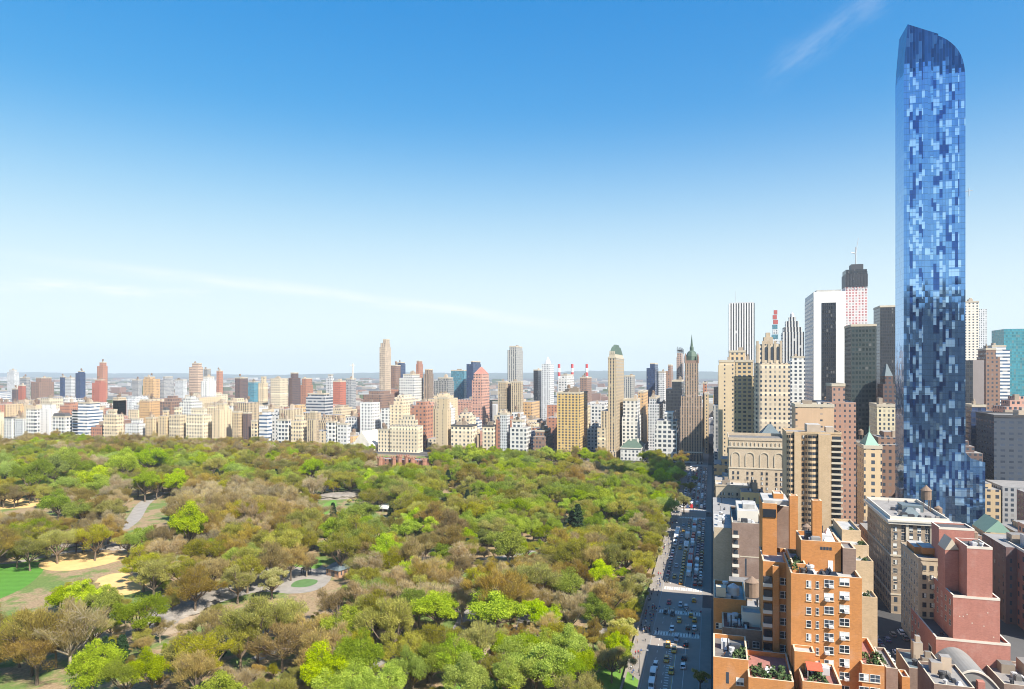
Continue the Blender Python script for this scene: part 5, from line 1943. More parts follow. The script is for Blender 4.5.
# ---- vaulted grey roof, chimney and low roofs at the bottom right
X = 236
yL, yR = yat(946, X), yat(1003, X)
root = empty('vaulted_hall', (X, yR, 0))
tag(root, 'low hall with a pale grey vaulted roof and a brick chimney, below the rose building', 'building')
wy = yL - yR
h = hat(690, X, yL)
q = MB()
ptsv = [(wy * i / 16, h + 6.4 * math.sin(math.pi * i / 16) ** .8) for i in range(17)]
q.yz_prism([(0, -.3)] + [(wy, -.3)] + ptsv[::-1], 0, 19)
q.build('vaulted_roof', plain('grey_zinc', (0.22, 0.22, 0.21), .6, .15, .3), root)
q = MB()
for i in range(16):
    a, c = ptsv[i], ptsv[i + 1]
    q.yz_prism([(a[0], a[1] - .1), (c[0], c[1] - .1), (c[0], c[1] + .5), (a[0], a[1] + .5)], -.4, -.01)
q.build('arch_rim', M['stone_white'], root)
q = MB()
q.box(-2.4, -.5, wy * .42 - .9, wy * .42 + .9, -.3, h + 4.4)
q.build('chimney', M['brick_pink'], root)
q = MB()
pw = [(wy * .8 + 1.5 * math.cos(t * math.pi / 8), h - .5 + 1.5 * math.sin(t * math.pi / 8)) for t in range(9)]
q.yz_prism([(wy * .8 - 1.5, h - 2.5), (wy * .8 + 1.5, h - 2.5)][::-1][::-1] + pw, -.45, -.41)
q.build('arched_window', M['pane'], root)
FOOT.append((X - 3, X + 20, yR, yL))
RECTS.append((946, 1004, 664, 700, X))

NEAR = [  # low roofs along the side street and right edge
    ('low_building', 'low building with a blue grey flat roof beside the vaulted hall', 215, 909, 947, 668, 14, 'brick_brown', 'slate'),
    ('low_building', 'small pale coped building at the bottom edge beside the vaulted hall', 190, 934, 975, 684, 14, 'brick_brown', 'roof_grey'),
    ('low_building', 'orange brick stair tower standing in the dark street corner', 170, 902, 910, 677, 4, 'brick_orange', 'roof_white'),
    ('low_building', 'brick house with a pale parapet right of the planted terrace', 168, 886, 898, 668, 12, 'brick_brown', 'roof_grey'),
    ('low_building', 'low cluttered roof at the bottom right picture corner', 246, 1004, 1060, 684, 20, 'brick_brown', 'roof_grey'),
]
for nm, lb, X, a, c, tp, dep, wm, rm in NEAR:
    y1, y0 = yat(a, X), yat(c, X)
    z = hat(tp, X, y1)
    q = MB()
    q.box(0, dep, 0, y1 - y0, -.3, z - .6, 0, 1)
    para(q, 0, dep, 0, y1 - y0, z - .598, .7, .3, 0, 2)
    o = q.build(nm, [M[wm], M[rm], M['limestone']], None, (X, y0, 0))
    tag(o, lb, 'building')
    if y1 - y0 > 8:
        clutter(o, 1, dep - 1, 1, y1 - y0 - 1, z - .6, int(X), False, 2)
    FOOT.append((X, X + dep, y0, y1))
    RECTS.append((a, c, tp, 700, X))

# dark red brick block at the right edge
X = 300
yN = yat(1040, X)
D = yN / ratio(1004) - X
q = MB()
h = hat(562, X, yN)
q.box(0, D, 0, 24, -.3, h)
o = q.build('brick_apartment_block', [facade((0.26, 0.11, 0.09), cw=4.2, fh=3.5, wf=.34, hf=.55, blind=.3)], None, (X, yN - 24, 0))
tag(o, 'dark red brick block in shade at the right picture edge', 'building')
p = MB()
para(p, -.2, D + .2, -.2, 24.2, h + .002, 1.0, .4, 0, 0)
p.build('parapet', M['stone_white'], o)
clutter(o, 2, D - 2, 2, 22, h, 5, True, 2, M['steel_light'])
FOOT.append((X, X + D, yN - 24, yN))
RECTS.append((1004, 1060, 535, 689, X))
X = 320
yN = yat(1006, X)
D = yN / ratio(983) - X
q = MB()
h = hat(547, X, yN)
q.box(0, D, -20 + .0, 0, -.3, h)
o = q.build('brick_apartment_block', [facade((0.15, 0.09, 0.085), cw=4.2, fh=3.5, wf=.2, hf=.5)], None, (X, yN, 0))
tag(o, 'dark brown slab in shade between the rose building and the right edge', 'building')
clutter(o, 2, D - 2, -18, -2, h, 6, False, 2)
FOOT.append((X, X + D, yN - 20, yN))
RECTS.append((983, 1006, 535, 680, X))
# pale green gabled roof before the skyscraper
X = 400
yL, yR = yat(985, X), yat(1012, X)
h = hat(532, X, yL)
q = MB()
q.box(0, 18, 0, yL - yR, -.3, h, 0)
q.add([(0, 0, h), (0, yL - yR, h), (18, yL - yR, h), (18, 0, h), (0, (yL - yR) / 2, h + 6), (18, (yL - yR) / 2, h + 6)], [(1, 4, 0), (1, 2, 5, 4), (2, 3, 5), (3, 0, 4, 5)], 1)
o = q.build('gabled_house', [TAN, bpy.data.materials['pale_green_copper']], None, (X, yR, 0))
tag(o, 'house with a pale green gabled roof right of the skyscraper foot', 'building')
FOOT.append((X, X + 18, yR, yL))
RECTS.append((985, 1012, 520, 545, X))

# ------------------------------------------------------------------ brick mansion with turrets inside the park
X = gp(402, 467)[0]
yL, yR = yat(379, X), yat(426, X)
root = empty('brick_mansion', (X, yR, 0))
tag(root, 'dark red brick mansion with octagonal turrets among the park trees', 'mansion')
wy = yL - yR
h = hat(458, X, yL)
q = MB()
q.box(0, 16, 0, wy, 0, h - 2)
para(q, 0, 16, 0, wy, h - 1.998, 1.2, .5, 0, 0)
q.build('wall', [facade((0.27, 0.13, 0.09), cw=5, fh=4.5, wf=.3, hf=.5)], root)
for f, hh, r_ in ((.03, 1, 2.6), (.28, 2, 2.6), (.40, 4.0, 2.4), (.55, 4.0, 2.4), (.67, 2, 2.6), (.97, 1.5, 2.8)):
    q = MB()
    q.lathe([(r_, 0), (r_, h + hh - 2), (r_ + .4, h + hh - 2), (r_ + .4, h + hh - .6), (r_ - .5, h + hh - .6)], 8, 0, (-.8, wy * f))
    for k in range(4):
        a = k * math.pi / 2 + .4
        q.box(-.8 + r_ * math.cos(a) - .6, -.8 + r_ * math.cos(a) + .6, wy * f + r_ * math.sin(a) - .6, wy * f + r_ * math.sin(a) + .6, h + hh - .599, h + hh + .7)
    q.build('turret', plain('mansion_brick', (0.32, 0.16, 0.11)) if 'mansion_brick' not in bpy.data.materials else bpy.data.materials['mansion_brick'], root)
ANCH.append(('brick mansion with turrets', 402, 460))

# park pavilion, white tent
X, Y = gp(333, 577)
root = empty('park_pavilion', (X, Y, .2), R(-18))
root.scale = (.8, .8, .72)
tag(root, 'small brick park house with a grey roof beside the playground', 'building')
q = MB()
q.box(0, 9, -5, 6, 0, 4.6)
q.build('wall', [facade((0.40, 0.24, 0.15), cw=3, fh=5, wf=.3, hf=.5)], root)
q = MB()
q.frustum(-.6, 9.6, -5.6, 6.6, 4.6, 8.2, .4)
q.box(3.5, 5.5, -1, 1, 7.6, 9.4)
q.build('roof', M['slate'], root)
q = MB()
q.box(-.1, -.01, -1.4, 1.4, 0, 3.2)
q.build('door', M['roof_dark'], root)
X, Y = gp(386, 511)
q = MB()
q.frustum(-5, 5, -6, 6, 3, 5.5, .3)
q.box(-5, 5, -6, 6, 2.2, 3.0)
for a in (-4.8, 4.8):
    for c in (-5.8, 0, 5.8):
        q.tube((a, c, 0), (a, c, 2.4), .1, .1, 5)
tag(q.build('tent', M['white_paint'], None, (X, Y, .2)), 'white marquee tent standing among the park trees', 'tent')
X, Y = gp(306, 574)
q = MB()
q.box(-1.2, 1.2, -2.2, 2.2, 2.2, 2.5)
q.frustum(-1.4, 1.4, -2.4, 2.4, 2.5, 3.4, .2)
for a in (-1, 1):
    for c in (-2, 2):
        q.box(a - .1, a + .1, c - .1, c + .1, 0, 2.2)
tag(q.build('play_tower', M['steel_dark'], None, (X, Y, .2)), 'dark climbing frame with a small roof at the playground', 'playground frame')

# ------------------------------------------------------------------ the remaining city, lot by lot
def free(x0, x1, y0, y1):
    for a, b_, c, d in FOOT:
        if x0 < b_ and x1 > a and y0 < d and y1 > c:
            return False
    return True


rnd = random.Random(2024)
for X_, D_, Yb, hh, nm_, lb_, mt_ in ((284, 20, -30, 37, 'added_corner_building', 'added low tan corner building half hidden behind the brown brick block', TAN), (326, 40, -28, 29.5, 'added_row_building', 'added flat roofed brown building between the brown brick block and the lower tan hotel wing', BROWN), (367.5, 42, -28, 29, 'added_row_building', 'added flat roofed tan building on the street just in front of the lower tan hotel wing', TAN), (206, 38, -30, 29, 'added_side_building', 'added low brick building between the orange building and the brown brick block', BRICK)):  # blocks added to the street row so their shadows cover the roadway
    q = MB()
    q.box(0, D_, 0, -.5 - Yb, -.3, hh)
    o = q.build(nm_, mt_, None, (X_, Yb, 0))
    tag(o, lb_, 'building')
    clutter(o, 1, D_ - 1, 1, -1.5 - Yb, hh, int(X_), False, 1)
    FOOT.append((X_, X_ + D_, Yb, -.5))
FILLM = [('white', WHITE), ('white', WHITEGRID), ('cream', CREAM), ('cream', CREAM2), ('tan', TAN), ('red brick', BRICK), ('rose brick', PINK), ('brown', BROWN), ('orange brick', ORANGE), ('grey', PALEGREY),
         ('white', WHITE), ('tan', TANPLAIN), ('white banded', WHITEBAND), ('red brick', BRICK), ('cream', CREAM), ('striped tan', PIERS_T)]
FILLM2 = FILLM[4:9] + [('dark', DKBROWN), ('dark', BLACKG), ('grey', GREY), ('brown', BROWN), ('grey', GREY), ('dark', DKBROWN), ('tan', TAN), ('brown', BROWN), ('grey', PIERS_G)]
FILL = []
used_lb = {}


def bb(x0, x1, y0, y1, h):
    ps = [proj(x, y, z) for x in (x0, x1) for y in (y0, y1) for z in (0, h)]
    xs, ys = [p[0] for p in ps], [p[1] for p in ps]
    return min(xs), max(xs), min(ys), max(ys)


def lot(x0, x1, y0, y1, hmax, mats, group):
    x0 += rnd.uniform(0, 1.5)
    y0 += rnd.uniform(.1, 1)
    y1 -= rnd.uniform(.1, 1)
    if not free(x0, x1, y0, y1):
        return
    h = hmax
    for tries in range(14):
        a, b_, tp, bt = bb(x0, x1, y0, y1, h)
        if b_ < -6 or a > 1030 or tp > 700:
            return
        ok = True
        for ra, rb_, rt, rbot, rX in RECTS:
            if rX > x0 + 1 and a < rb_ and b_ > ra and tp < rbot - 1:
                ok = False
                break
        if ok:
            break
        h *= .86
        if h < 6:
            return
    if not ok:
        return
    word, mt = rnd.choice(mats)
    q = MB()
    q.box(0, x1 - x0, 0, y1 - y0, -.3, h)
    w_, d_ = y1 - y0, x1 - x0
    zt = h
    if rnd.random() < .6 and h > 14:
        q.box(d_ * .15, d_ * .85, w_ * .15, w_ * .8, h - .5, h * 1.05 + 2)
        zt = h * 1.05 + 2
        if rnd.random() < .5:
            q.box(d_ * .25, d_ * .7, w_ * .25, w_ * .65, zt - .5, zt + 3.5)
    o = q.build('city_building', mt, None, (x0, y0, 0))
    o['category'] = 'building'
    o['group'] = group
    FOOT.append((x0, x1, y0, y1))
    if rnd.random() < .75:
        clutter(o, d_ * .18, d_ * .82, w_ * .18, w_ * .78, zt, rnd.randrange(9999), rnd.random() < .4, rnd.choice((1, 1, 2)))
    a, b_, tp, bt = bb(x0, x1, y0, y1, h)
    FILL.append((o, word, ((a + b_) / 2, tp)))


G1 = 'ordinary buildings of the district beyond the park'
G2 = 'ordinary buildings of the midtown blocks'
for x0, x1 in [(793, 858), (880, 942), (966, 1026), (1048, 1120), (1146, 1226), (1250, 1330)]:
    depth = x1 - x0
    for k in range(0, 23):
        yb0, yb1 = 22 + 72 * k, 22 + 72 * (k + 1) - 12
        if k == 0:
            yb0 = 26
        if x0 > 1100:
            rows, cols, hs_ = 1, 1, (22, 30, 40, 50, 62, 76)
        elif x0 > 950:
            rows, cols, hs_ = 2, 1, (18, 26, 34, 42, 52, 64)
        else:
            rows, cols, hs_ = 3, 2, (14, 20, 26, 32, 40, 48, 56)
        for i in range(cols):
            for j in range(rows):
                xa = x0 + depth * i / cols + rnd.uniform(0, 4)
                xb = x0 + depth * (i + rnd.uniform(.7, .97)) / cols
                lot(xa, xb, yb0 + (yb1 - yb0) * j / rows, yb0 + (yb1 - yb0) * (j + 1) / rows, rnd.choice(hs_), FILLM, G1)
for bx0, bx1 in [(516, 640), (642, 768), (794, 858), (880, 942), (966, 1026), (1048, 1120)]:
    for by0, by1 in [(-56, -1), (-130, -73), (-204, -152), (-273, -219), (-343, -289), (-420, -360)]:
        n = 4 if bx0 < 780 else 2
        for i in range(n):
            for c0, c1 in ((0, .5), (.5, 1)):
                xa, xb = bx0 + (bx1 - bx0) * i / n, bx0 + (bx1 - bx0) * (i + .94) / n
                lot(xa, xb, by0 + (by1 - by0) * c0, by0 + (by1 - by0) * c1, rnd.choice((22, 30, 40, 50, 65, 80)), FILLM2, G2)
for by0, by1 in [(-56, -1), (-130, -73), (-204, -152), (-273, -219), (-343, -289)]:
    for i in range(7):
        for c0, c1 in ((0, .5), (.5, 1)):
            xa, xb = 325 + 24.5 * i, 325 + 24.5 * i + 23
            lot(xa, xb, by0 + (by1 - by0) * c0, by0 + (by1 - by0) * c1, rnd.choice((16, 22, 28, 36, 46)), FILLM2, G2)
    for i in range(5):
        for c0, c1 in ((0, .5), (.5, 1)):
            xa, xb = 190 + 23 * i, 190 + 23 * i + 21
            lot(xa, xb, by0 + (by1 - by0) * c0, by0 + (by1 - by0) * c1, rnd.choice((16, 20, 24, 28)), FILLM2, G2)

# a label for each, by what it stands nearest to in the photo
NOUNS = [(n, x, y) for n, x, y in ANCH if n and len(n.split()) <= 9]
SHORT = {}
for n, x, y in NOUNS:
    SHORT.setdefault(n, n)
AN2 = [('white block with blue bands', 88, 415), ('bright red brick block', 99, 390), ('tan trio of park houses', 165, 420), ('cream banded tower', 196, 378), ('black brown tower', 242, 388),
       ('twin slab', 285, 392), ('bright red block under the crane', 340, 390), ('arched white temple', 362, 440), ('tall slim cream tower', 385, 365), ('wide white slab', 411, 388), ('plain tan tower', 443, 420),
       ('teal glass slab', 459, 383), ('gabled rose tower', 481, 390), ('tall grey banded tower', 515, 363), ('white coned tower', 548, 378), ('yellow brick tower', 571, 420), ('green topped hotel', 616, 400),
       ('white gridded office block', 667, 440), ('spired brown hotel', 692, 410), ('striped white tower', 740, 330), ('beige buttressed hotel', 772, 400), ('white framed slab', 826, 345), ('dark green slab', 862, 380),
       ('blue glass skyscraper', 930, 470), ('teal tower at the right edge', 1012, 370), ('green pyramid roof', 873, 450), ('navy tower at left', 80, 380), ('pale orange tower pair', 152, 390),
       ('ornate corner block', 905, 540), ('balconied tower', 815, 480), ('rose brick building', 975, 600), ('arched tan block', 757, 465), ('leftmost corniced white house', 9, 430), ('thin red slab', 22, 395)]
groups = {}
for o, word, (px, py) in FILL:
    best = min(AN2, key=lambda a: math.hypot(a[1] - px, (a[2] - py) * 1.5))
    groups.setdefault((word, best[0]), []).append((math.hypot(best[1] - px, (best[2] - py) * 1.5), o))
for (word, an), lst in groups.items():
    lst.sort(key=lambda e: e[0])
    for i, (_, o) in enumerate(lst):
        o['label'] = '%s ordinary building%s nearest the %s' % (word, '' if i == 0 else ', ' + ordinal(i + 1), an)
print('FILL', len(FILL), len([f for f in FILL if f[0]['group'] == G1]))

# ------------------------------------------------------------------ the low city beyond the river: one mass
rnd = random.Random(77)
V, F, C = [], [], []
pal = [(0.38, 0.37, 0.36), (0.30, 0.22, 0.18), (0.24, 0.15, 0.12), (0.34, 0.30, 0.25), (0.20, 0.21, 0.22), (0.46, 0.46, 0.45), (0.10, 0.13, 0.07), (0.10, 0.12, 0.08)]
for i in range(5200):
    near = rnd.random() < .25
    x = rnd.uniform(1360, 1640) if near else 1880 + 5200 * rnd.random() ** 1.5
    y = rnd.uniform(-.62, 1.75) * x
    h = rnd.choice((9, 12, 16, 22, 30)) if near else rnd.choice((6, 8, 9, 12, 16, 26 if rnd.random() < .3 else 10))
    wx, wy = rnd.uniform(10, 34) * (1 + x / 5000), rnd.uniform(10, 40) * (1 + x / 4000)
    o0 = len(V)
    V += [(x, y, -.5), (x + wx, y, -.5), (x + wx, y + wy, -.5), (x, y + wy, -.5), (x, y, h), (x + wx, y, h), (x + wx, y + wy, h), (x, y + wy, h)]
    F += [(o0, o0 + 1, o0 + 5, o0 + 4), (o0 + 1, o0 + 2, o0 + 6, o0 + 5), (o0 + 2, o0 + 3, o0 + 7, o0 + 6), (o0 + 3, o0, o0 + 4, o0 + 7), (o0 + 4, o0 + 5, o0 + 6, o0 + 7)]
    c = rnd.choice(pal)
    C += [c] * 5
me = bpy.data.meshes.new('distant_city')
me.from_pydata(V, [], F)
at = me.attributes.new('tint', 'FLOAT_COLOR', 'FACE')
at.data.foreach_set('color', np.array([(*c, 1) for c in C], dtype=np.float32).ravel())
m, t, b = mat_base('distant_city')
an = t.node('ShaderNodeAttribute', attribute_name='tint')
t.put(b.inputs['Base Color'], an.outputs['Color'])
b.inputs['Roughness'].default_value = .9
me.materials.append(m)
tag(link('distant_city', me), 'mass of low buildings beyond the river fading to the horizon', None, None, 'stuff')

# ------------------------------------------------------------------ trees
LEAF = {
    'lime': leafmat('lime_leaves', (0.31, 0.41, 0.016), (0.42, 0.53, 0.024), (0.51, 0.61, 0.04), .50),
    'green': leafmat('green_leaves', (0.253, 0.322, 0.030), (0.345, 0.431, 0.048), (0.448, 0.529, 0.076), .56),
    'olive': leafmat('olive_buds', (0.299, 0.293, 0.040), (0.414, 0.397, 0.063), (0.529, 0.494, 0.098), .56),
    'brown': leafmat('brown_twigs', (0.333, 0.247, 0.069), (0.448, 0.345, 0.103), (0.552, 0.437, 0.144), .56),
    'bare': leafmat('pale_twigs', (0.414, 0.322, 0.149), (0.529, 0.425, 0.207), (0.621, 0.517, 0.265), .56),
    'dark': leafmat('evergreen_needles', (0.018, 0.040, 0.018), (0.032, 0.065, 0.025), (0.05, 0.09, 0.035), .1),
    'blossom': leafmat('pale_blossom', (0.391, 0.391, 0.103), (0.575, 0.540, 0.196), (0.713, 0.655, 0.299), .56),
}


def make_tree(kind, seed):
    """trunk mesh with limbs, and a crown of leaf-sized faces gathered in clumps at the limb ends; about 16 m tall"""
    rg = random.Random(seed)
    q = MB()
    spec = dict(lime=(8.0, 10.6, 6.0, 115, 180, .21, 14), green=(7.8, 10.6, 6.0, 100, 150, .20, 30), olive=(7.9, 10.8, 6.0, 84, 92, .18, 66), brown=(7.9, 10.8, 6.2, 80, 48, .17, 96),
                bare=(7.6, 11.2, 6.2, 72, 7, .16, 100), dark=(3.6, 9.0, 8.0, 110, 110, .30, 0), blossom=(6.0, 9.5, 5.2, 90, 140, .21, 24))[kind]
    rad, cz, rz, nc, nl, ls, ntw = spec
    lean = Vector((rg.uniform(-.6, .6), rg.uniform(-.6, .6), 0))
    fork = Vector((lean.x * .5, lean.y * .5, rg.uniform(3.6, 5.2)))
    if kind == 'dark':
        q.tube((0, 0, -.2), (0, 0, 15.5), .38, .06, 6, 0, False)
    else:
        q.tube((0, 0, -.2), tuple(fork * .5), .46, .36, 7, 0, False)
        q.tube(tuple(fork * .5), tuple(fork), .36, .31, 7, 0, False)
    # an uneven crown: a few big lobes, clumps scattered over and through them
    lobes = []
    nlb = rg.randint(7, 11)
    for k in range(nlb):
        a = 6.283 * (k + rg.random() * 1.1) / nlb
        d = rad * rg.uniform(.12, .84)
        up = rg.uniform(-.62, .40) * rz * (1.1 - .62 * d / rad)
        lobes.append((Vector((math.cos(a) * d, math.sin(a) * d, cz + up)), rad * rg.uniform(.20, .42)))
    lobes.append((Vector((lean.x + rg.uniform(-2, 2), lean.y + rg.uniform(-2, 2), cz + rz * rg.uniform(.30, .55))), rad * rg.uniform(.28, .42)))
    lobes.append((Vector((lean.x, lean.y, cz)), rad * .36))
    limbs = []
    clumps = []
    if kind == 'dark':
        for k in range(nc):
            zz = 2.2 + 13.0 * (k / nc) ** .9
            rr = rad * (1 - (zz - 2.0) / 14.2) ** .8
            a = rg.random() * 6.283
            d = rr * math.sqrt(rg.random()) * 1.0
            clumps.append((Vector((math.cos(a) * d, math.sin(a) * d, zz)), .9))
    else:
        for c, r in lobes:
            mid = fork.lerp(c, .55) + Vector((rg.uniform(-.5, .5), rg.uniform(-.5, .5), -.6))
            q.tube(tuple(fork), tuple(mid), .27, .19, 5, 0, False)
            q.tube(tuple(mid), tuple(c), .19, .11, 5, 0, False)
            limbs.append((mid, c, r))
        while len(clumps) < nc:
            c, r = rg.choice(lobes)
            v = Vector((rg.gauss(0, 1), rg.gauss(0, 1), rg.gauss(0, 1))).normalized()
            if v.z < -.35:
                continue
            d = r * (rg.random() ** .38)
            p = c + Vector((v.x * d, v.y * d, v.z * d * .95))
            if p.z < 3.0:
                continue
            clumps.append((p, r * rg.uniform(.42, .74)))
        for p, r in clumps:
            best = min(limbs, key=lambda L: (L[1] - p).length)
            s = best[1].lerp(best[0], rg.random() * .6)
            k_ = s.lerp(p, .5) + Vector((0, 0, .25))
            rr = .06 if kind in ('lime', 'green', 'dark') else .10
            q.tube(tuple(s), tuple(k_), rr, rr * .75, 3, 0, False)
            q.tube(tuple(k_), tuple(p), rr * .75, rr * .4, 3, 0, False)
            if kind in ('bare', 'brown', 'olive'):
                for e in range(4 if kind == 'bare' else 2):
                    dv = Vector((rg.uniform(-1, 1), rg.uniform(-1, 1), rg.uniform(-.2, 1))).normalized() * r * 1.5
                    q.tube(tuple(p), tuple(p + dv), rr * .5, rr * .2, 3, 0, False)
    trunk = q.mesh('trunk', [M['bark_pale'] if kind == 'bare' else M['bark']], True)
    rs = np.random.RandomState(seed)
    ctr, tone, axis, hl, hw = [], [], [], [], []
    org = np.array(fork)
    for p, r in clumps:
        p = np.array(p)
        base = rs.uniform(.05, .95)
        for pop in (0, 1):
            n = int((nl, ntw)[pop] * rs.uniform(.7, 1.3))
            if not n:
                continue
            d = rs.normal(size=(n, 3))
            d /= np.linalg.norm(d, axis=1)[:, None]
            d *= (r * (rs.rand(n) ** .45))[:, None]
            d[:, 2] *= .8
            ctr.append(p[None] + d)
            if pop == 0:
                a = rs.normal(size=(n, 3))
                hl.append(ls * rs.uniform(.55, 1.3, n))
                hw.append(hl[-1] * .62)
                tone.append(np.clip(base + rs.normal(0, .16, n), 0, 1))
            else:       # fine twigs fanning up and out from the limbs
                a = (p + d - org) / np.linalg.norm(p - org)
                a = a + rs.normal(0, .42, (n, 3))
                a[:, 2] += .35
                hl.append(rs.uniform(.45, 1.0, n))
                hw.append(rs.uniform(.035, .06, n))
                tone.append(np.clip(base * .8 + rs.normal(0, .16, n), 0, 1))
            axis.append(a / np.linalg.norm(a, axis=1)[:, None])
    ctr, tone, axis, hl, hw = [np.concatenate(q_) for q_ in (ctr, tone, axis, hl, hw)]
    n = len(ctr)
    t2 = np.cross(axis, rs.normal(size=(n, 3)))
    t2 /= np.linalg.norm(t2, axis=1)[:, None]
    a, bq = axis * hl[:, None], t2 * hw[:, None]
    vs = np.stack([ctr - a, ctr - bq, ctr + a, ctr + bq], 1).reshape(-1, 3).astype(np.float32)
    me = bpy.data.meshes.new('crown')
    me.vertices.add(4 * n)
    me.vertices.foreach_set('co', vs.ravel())
    me.loops.add(4 * n)
    me.loops.foreach_set('vertex_index', np.arange(4 * n, dtype=np.int32))
    me.polygons.add(n)
    me.polygons.foreach_set('loop_start', np.arange(0, 4 * n, 4, dtype=np.int32))
    me.polygons.foreach_set('loop_total', np.full(n, 4, dtype=np.int32))
    me.update()
    at = me.attributes.new('tone', 'FLOAT', 'FACE')
    at.data.foreach_set('value', tone.astype(np.float32))
    me.materials.append(LEAF[kind])
    me.validate()
    return trunk, me


PROTO = {}
for kind, n in (('lime', 3), ('green', 3), ('olive', 4), ('brown', 4), ('bare', 3), ('dark', 2), ('blossom', 2)):
    PROTO[kind] = [make_tree(kind, 100 * (len(PROTO) + 1) + i) for i in range(n)]

rnd = random.Random(99)
TREES = []      # (kind, X, Y, scale)
CLEAR = [  # parts of the photo where no crown stands in the way
    (-20, 560, 44, 600), (42, 545, 132, 568), (100, 572, 140, 588), (160, 602, 192, 618), (214, 582, 240, 594), (262, 566, 322, 588), (318, 553, 348, 577),
    (322, 487, 358, 501), (376, 499, 394, 510), (-10, 496, 48, 507), (128, 491, 168, 522), (376, 443, 429, 461), (346, 426, 380, 443), (258, 640, 288, 646), (450, 682, 500, 689),
    (630, 676, 660, 689), (618, 440, 648, 458), (0, 553, 60, 562), (0, 400, 20, 436)]


def crown_px(X, Y, s):
    c = proj(X, Y, 10.5 * s)
    return c[0], c[1], 7.2 * s * FPX / zd(X, Y)


def add_tree(kind, cx, cy, wpx, hc=10.5):
    """by where its crown stands in the photo and how wide it is there"""
    s = 1.0
    for _ in range(4):
        X, Y = gp(cx, cy, hc * s)
        s = max(.45, min(1.9, wpx / 2 / (7.4 if kind not in ('dark',) else 3.6) * zd(X, Y) / FPX))
    TREES.append((kind, X, Y, s))


HAND = [('lime', 62, 598, 34), ('lime', 84, 594, 40), ('lime', 106, 601, 36), ('lime', 92, 667, 54), ('green', 128, 672, 44), ('green', 152, 668, 44), ('lime', 221, 686, 54), ('lime', 320, 672, 52),
        ('blossom', 272, 573, 38), ('lime', 326, 546, 15), ('lime', 497, 597, 62), ('lime', 437, 606, 46), ('lime', 508, 543, 38), ('green', 444, 549, 30), ('lime', 405, 526, 27), ('lime', 432, 526, 26),
        ('green', 487, 534, 30), ('lime', 512, 541, 32), ('green', 518, 527, 27), ('green', 543, 531, 24), ('green', 360, 506, 32), ('lime', 190, 525, 42), ('green', 310, 469, 24), ('green', 596, 456, 22),
        ('lime', 643, 470, 19), ('lime', 662, 474, 24), ('lime', 676, 470, 22), ('green', 668, 500, 28), ('blossom', 684, 498, 22), ('green', 606, 503, 27), ('lime', 545, 454, 20), ('green', 560, 455, 20), ('lime', 566, 505, 16),
        ('lime', 615, 648, 32), ('green', 560, 668, 46), ('green', 568, 578, 40), ('blossom', 637, 584, 26), ('blossom', 655, 548, 26), ('green', 598, 610, 40), ('dark', 105, 650, 16), ('dark', 122, 643, 17),
        ('dark', 112, 646, 14), ('dark', 578, 513, 16), ('dark', 572, 516, 13), ('dark', 217, 474, 8), ('dark', 333, 509, 10), ('dark', 391, 506, 8), ('dark', 444, 497, 8), ('dark', 448, 477, 8), ('lime', 473, 454, 24), ('lime', 458, 451, 22),
        ('blossom', 349, 499, 8), ('lime', 20, 466, 30), ('green', 48, 468, 34), ('green', 70, 462, 30), ('lime', 96, 474, 32), ('green', 126, 464, 34), ('green', 150, 458, 30), ('lime', 100, 484, 30), ('green', 58, 500, 34), ('green', 80, 505, 32),
        ('green', 30, 475, 36), ('lime', 64, 455, 26), ('green', 110, 458, 26), ('lime', 176, 480, 26), ('green', 145, 482, 28), ('green', 8, 470, 30), ('lime', 200, 461, 18), ('lime', 168, 455, 16), ('olive', 172, 597, 26), ('bare', 160, 628, 22),
        ('lime', 620, 655, 26), ('olive', 625, 590, 30), ('olive', 640, 560, 26), ('olive', 655, 520, 24), ('green', 646, 455, 16), ('lime', 585, 452, 18), ('olive', 690, 487, 12), ('green', 695, 478, 8)]
for k, cx, cy, wp in HAND:
    add_tree(k, cx, cy, wp)
HANDN = len(TREES)
HANDPX = [(*crown_px(X, Y, s), zd(X, Y)) for k_, X, Y, s in TREES]
grid = {}


def near_tree(X, Y, d):
    i, j = int(X // 12), int(Y // 12)
    for a in (-1, 0, 1):
        for c in (-1, 0, 1):
            for tX, tY in grid.get((i + a, j + c), ()):
                if (tX - X) ** 2 + (tY - Y) ** 2 < d * d:
                    return True
    return False


def put(X, Y):
    grid.setdefault((int(X // 12), int(Y // 12)), []).append((X, Y))


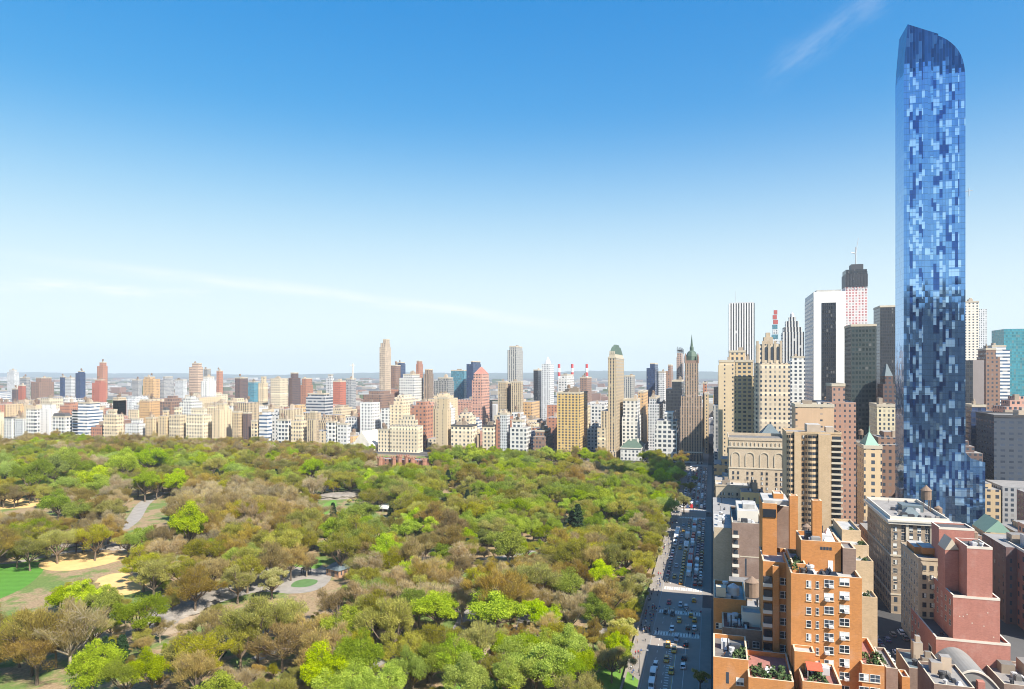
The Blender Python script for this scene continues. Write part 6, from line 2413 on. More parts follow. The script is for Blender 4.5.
for _, X, Y, s in TREES:
    put(X, Y)
from mathutils import noise as mnoise
xr = 224.0
while xr < 760:          # the row along the park wall, its limbs hanging over the pavement
    if not 488 < xr < 512 and not near_tree(xr, 30.6, 5):
        TREES.append((rnd.choice(('olive', 'olive', 'green', 'brown', 'blossom')), xr, 30.4 + rnd.uniform(0, 1.4), rnd.uniform(.62, .92)))
        put(xr, 30.6)
    xr += rnd.uniform(7.5, 11)
xg = 175.0
while xg < 766:
    yg = 33.0
    while yg < 1420:
        X, Y = xg + rnd.uniform(-4.6, 4.6), yg + rnd.uniform(-4.6, 4.6)
        yg += 10.6
        if Y < 32 or X > 762:
            continue
        s = rnd.uniform(.82, 1.34)
        if Y < 48:
            s *= .85
        if X > 690:
            s *= .82
        cx, cy, r = crown_px(X, Y, s)
        if cx < -45 or cx > 720 or cy - r > 700:
            continue
        if near_tree(X, Y, 6.9):
            continue
        zc_ = zd(X, Y)
        if any(zc_ < hz and abs(hx - cx) < (hr + r) * .56 and cy - r * .75 < hy + hr * .45 and cy > hy - hr for hx, hy, hr, hz in HANDPX):
            continue
        if any(a - r * .55 < cx < c + r * .55 and t_ - r * .2 < cy < b_ + r * .95 for a, t_, c, b_ in CLEAR):
            continue
        n = mnoise.noise(Vector((X * .011, Y * .011, 3.3))) + .55 * mnoise.noise(Vector((X * .035, Y * .035, 9.1)))
        if cx > 340:
            n += .36
        if cx < 260 and 452 < cy < 486:
            n += .34
        if 150 < cx < 345 and cy > 490:
            n -= .16
        u = rnd.random()
        if n > .40:
            kind = 'green' if u < .72 else 'olive'
        elif n > .12:
            kind = 'olive' if u < .78 else ('green' if u < .90 else 'brown')
        elif n > -.22:
            kind = 'brown' if u < .48 else ('olive' if u < .80 else 'bare')
        else:
            kind = 'bare' if u < .45 else ('brown' if u < .9 else 'olive')
        if rnd.random() < .055 and (cx > 330 or cy < 500):
            kind = 'lime'
        if rnd.random() < .012:
            kind = 'dark'
            s *= .8
        TREES.append((kind, X, Y, s))
        put(X, Y)
    xg += 10.6
for _ in range(5200):
    X, Y = rnd.uniform(175, 640), rnd.uniform(31, 900)
    cx, cy, r = crown_px(X, Y, .4)
    if cx < -20 or cx > 720 or cy > 700 or near_tree(X, Y, 5.2):
        continue
    gx_, gy_ = proj(X, Y, 0)
    if any(a - r < cx < c + r and t_ - r < cy < b_ + r * 2 for a, t_, c, b_ in CLEAR) or not (Y > 31):
        continue
    TREES.append((rnd.choice(('brown', 'bare', 'olive', 'brown', 'olive', 'green')), X, Y, rnd.uniform(.28, .5)))
    put(X, Y)
print('TREES', len(TREES))
# the bare young tree on the near pavement
TREES.append(('blossom', *gp(700, 691), .52))
size = [t_[3] / zd(t_[1], t_[2]) for t_ in TREES]
vis = []
for i, (k, X, Y, s) in enumerate(TREES):
    cx, cy, r = crown_px(X, Y, s)
    inside = -r * .3 < cx < 1024 and cy - r * .6 < 689
    boost = 1.35 if i < HANDN else 1.0
    vis.append((inside * size[i] * boost, i))
vis.sort(reverse=True)
one = [i for v_, i in vis[:298] if v_ > 0]
last = len(TREES) - 1
if last not in one:
    one.append(last)
oneset = set(one)
TWORD = {'lime': 'bright lime green tree', 'green': 'soft green leafy tree', 'olive': 'olive budding tree', 'brown': 'brown twiggy tree', 'bare': 'pale leafless tree', 'dark': 'dark evergreen tree', 'blossom': 'cream blossoming tree'}
TNAME = {'lime': 'leafy_tree', 'green': 'leafy_tree', 'olive': 'budding_tree', 'brown': 'budding_tree', 'bare': 'bare_tree', 'dark': 'pine_tree', 'blossom': 'blossom_tree'}
TANCH = [('green ball lawn', 15, 582), ('sandy infield by the lawn', 90, 560), ('second sandy infield', 120, 582), ('bare sloping ground of grey rock', 170, 615), ('lime tree at the bottom left', 92, 665), ('lime tree at the bottom edge', 318, 672),
         ('green playground floor', 300, 584), ('brick park house', 333, 565), ('white marquee tent', 386, 505), ('brick mansion with turrets', 402, 460), ('grey rock outcrop', 340, 494), ('winding path at upper left', 148, 505),
         ('small mown patch by a path', 268, 643), ('sunlit grass at the bottom edge', 475, 680), ('largest lime tree', 497, 597), ('near street crossing', 662, 606), ('far street crossing', 690, 517), ('small green roofed mansion', 632, 450),
         ('pair of lime trees at mid park', 418, 526), ('bottom left picture corner', 0, 689), ('park wall at the bottom edge', 636, 680), ('yellow brick tower', 571, 440), ('sand strip at the left edge', 20, 502), ('lime pair right of centre', 512, 541)]
tg = {}
for i in one:
    kind, X, Y, s = TREES[i]
    cx, cy, r = crown_px(X, Y, s)
    an = min(TANCH, key=lambda a: math.hypot(a[1] - cx, a[2] - cy))
    tg.setdefault((kind, an[0]), []).append((math.hypot(an[1] - cx, an[2] - cy), i))
TLAB = {}
for (kind, an), lst in tg.items():
    lst.sort()
    for r_, (_, i) in enumerate(lst):
        TLAB[i] = '%s%s nearest the %s' % (TWORD[kind], '' if r_ == 0 else ', ' + ordinal(r_ + 1), an)
TLAB[last] = 'small pale young tree standing alone on the near street pavement'
proto_obj = {}
for i in one:
    kind, X, Y, s = TREES[i]
    v_ = rnd.randrange(len(PROTO[kind]))
    tr, cr = PROTO[kind][v_]
    e = empty(TNAME[kind], (X, Y, .15), rnd.random() * 6.283)
    wd_ = rnd.uniform(.92, 1.18) if kind != 'dark' else 1.0
    e.scale = (s * wd_, s * rnd.uniform(.9, 1.12), s * rnd.uniform(.80, 1.12))
    tag(e, TLAB[i], 'tree', 'trees of the park')
    to = link('trunk', tr, e)
    co = link('crown', cr, e)
    proto_obj.setdefault((kind, v_), (to, co))
# the many smaller trees further back, one mass, set out by a node group
rest = [i for i in range(len(TREES)) if i not in oneset]
print('individual trees', len(one), 'rest', len(rest))
ng = bpy.data.node_groups.new('woodland', 'GeometryNodeTree')
ng.interface.new_socket('Geometry', in_out='INPUT', socket_type='NodeSocketGeometry')
ng.interface.new_socket('Geometry', in_out='OUTPUT', socket_type='NodeSocketGeometry')
gi, go = ng.nodes.new('NodeGroupInput'), ng.nodes.new('NodeGroupOutput')
join = ng.nodes.new('GeometryNodeJoinGeometry')


def named(nm, typ):
    nd = ng.nodes.new('GeometryNodeInputNamedAttribute')
    nd.data_type = typ
    nd.inputs[0].default_value = nm
    return nd.outputs[0]


keys = sorted(proto_obj)
a_sp, a_sc, a_rot = named('species', 'INT'), named('size', 'FLOAT_VECTOR'), named('turn', 'FLOAT')
cx_ = ng.nodes.new('ShaderNodeCombineXYZ')
ng.links.new(a_rot, cx_.inputs[2])
for ki, key in enumerate(keys):
    cmpn = ng.nodes.new('FunctionNodeCompare')
    cmpn.data_type = 'INT'
    cmpn.operation = 'EQUAL'
    ng.links.new(a_sp, cmpn.inputs[2])
    cmpn.inputs[3].default_value = ki
    for ob_ in proto_obj[key]:
        oi = ng.nodes.new('GeometryNodeObjectInfo')
        oi.transform_space = 'ORIGINAL'
        oi.inputs['Object'].default_value = ob_
        oi.inputs['As Instance'].default_value = True
        ip = ng.nodes.new('GeometryNodeInstanceOnPoints')
        ng.links.new(gi.outputs[0], ip.inputs['Points'])
        ng.links.new(cmpn.outputs[0], ip.inputs['Selection'])
        ng.links.new(oi.outputs['Geometry'], ip.inputs['Instance'])
        ng.links.new(cx_.outputs[0], ip.inputs['Rotation'])
        ng.links.new(a_sc, ip.inputs['Scale'])
        ng.links.new(ip.outputs[0], join.inputs[0])
ng.links.new(join.outputs[0], go.inputs[0])
me = bpy.data.meshes.new('woodland')
me.from_pydata([(TREES[i][1], TREES[i][2], .15) for i in rest], [], [])
sp = []
for i in rest:
    c = [k for k in range(len(keys)) if keys[k][0] == TREES[i][0]]
    sp.append(rnd.choice(c) if c else 0)
me.attributes.new('species', 'INT', 'POINT').data.foreach_set('value', sp)
me.attributes.new('size', 'FLOAT_VECTOR', 'POINT').data.foreach_set('vector', [TREES[i][3] * f_ for i in rest for f_ in (rnd.uniform(.92, 1.18), rnd.uniform(.9, 1.12), rnd.uniform(.8, 1.12))])
me.attributes.new('turn', 'FLOAT', 'POINT').data.foreach_set('value', [rnd.random() * 6.283 for i in rest])
wo_ = link('woodland', me)
md = wo_.modifiers.new('woodland', 'NODES')
md.node_group = ng
tag(wo_, 'the many smaller trees further back in the park, seen as one wood', None, None, 'stuff')

# ------------------------------------------------------------------ rocks
rnd = random.Random(31)
ROCKS = [(340, 497, 17, 'broad grey rock outcrop rising behind the middle of the park'), (178, 608, 15, 'sloping grey slab of rock on the bare ground'), (160, 622, 9, 'smaller grey rock below the sloping slab'), (205, 600, 10, 'grey rock slab at the right end of the bare ground'),
         (24, 636, 8, 'low pale rock left of the bare ground'), (80, 637, 8, 'pale flat rock between brown trees at lower left'), (345, 548, 8, 'dark rock above the brick park house'), (420, 662, 7, 'grey rock beside the path at the bottom'), (330, 489, 10, 'small rock at the left end of the broad outcrop'), (354, 492, 9, 'small rock at the right end of the broad outcrop'),
         (75, 545, 8, 'grey rock just above the sandy infield'), (115, 548, 8, 'grey rock mound above the right end of the infield'), (250, 574, 6, 'grey boulder at the left of the playground')]
for px, py, r_, lb in ROCKS:
    X, Y = gp(px, py)
    bm = bmesh.new()
    bmesh.ops.create_icosphere(bm, subdivisions=4, radius=1.0)
    sd = Vector((rnd.random() * 50, rnd.random() * 50, 0))
    for v in bm.verts:
        d = 1 + .35 * mnoise.noise(v.co * 1.3 + sd) + .16 * mnoise.noise(v.co * 4 + sd)
        v.co = Vector((v.co.x * r_ * d, v.co.y * r_ * .75 * d, max(-.25, v.co.z) * r_ * .2 * d))
    me = bpy.data.meshes.new('rock')
    bm.to_mesh(me)
    bm.free()
    me.materials.append(M['rock'])
    o = link('rock', me, None, (X, Y, .15), rnd.random() * 6.28)
    tag(o, lb, 'rock', 'rocks of the park')

# ------------------------------------------------------------------ traffic
PAINT = {'yellow': plain('cab_yellow', (0.72, 0.36, 0.02), .3, .04), 'black': plain('car_black', (0.02, 0.02, 0.022), .25, .1), 'white': plain('car_white', (0.78, 0.78, 0.77), .3, .04), 'silver': plain('car_silver', (0.42, 0.43, 0.45), .3, .05),
         'blue': plain('car_blue', (0.05, 0.09, 0.20), .3, .05), 'red': plain('car_red', (0.48, 0.03, 0.03), .3, .05), 'grey': plain('car_grey', (0.16, 0.165, 0.17), .3, .05)}
M['tyre'] = plain('tyre', (0.025, 0.025, 0.025), .9, .1)
M['car_glass'] = plain('car_glass', (0.02, 0.025, 0.03), .08, .1)
M['lamp_red'] = plain('tail_lamp', (0.55, 0.02, 0.015), .3, .05)
M['lamp_white'] = plain('head_lamp', (0.8, 0.8, 0.75), .2, .05)
WHEEL = None


def wheel_mesh():
    global WHEEL
    if WHEEL is None:
        q = MB()
        q.tube((0, -.11, 0), (0, .11, 0), .33, .33, 12, 0)
        q.tube((0, -.12, 0), (0, .12, 0), .19, .19, 10, 1)
        WHEEL = q.mesh('wheel', [M['tyre'], M['steel_light']])
    return WHEEL


def loft(secs, m=0):
    """car shell from cross sections (x, half width bottom, half width top, z bottom, z top)"""
    q = MB()
    vs, fs = [], []
    for x, wb, wt, zb, zt in secs:
        vs += [(x, -wb, zb), (x, -wt, zt), (x, wt, zt), (x, wb, zb)]
    for i in range(len(secs) - 1):
        a, b_ = 4 * i, 4 * i + 4
        fs += [(a, b_, b_ + 1, a + 1), (a + 1, b_ + 1, b_ + 2, a + 2), (a + 2, b_ + 2, b_ + 3, a + 3), (a + 3, b_ + 3, b_, a)]
    fs += [(0, 1, 2, 3), tuple(reversed(range(len(vs) - 4, len(vs))))]
    q.add(vs, fs, m)
    return q


CARS = {}


def car_proto(kind, colour):
    """returns list of (part name, mesh, location)"""
    if (kind, colour) in CARS:
        return CARS[(kind, colour)]
    p = PAINT[colour]
    parts = []
    if kind in ('cab', 'sedan', 'suv'):
        t = 1.0 if kind != 'suv' else 1.12
        q = loft([(-2.32, .70, .68, .38, .78 * t), (-2.2, .86, .82, .30, .92 * t), (-1.3, .90, .86, .26, .97 * t), (0, .91, .87, .26, .96 * t), (1.0, .90, .86, .26, .93 * t), (2.0, .86, .78, .30, .80 * t), (2.32, .68, .62, .38, .62)])
        r = loft([(-1.62 if kind != 'suv' else -2.1, .80, .62, 1.421 * t, 1.44 * t), (-1.0, .64, .60, 1.40 * t, 1.455 * t), (.2, .64, .60, 1.40 * t, 1.46 * t), (.55, .60, .56, 1.39 * t, 1.44 * t)])
        q.add(r.v, r.f)
        parts.append(('body', q.mesh('body', [p]), (0, 0, 0)))
        g = loft([(-1.95 if kind != 'suv' else -2.2, .80, .76, .95 * t, .97 * t), (-1.3 if kind != 'suv' else -2.0, .81, .64, .97 * t, 1.41 * t), (.35, .81, .64, .97 * t, 1.41 * t), (1.15, .80, .76, .90 * t, .95 * t)])
        parts.append(('windows', g.mesh('windows', [M['car_glass']]), (0, 0, 0)))
        if kind == 'cab':
            q = MB()
            q.frustum(-.25, .15, -.45, .45, 1.461, 1.68, .8)
            parts.append(('roof_sign', q.mesh('roof_sign', [M['white_paint']]), (0, 0, 0)))
        wz, wx = .33, 1.42
        fx_, rx_, zl, yl = 2.26, -2.3, .62, .52
    elif kind == 'van':
        q = loft([(-2.9, .95, .92, .40, 2.35), (-2.8, .98, .94, .35, 2.5), (1.2, .98, .94, .35, 2.5), (1.5, .97, .9, .35, 2.3), (2.1, .96, .86, .35, 1.25), (2.7, .9, .8, .38, 1.05), (2.85, .8, .75, .42, .9)])
        parts.append(('body', q.mesh('body', [p]), (0, 0, 0)))
        g = MB()
        g.add([(1.56, -.80, 2.2), (2.1, -.78, 1.32), (2.1, .78, 1.32), (1.56, .80, 2.2)], [(0, 1, 2, 3)])
        g.add([(2.13, -.78, 1.34), (1.59, -.80, 2.22), (1.59, .80, 2.22), (2.13, .78, 1.34)], [(0, 1, 2, 3)])
        for s_ in (-1, 1):
            g.box(.3, 1.4, s_ * .985 - .02, s_ * .985 + .02, 1.4, 2.1)
        parts.append(('windows', g.mesh('windows', [M['car_glass']]), (0, 0, 0)))
        wz, wx = .36, 1.8
        fx_, rx_, zl, yl = 2.82, -2.92, .75, .62
    elif kind == 'truck':
        q = MB()
        q.box(-4.2, 1.6, -1.2, 1.2, .9, 3.5)
        parts.append(('cargo_box', q.mesh('cargo_box', [M['white_paint']]), (0, 0, 0)))
        q = loft([(1.7, 1.05, 1.0, .5, 2.6), (2.6, 1.05, .95, .5, 2.5), (3.1, 1.05, .95, .5, 1.5), (3.6, .95, .85, .5, 1.3)])
        q.box(-4.1, 1.7, -.45, .45, .55, .89)
        parts.append(('body', q.mesh('body', [p]), (0, 0, 0)))
        g = MB()
        g.box(2.66, 3.0, -.86, .86, 1.55, 2.2)
        parts.append(('windows', g.mesh('windows', [M['car_glass']]), (0, 0, 0)))
        wz, wx = .45, 2.5
        fx_, rx_, zl, yl = 3.58, -4.22, .95, .7
    else:       # bus or open topped tour bus
        hh = 3.1 if kind == 'bus' else 3.9
        q = loft([(-6.0, 1.22, 1.15, .35, hh - .3), (-5.9, 1.26, 1.18, .32, hh), (5.6, 1.26, 1.18, .32, hh), (5.95, 1.24, 1.10, .35, hh - .25), (6.05, 1.2, 1.1, .4, 1.1)])
        parts.append(('body', q.mesh('body', [p]), (0, 0, 0)))
        g = MB()
        for s_ in (-1, 1):
            for k in range(8):
                g.add([(-5.3 + k * 1.3, s_ * 1.275, 1.35), (-4.15 + k * 1.3, s_ * 1.275, 1.35), (-4.15 + k * 1.3, s_ * 1.245, 2.3), (-5.3 + k * 1.3, s_ * 1.245, 2.3)], [(0, 1, 2, 3) if s_ < 0 else (3, 2, 1, 0)])
        g.box(-6.05, -6.0, -.9, .9, 1.6, 2.6)
        g.box(6.03, 6.09, -1.0, 1.0, 1.3, 2.5)
        parts.append(('windows', g.mesh('windows', [M['car_glass']]), (0, 0, 0)))
        q = MB()
        if kind == 'bus':
            q.box(-3.5, -1.5, -.8, .8, hh - .02, hh + .25)
            q.box(1, 3, -.7, .7, hh - .02, hh + .2)
            parts.append(('roof_unit', q.mesh('roof_unit', [M['steel_light']]), (0, 0, 0)))
        else:
            for k in range(9):
                q.box(-5 + k * 1.05, -4.5 + k * 1.05, -.95, -.15, hh + .01, hh + .45)
                q.box(-5 + k * 1.05, -4.5 + k * 1.05, .15, .95, hh + .01, hh + .45)
            parts.append(('roof_seats', q.mesh('roof_seats', [M['steel_light']]), (0, 0, 0)))
        wz, wx = .48, 3.8
        fx_, rx_, zl, yl = 6.04, -6.02, .9, .9
    wy = .80 if kind in ('cab', 'sedan', 'suv') else (.86 if kind == 'van' else 1.1)
    for a in (-1, 1):
        for c in (-1, 1):
            parts.append(('wheel', wheel_mesh(), (a * wx, c * wy, wz if wz <= .36 else .33)))
    for c in (-1, 1):
        q = MB()
        q.box(-.05, .05, -.17, .17, -.09, .09)
        parts.append(('headlight', bpy.data.meshes.get('headlight') or q.mesh('headlight', [M['lamp_white']]), (fx_ - .02, c * yl, zl)))
        parts.append(('tail_light', bpy.data.meshes.get('tail_light') or q.mesh('tail_light', [M['lamp_red']]), (rx_ - .02, c * yl, zl + .12)))
    CARS[(kind, colour)] = parts
    return parts


CN = {'cab': ('taxi', 'yellow taxi cab', 'taxi'), 'sedan': ('parked_car', '%s car', 'car'), 'suv': ('parked_car', '%s sport utility car', 'car'), 'van': ('delivery_van', '%s van', 'van'), 'truck': ('box_truck', 'white box truck', 'truck'),
      'bus': ('city_bus', '%s city bus', 'bus'), 'tour': ('tour_bus', '%s open topped tour bus', 'bus')}
LEN = {'cab': 4.7, 'sedan': 4.7, 'suv': 4.7, 'van': 5.8, 'truck': 7.9, 'bus': 12.2, 'tour': 12.2}
VEH = []


def vehicle(kind, colour, X, Y, rz, lane):
    nm = CN[kind][0] if lane == 'kerb' or kind not in ('sedan', 'suv') else 'car'
    e = empty(nm, (X, Y, .009), rz)
    e['category'] = CN[kind][2]
    e['group'] = 'vehicles on the wide street'
    far = X > 420
    for pn, me, loc in car_proto(kind, colour):
        if far and pn in ('wheel', 'headlight') and kind in ('cab', 'sedan', 'suv'):
            continue
        link(pn, me, e, loc)
    VEH.append((e, CN[kind][1] % colour if '%s' in CN[kind][1] else CN[kind][1], X, Y, lane))


def atpix(px, py):
    return gp(px, py, .8)


# the vehicles one can tell apart nearest to the camera
for kind, col, px, py, flip in [('cab', 'yellow', 668, 644, 1), ('cab', 'yellow', 674, 649, 1), ('cab', 'yellow', 666.5, 658.5, 1), ('cab', 'yellow', 671.3, 670, 1), ('suv', 'silver', 676.5, 638, 1), ('sedan', 'black', 686, 643, 0), ('sedan', 'black', 684.2, 656.5, 0), ('sedan', 'white', 683.2, 665, 0),
                                ('suv', 'white', 655.5, 665, 1), ('van', 'white', 653, 675, 1), ('van', 'white', 651.5, 685.5, 1), ('sedan', 'white', 672, 628, 1), ('suv', 'black', 688, 626.5, 0), ('sedan', 'white', 694.5, 627, 0), ('cab', 'yellow', 679.2, 619.5, 1), ('cab', 'yellow', 691, 614.5, 0),
                                ('cab', 'yellow', 694.5, 619, 0), ('suv', 'black', 672.5, 613, 1), ('suv', 'silver', 686, 606, 0), ('sedan', 'red', 669, 601.5, 1), ('sedan', 'silver', 680.5, 604, 1), ('cab', 'yellow', 694, 599.5, 0), ('sedan', 'black', 665.5, 611, 1)]:
    X, Y = atpix(px, py)
    vehicle(kind, col, X, Y, math.pi if flip else 0.0, 'near')
rnd = random.Random(8)
occupied = []


def fill_lane(lane, y, x0, x1, gap, mix, rz, yj=.25):
    x = x0
    while x < x1:
        kind, col = rnd.choice(mix)
        L = LEN[kind]
        if x + L > x1:
            break
        xc = x + L / 2
        if not any(abs(xc - c) < 5 + L / 2 for c in (297.5, 330, 492, 520)) and not 300 < xc < 327 and not 496 < xc < 516:
            vehicle(kind, col, xc, y + rnd.uniform(-yj, yj), rz, lane)
        x += L + rnd.uniform(*gap)


S = ('sedan', 'black'), ('sedan', 'white'), ('sedan', 'silver'), ('suv', 'black'), ('suv', 'white'), ('sedan', 'grey'), ('suv', 'grey'), ('sedan', 'blue')
CAB = ('cab', 'yellow')
fill_lane('cab queue', 14.2, 336, 400, (.9, 1.6), [CAB, CAB, CAB, CAB], 0)
fill_lane('cab queue', 14.1, 400, 486, (1.0, 3), [('truck', 'white'), CAB, *S, ('van', 'white'), ('bus', 'white')], 0)
fill_lane('middle lane', 10.8, 350, 486, (.9, 2.2), [('tour', 'red'), ('sedan', 'red'), ('van', 'red'), *S, ('truck', 'white'), ('van', 'white'), CAB], 0)
fill_lane('south lane', 7.6, 336, 487, (.8, 2.0), [*S, CAB, ('van', 'white'), ('sedan', 'red'), ('suv', 'red')], 0)
fill_lane('south kerb lane', 5.3, 336, 487, (.8, 1.8), [*S, *S, CAB, ('van', 'white')], 0, .1)
fill_lane('park side lane', 17.4, 345, 480, (6, 34), [CAB, CAB, *S], math.pi)
fill_lane('kerb', 20.7, 338, 405, (1.0, 6), [CAB, CAB, ('sedan', 'red'), *S], math.pi, .1)
vehicle('bus', 'white', 441, 20.3, math.pi, 'kerb')
vehicle('bus', 'white', 427, 20.4, math.pi, 'kerb')
vehicle('van', 'white', 414, 20.5, math.pi, 'kerb')
fill_lane('far cab queue', 14.1, 526, 752, (1.0, 4), [CAB, *S, ('van', 'white'), ('van', 'red')], 0)
fill_lane('far middle lane', 10.8, 526, 752, (1.0, 2.6), [('sedan', 'red'), ('tour', 'red'), *S, ('van', 'white'), CAB, ('suv', 'red')], 0)
fill_lane('far south lane', 7.6, 526, 752, (1.0, 3), [*S, CAB, ('van', 'white')], 0)
fill_lane('far kerb lane', 5.3, 526, 752, (.8, 2), [*S], 0, .1)
fill_lane('far park side lane', 17.4, 526, 750, (3, 16), [CAB, *S], math.pi)
fill_lane('far park kerb', 20.7, 526, 750, (1, 5), [*S, ('van', 'white')], math.pi, .1)
fill_lane('avenue corner', 11, 776, 860, (2, 5), [*S, CAB], 0)
fill_lane('avenue corner', 15, 776, 860, (2, 5), [*S, CAB], 0)
# cars in the shaded side street on the right, and on the avenue it meets
for i in range(11):
    vehicle(*rnd.choice(S), 236 + i * 6.1 + rnd.uniform(-.4, .4), -59.0, 0, 'kerb')
    if i % 3 != 1:
        vehicle(*rnd.choice((*S, CAB)), 238 + i * 6.2, -62.5 - (i % 2) * 3.2, 0, 'shaded side street')
    if i % 4:
        vehicle(*rnd.choice(S), 236 + i * 6.1, -69.2, 0, 'kerb')
for i in range(9):
    vehicle(*rnd.choice((*S, CAB)), 309.5 + (i % 3) * 3.4, -8 - i * 6.0, -math.pi / 2, 'avenue')
VANCH = [('near street crossing', 668, 606), ('second crossing line', 668, 627), ('bottom edge of the street', 665, 689), ('far street crossing', 690, 517), ('spired brown hotel', 694, 468), ('parked white buses', 680, 535), ('row of queued yellow cabs', 688, 585), ('brown brick block', 712, 560), ('lower tan hotel wing', 712, 505), ('shaded side street corner', 895, 650)]
vg = {}
for e, wd, X, Y, lane in VEH:
    px, py = proj(X, Y, .8)
    an = min(VANCH, key=lambda a: math.hypot(a[1] - px, a[2] - py))
    vg.setdefault((wd, an[0]), []).append((math.hypot(an[1] - px, an[2] - py), e))
for (wd, an), lst in vg.items():
    lst.sort(key=lambda t_: t_[0])
    for r_, (_, e) in enumerate(lst):
        e['label'] = '%s on the street%s nearest the %s' % (wd, '' if r_ == 0 else ', ' + ordinal(r_ + 1), an)
print('VEH', len(VEH))

# ------------------------------------------------------------------ people on the pavements and crossings
M['skin'] = plain('skin', (0.42, 0.27, 0.19), .7, .05)
M['hair'] = plain('hair', (0.04, 0.03, 0.025), .8, .1)
CLOTH = {'dark': (0.03, 0.03, 0.04), 'white': (0.7, 0.7, 0.68), 'red': (0.45, 0.05, 0.05), 'blue': (0.06, 0.12, 0.32), 'tan': (0.42, 0.33, 0.22), 'grey': (0.25, 0.25, 0.26)}
for k, c in CLOTH.items():
    M['cloth_' + k] = plain('cloth_' + k, c, .9, .12, 4)


def person_mesh(stride, top, bottom):
    bm = bmesh.new()
    jr = [((0, 0, .98), .15), ((0, 0, 1.2), .14), ((0, 0, 1.40), .16), ((0, 0, 1.52), .06), ((0.02, 0, 1.60), .085), ((0.02, 0, 1.72), .095), ((0, .0, 1.79), .06)]
    vs = [bm.verts.new(p) for p, _ in jr]
    rad = [r for _, r in jr]
    ed = [(i, i + 1) for i in range(6)]

    def chain(root, pts_):
        pv = root
        for p, r in pts_:
            vs.append(bm.verts.new(p))
            rad.append(r)
            ed.append((pv, len(vs) - 1))
            pv = len(vs) - 1
    for s in (-1, 1):
        f = stride * s
        chain(0, [((f * .1, s * .10, .88), .11), ((f * .55, s * .10, .50), .075), ((f * .6 - .05, s * .10, .09), .05), ((f * .6 + .13, s * .11, .045), .045)])
        chain(2, [((0, s * .20, 1.40), .07), ((-f * .3, s * .24, 1.13), .052), ((-f * .5 + .1, s * .23, .90), .042), ((-f * .5 + .14, s * .22, .80), .045)])
    for a, c in ed:
        bm.edges.new((vs[a], vs[c]))
    me = bpy.data.meshes.new('person_cage')
    bm.to_mesh(me)
    bm.free()
    o = bpy.data.objects.new('person_cage', me)
    COL.objects.link(o)
    sk = o.modifiers.new('skin', 'SKIN')
    o.modifiers.new('smooth', 'SUBSURF').levels = 1
    for i, r in enumerate(rad):
        me.skin_vertices[0].data[i].radius = (r, r * (1.25 if i in (1, 2) else 1.0))
        me.skin_vertices[0].data[i].use_root = i == 0
    dg = bpy.context.evaluated_depsgraph_get()
    out = bpy.data.meshes.new_from_object(o.evaluated_get(dg))
    bpy.data.objects.remove(o)
    out.name = 'person'
    out.materials.clear()
    for m_ in (M['cloth_' + bottom], M['cloth_' + top], M['skin'], M['hair']):
        out.materials.append(m_)
    for p in out.polygons:
        z, x = p.center.z, p.center.x
        p.material_index = 0 if z < .98 and abs(p.center.y) < .19 else (2 if z > 1.5 and not (z > 1.72 or x < -.04) else (3 if z > 1.5 else (2 if z < .88 else 1)))
        p.use_smooth = True
    return out


PM = []
for i, (tp, bt) in enumerate([('dark', 'blue'), ('white', 'dark'), ('red', 'dark'), ('blue', 'tan'), ('tan', 'grey'), ('grey', 'dark')]):
    PM.append((tp, bt, person_mesh(.22 if i % 2 else .05, tp, bt)))
rnd = random.Random(41)
PEOPLE = []
for i in range(150):
    u = rnd.random()
    if u < .50:
        X, Y = rnd.uniform(226, 480), rnd.uniform(22.6, 26.5)
    elif u < .62:
        X, Y = 297.5 + rnd.uniform(-2, 2), rnd.uniform(4, 26)
    elif u < .72:
        X, Y = 272.5 + rnd.uniform(-2, 2), rnd.uniform(4, 26)
    elif u < .84:
        X, Y = 285 + rnd.uniform(-14, 14), rnd.uniform(22.5, 27)
    elif u < .9:
        X, Y = rnd.choice((492, 520)) + rnd.uniform(-2, 2), rnd.uniform(5, 26)
    else:
        X, Y = rnd.uniform(330, 700), rnd.uniform(22.6, 26.6)
    if 26.6 < Y or any(abs(X - v[2]) < 3.2 and abs(Y - v[3]) < 1.5 for v in VEH) or any(abs(X - p[0]) + abs(Y - p[1]) < .9 for p in PEOPLE):
        continue
    tp, bt, me = rnd.choice(PM)
    o = link('person', me, None, (X, Y, .151 if Y > 22 or Y < 4 else .015), rnd.choice((0, math.pi)) + rnd.uniform(-.4, .4))
    s = rnd.uniform(.92, 1.06)
    o.scale = (s, s, s)
    o['category'] = 'person'
    o['group'] = 'people along the wide street'
    PEOPLE.append((X, Y, o, tp, bt))
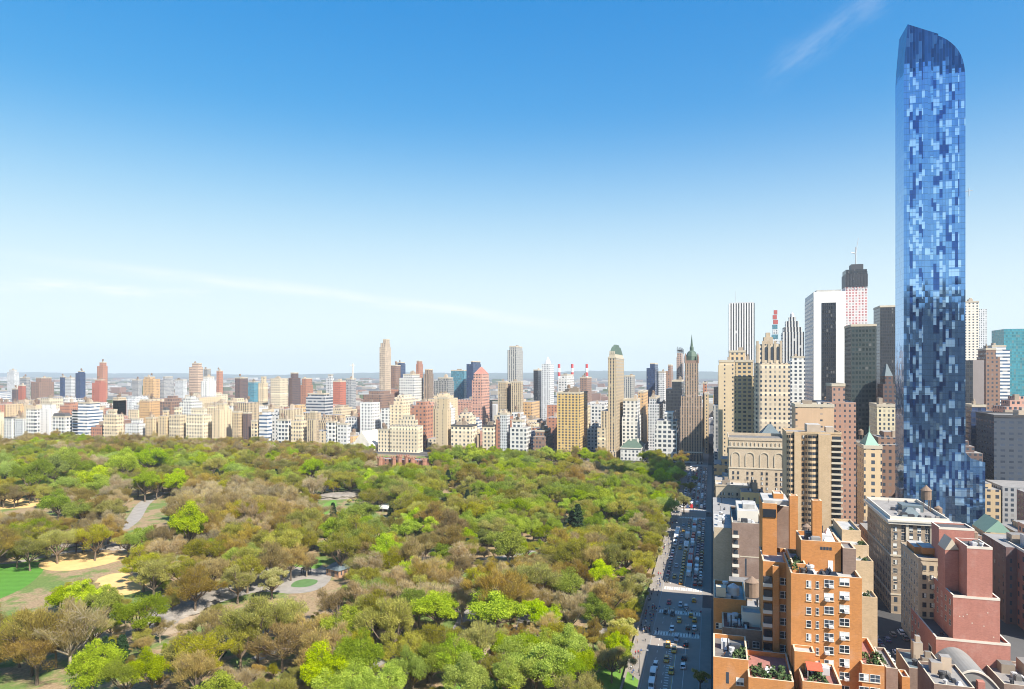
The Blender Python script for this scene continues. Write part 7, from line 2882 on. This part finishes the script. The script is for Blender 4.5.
pgp = {}
for X, Y, o, tp, bt in PEOPLE:
    px, py = proj(X, Y, 1)
    an = min(VANCH[:7], key=lambda a: math.hypot(a[1] - px, a[2] - py))
    pgp.setdefault((tp, bt, an[0]), []).append((math.hypot(an[1] - px, an[2] - py), o))
for (tp, bt, an), lst in pgp.items():
    lst.sort(key=lambda t_: t_[0])
    for r_, (_, o) in enumerate(lst):
        o['label'] = 'person in %s top and %s trousers%s nearest the %s' % (tp, bt, '' if r_ == 0 else ', ' + ordinal(r_ + 1), an)

# street lamps along the park pavement
LM = MB()
LM.tube((0, 0, 0), (0, 0, .5), .16, .12, 8)
LM.tube((0, 0, .5), (0, 0, 8.2), .09, .06, 6)
LM.tube((0, 0, 8.1), (0, -2.2, 8.7), .05, .04, 5)
lm1 = LM.mesh('post', [M['steel_dark']])
LM = MB()
LM.frustum(-.16, .16, -2.8, -2.1, 8.62, 8.8, .7)
lm2 = LM.mesh('lamp_head', [M['steel_light']])
for i in range(13):
    X = 232 + i * 40
    if 300 < X < 328 or 490 < X < 522:
        continue
    e = empty('street_lamp', (X, 22.8, .15))
    px, py = proj(X, 22.8, 4)
    tag(e, 'dark street lamp on the park pavement, %s one up from the bottom edge' % ordinal(i + 1), 'lamp', 'street lamps along the park')
    link('post', lm1, e)
    link('lamp_head', lm2, e)

# ------------------------------------------------------------------ the air: one box of even haze round the whole place
HZD = 0.000065
if HZD:
    q = MB()
    q.box(-2900, 13400, -13400, 13400, -4, 420)
    m = bpy.data.materials.new('haze')
    m.use_nodes = True
    t = NT(m.node_tree)
    t.n.clear()
    pv = t.node('ShaderNodeVolumePrincipled')
    pv.inputs['Color'].default_value = (0.80, 0.90, 1.0, 1)
    pv.inputs['Density'].default_value = HZD
    pv.inputs['Density Attribute'].default_value = ''
    pv.inputs['Anisotropy'].default_value = 0.0
    ou = t.node('ShaderNodeOutputMaterial')
    t.l.new(pv.outputs[0], ou.inputs['Volume'])
    tag(q.build('haze', m), None, None, None, 'stuff')
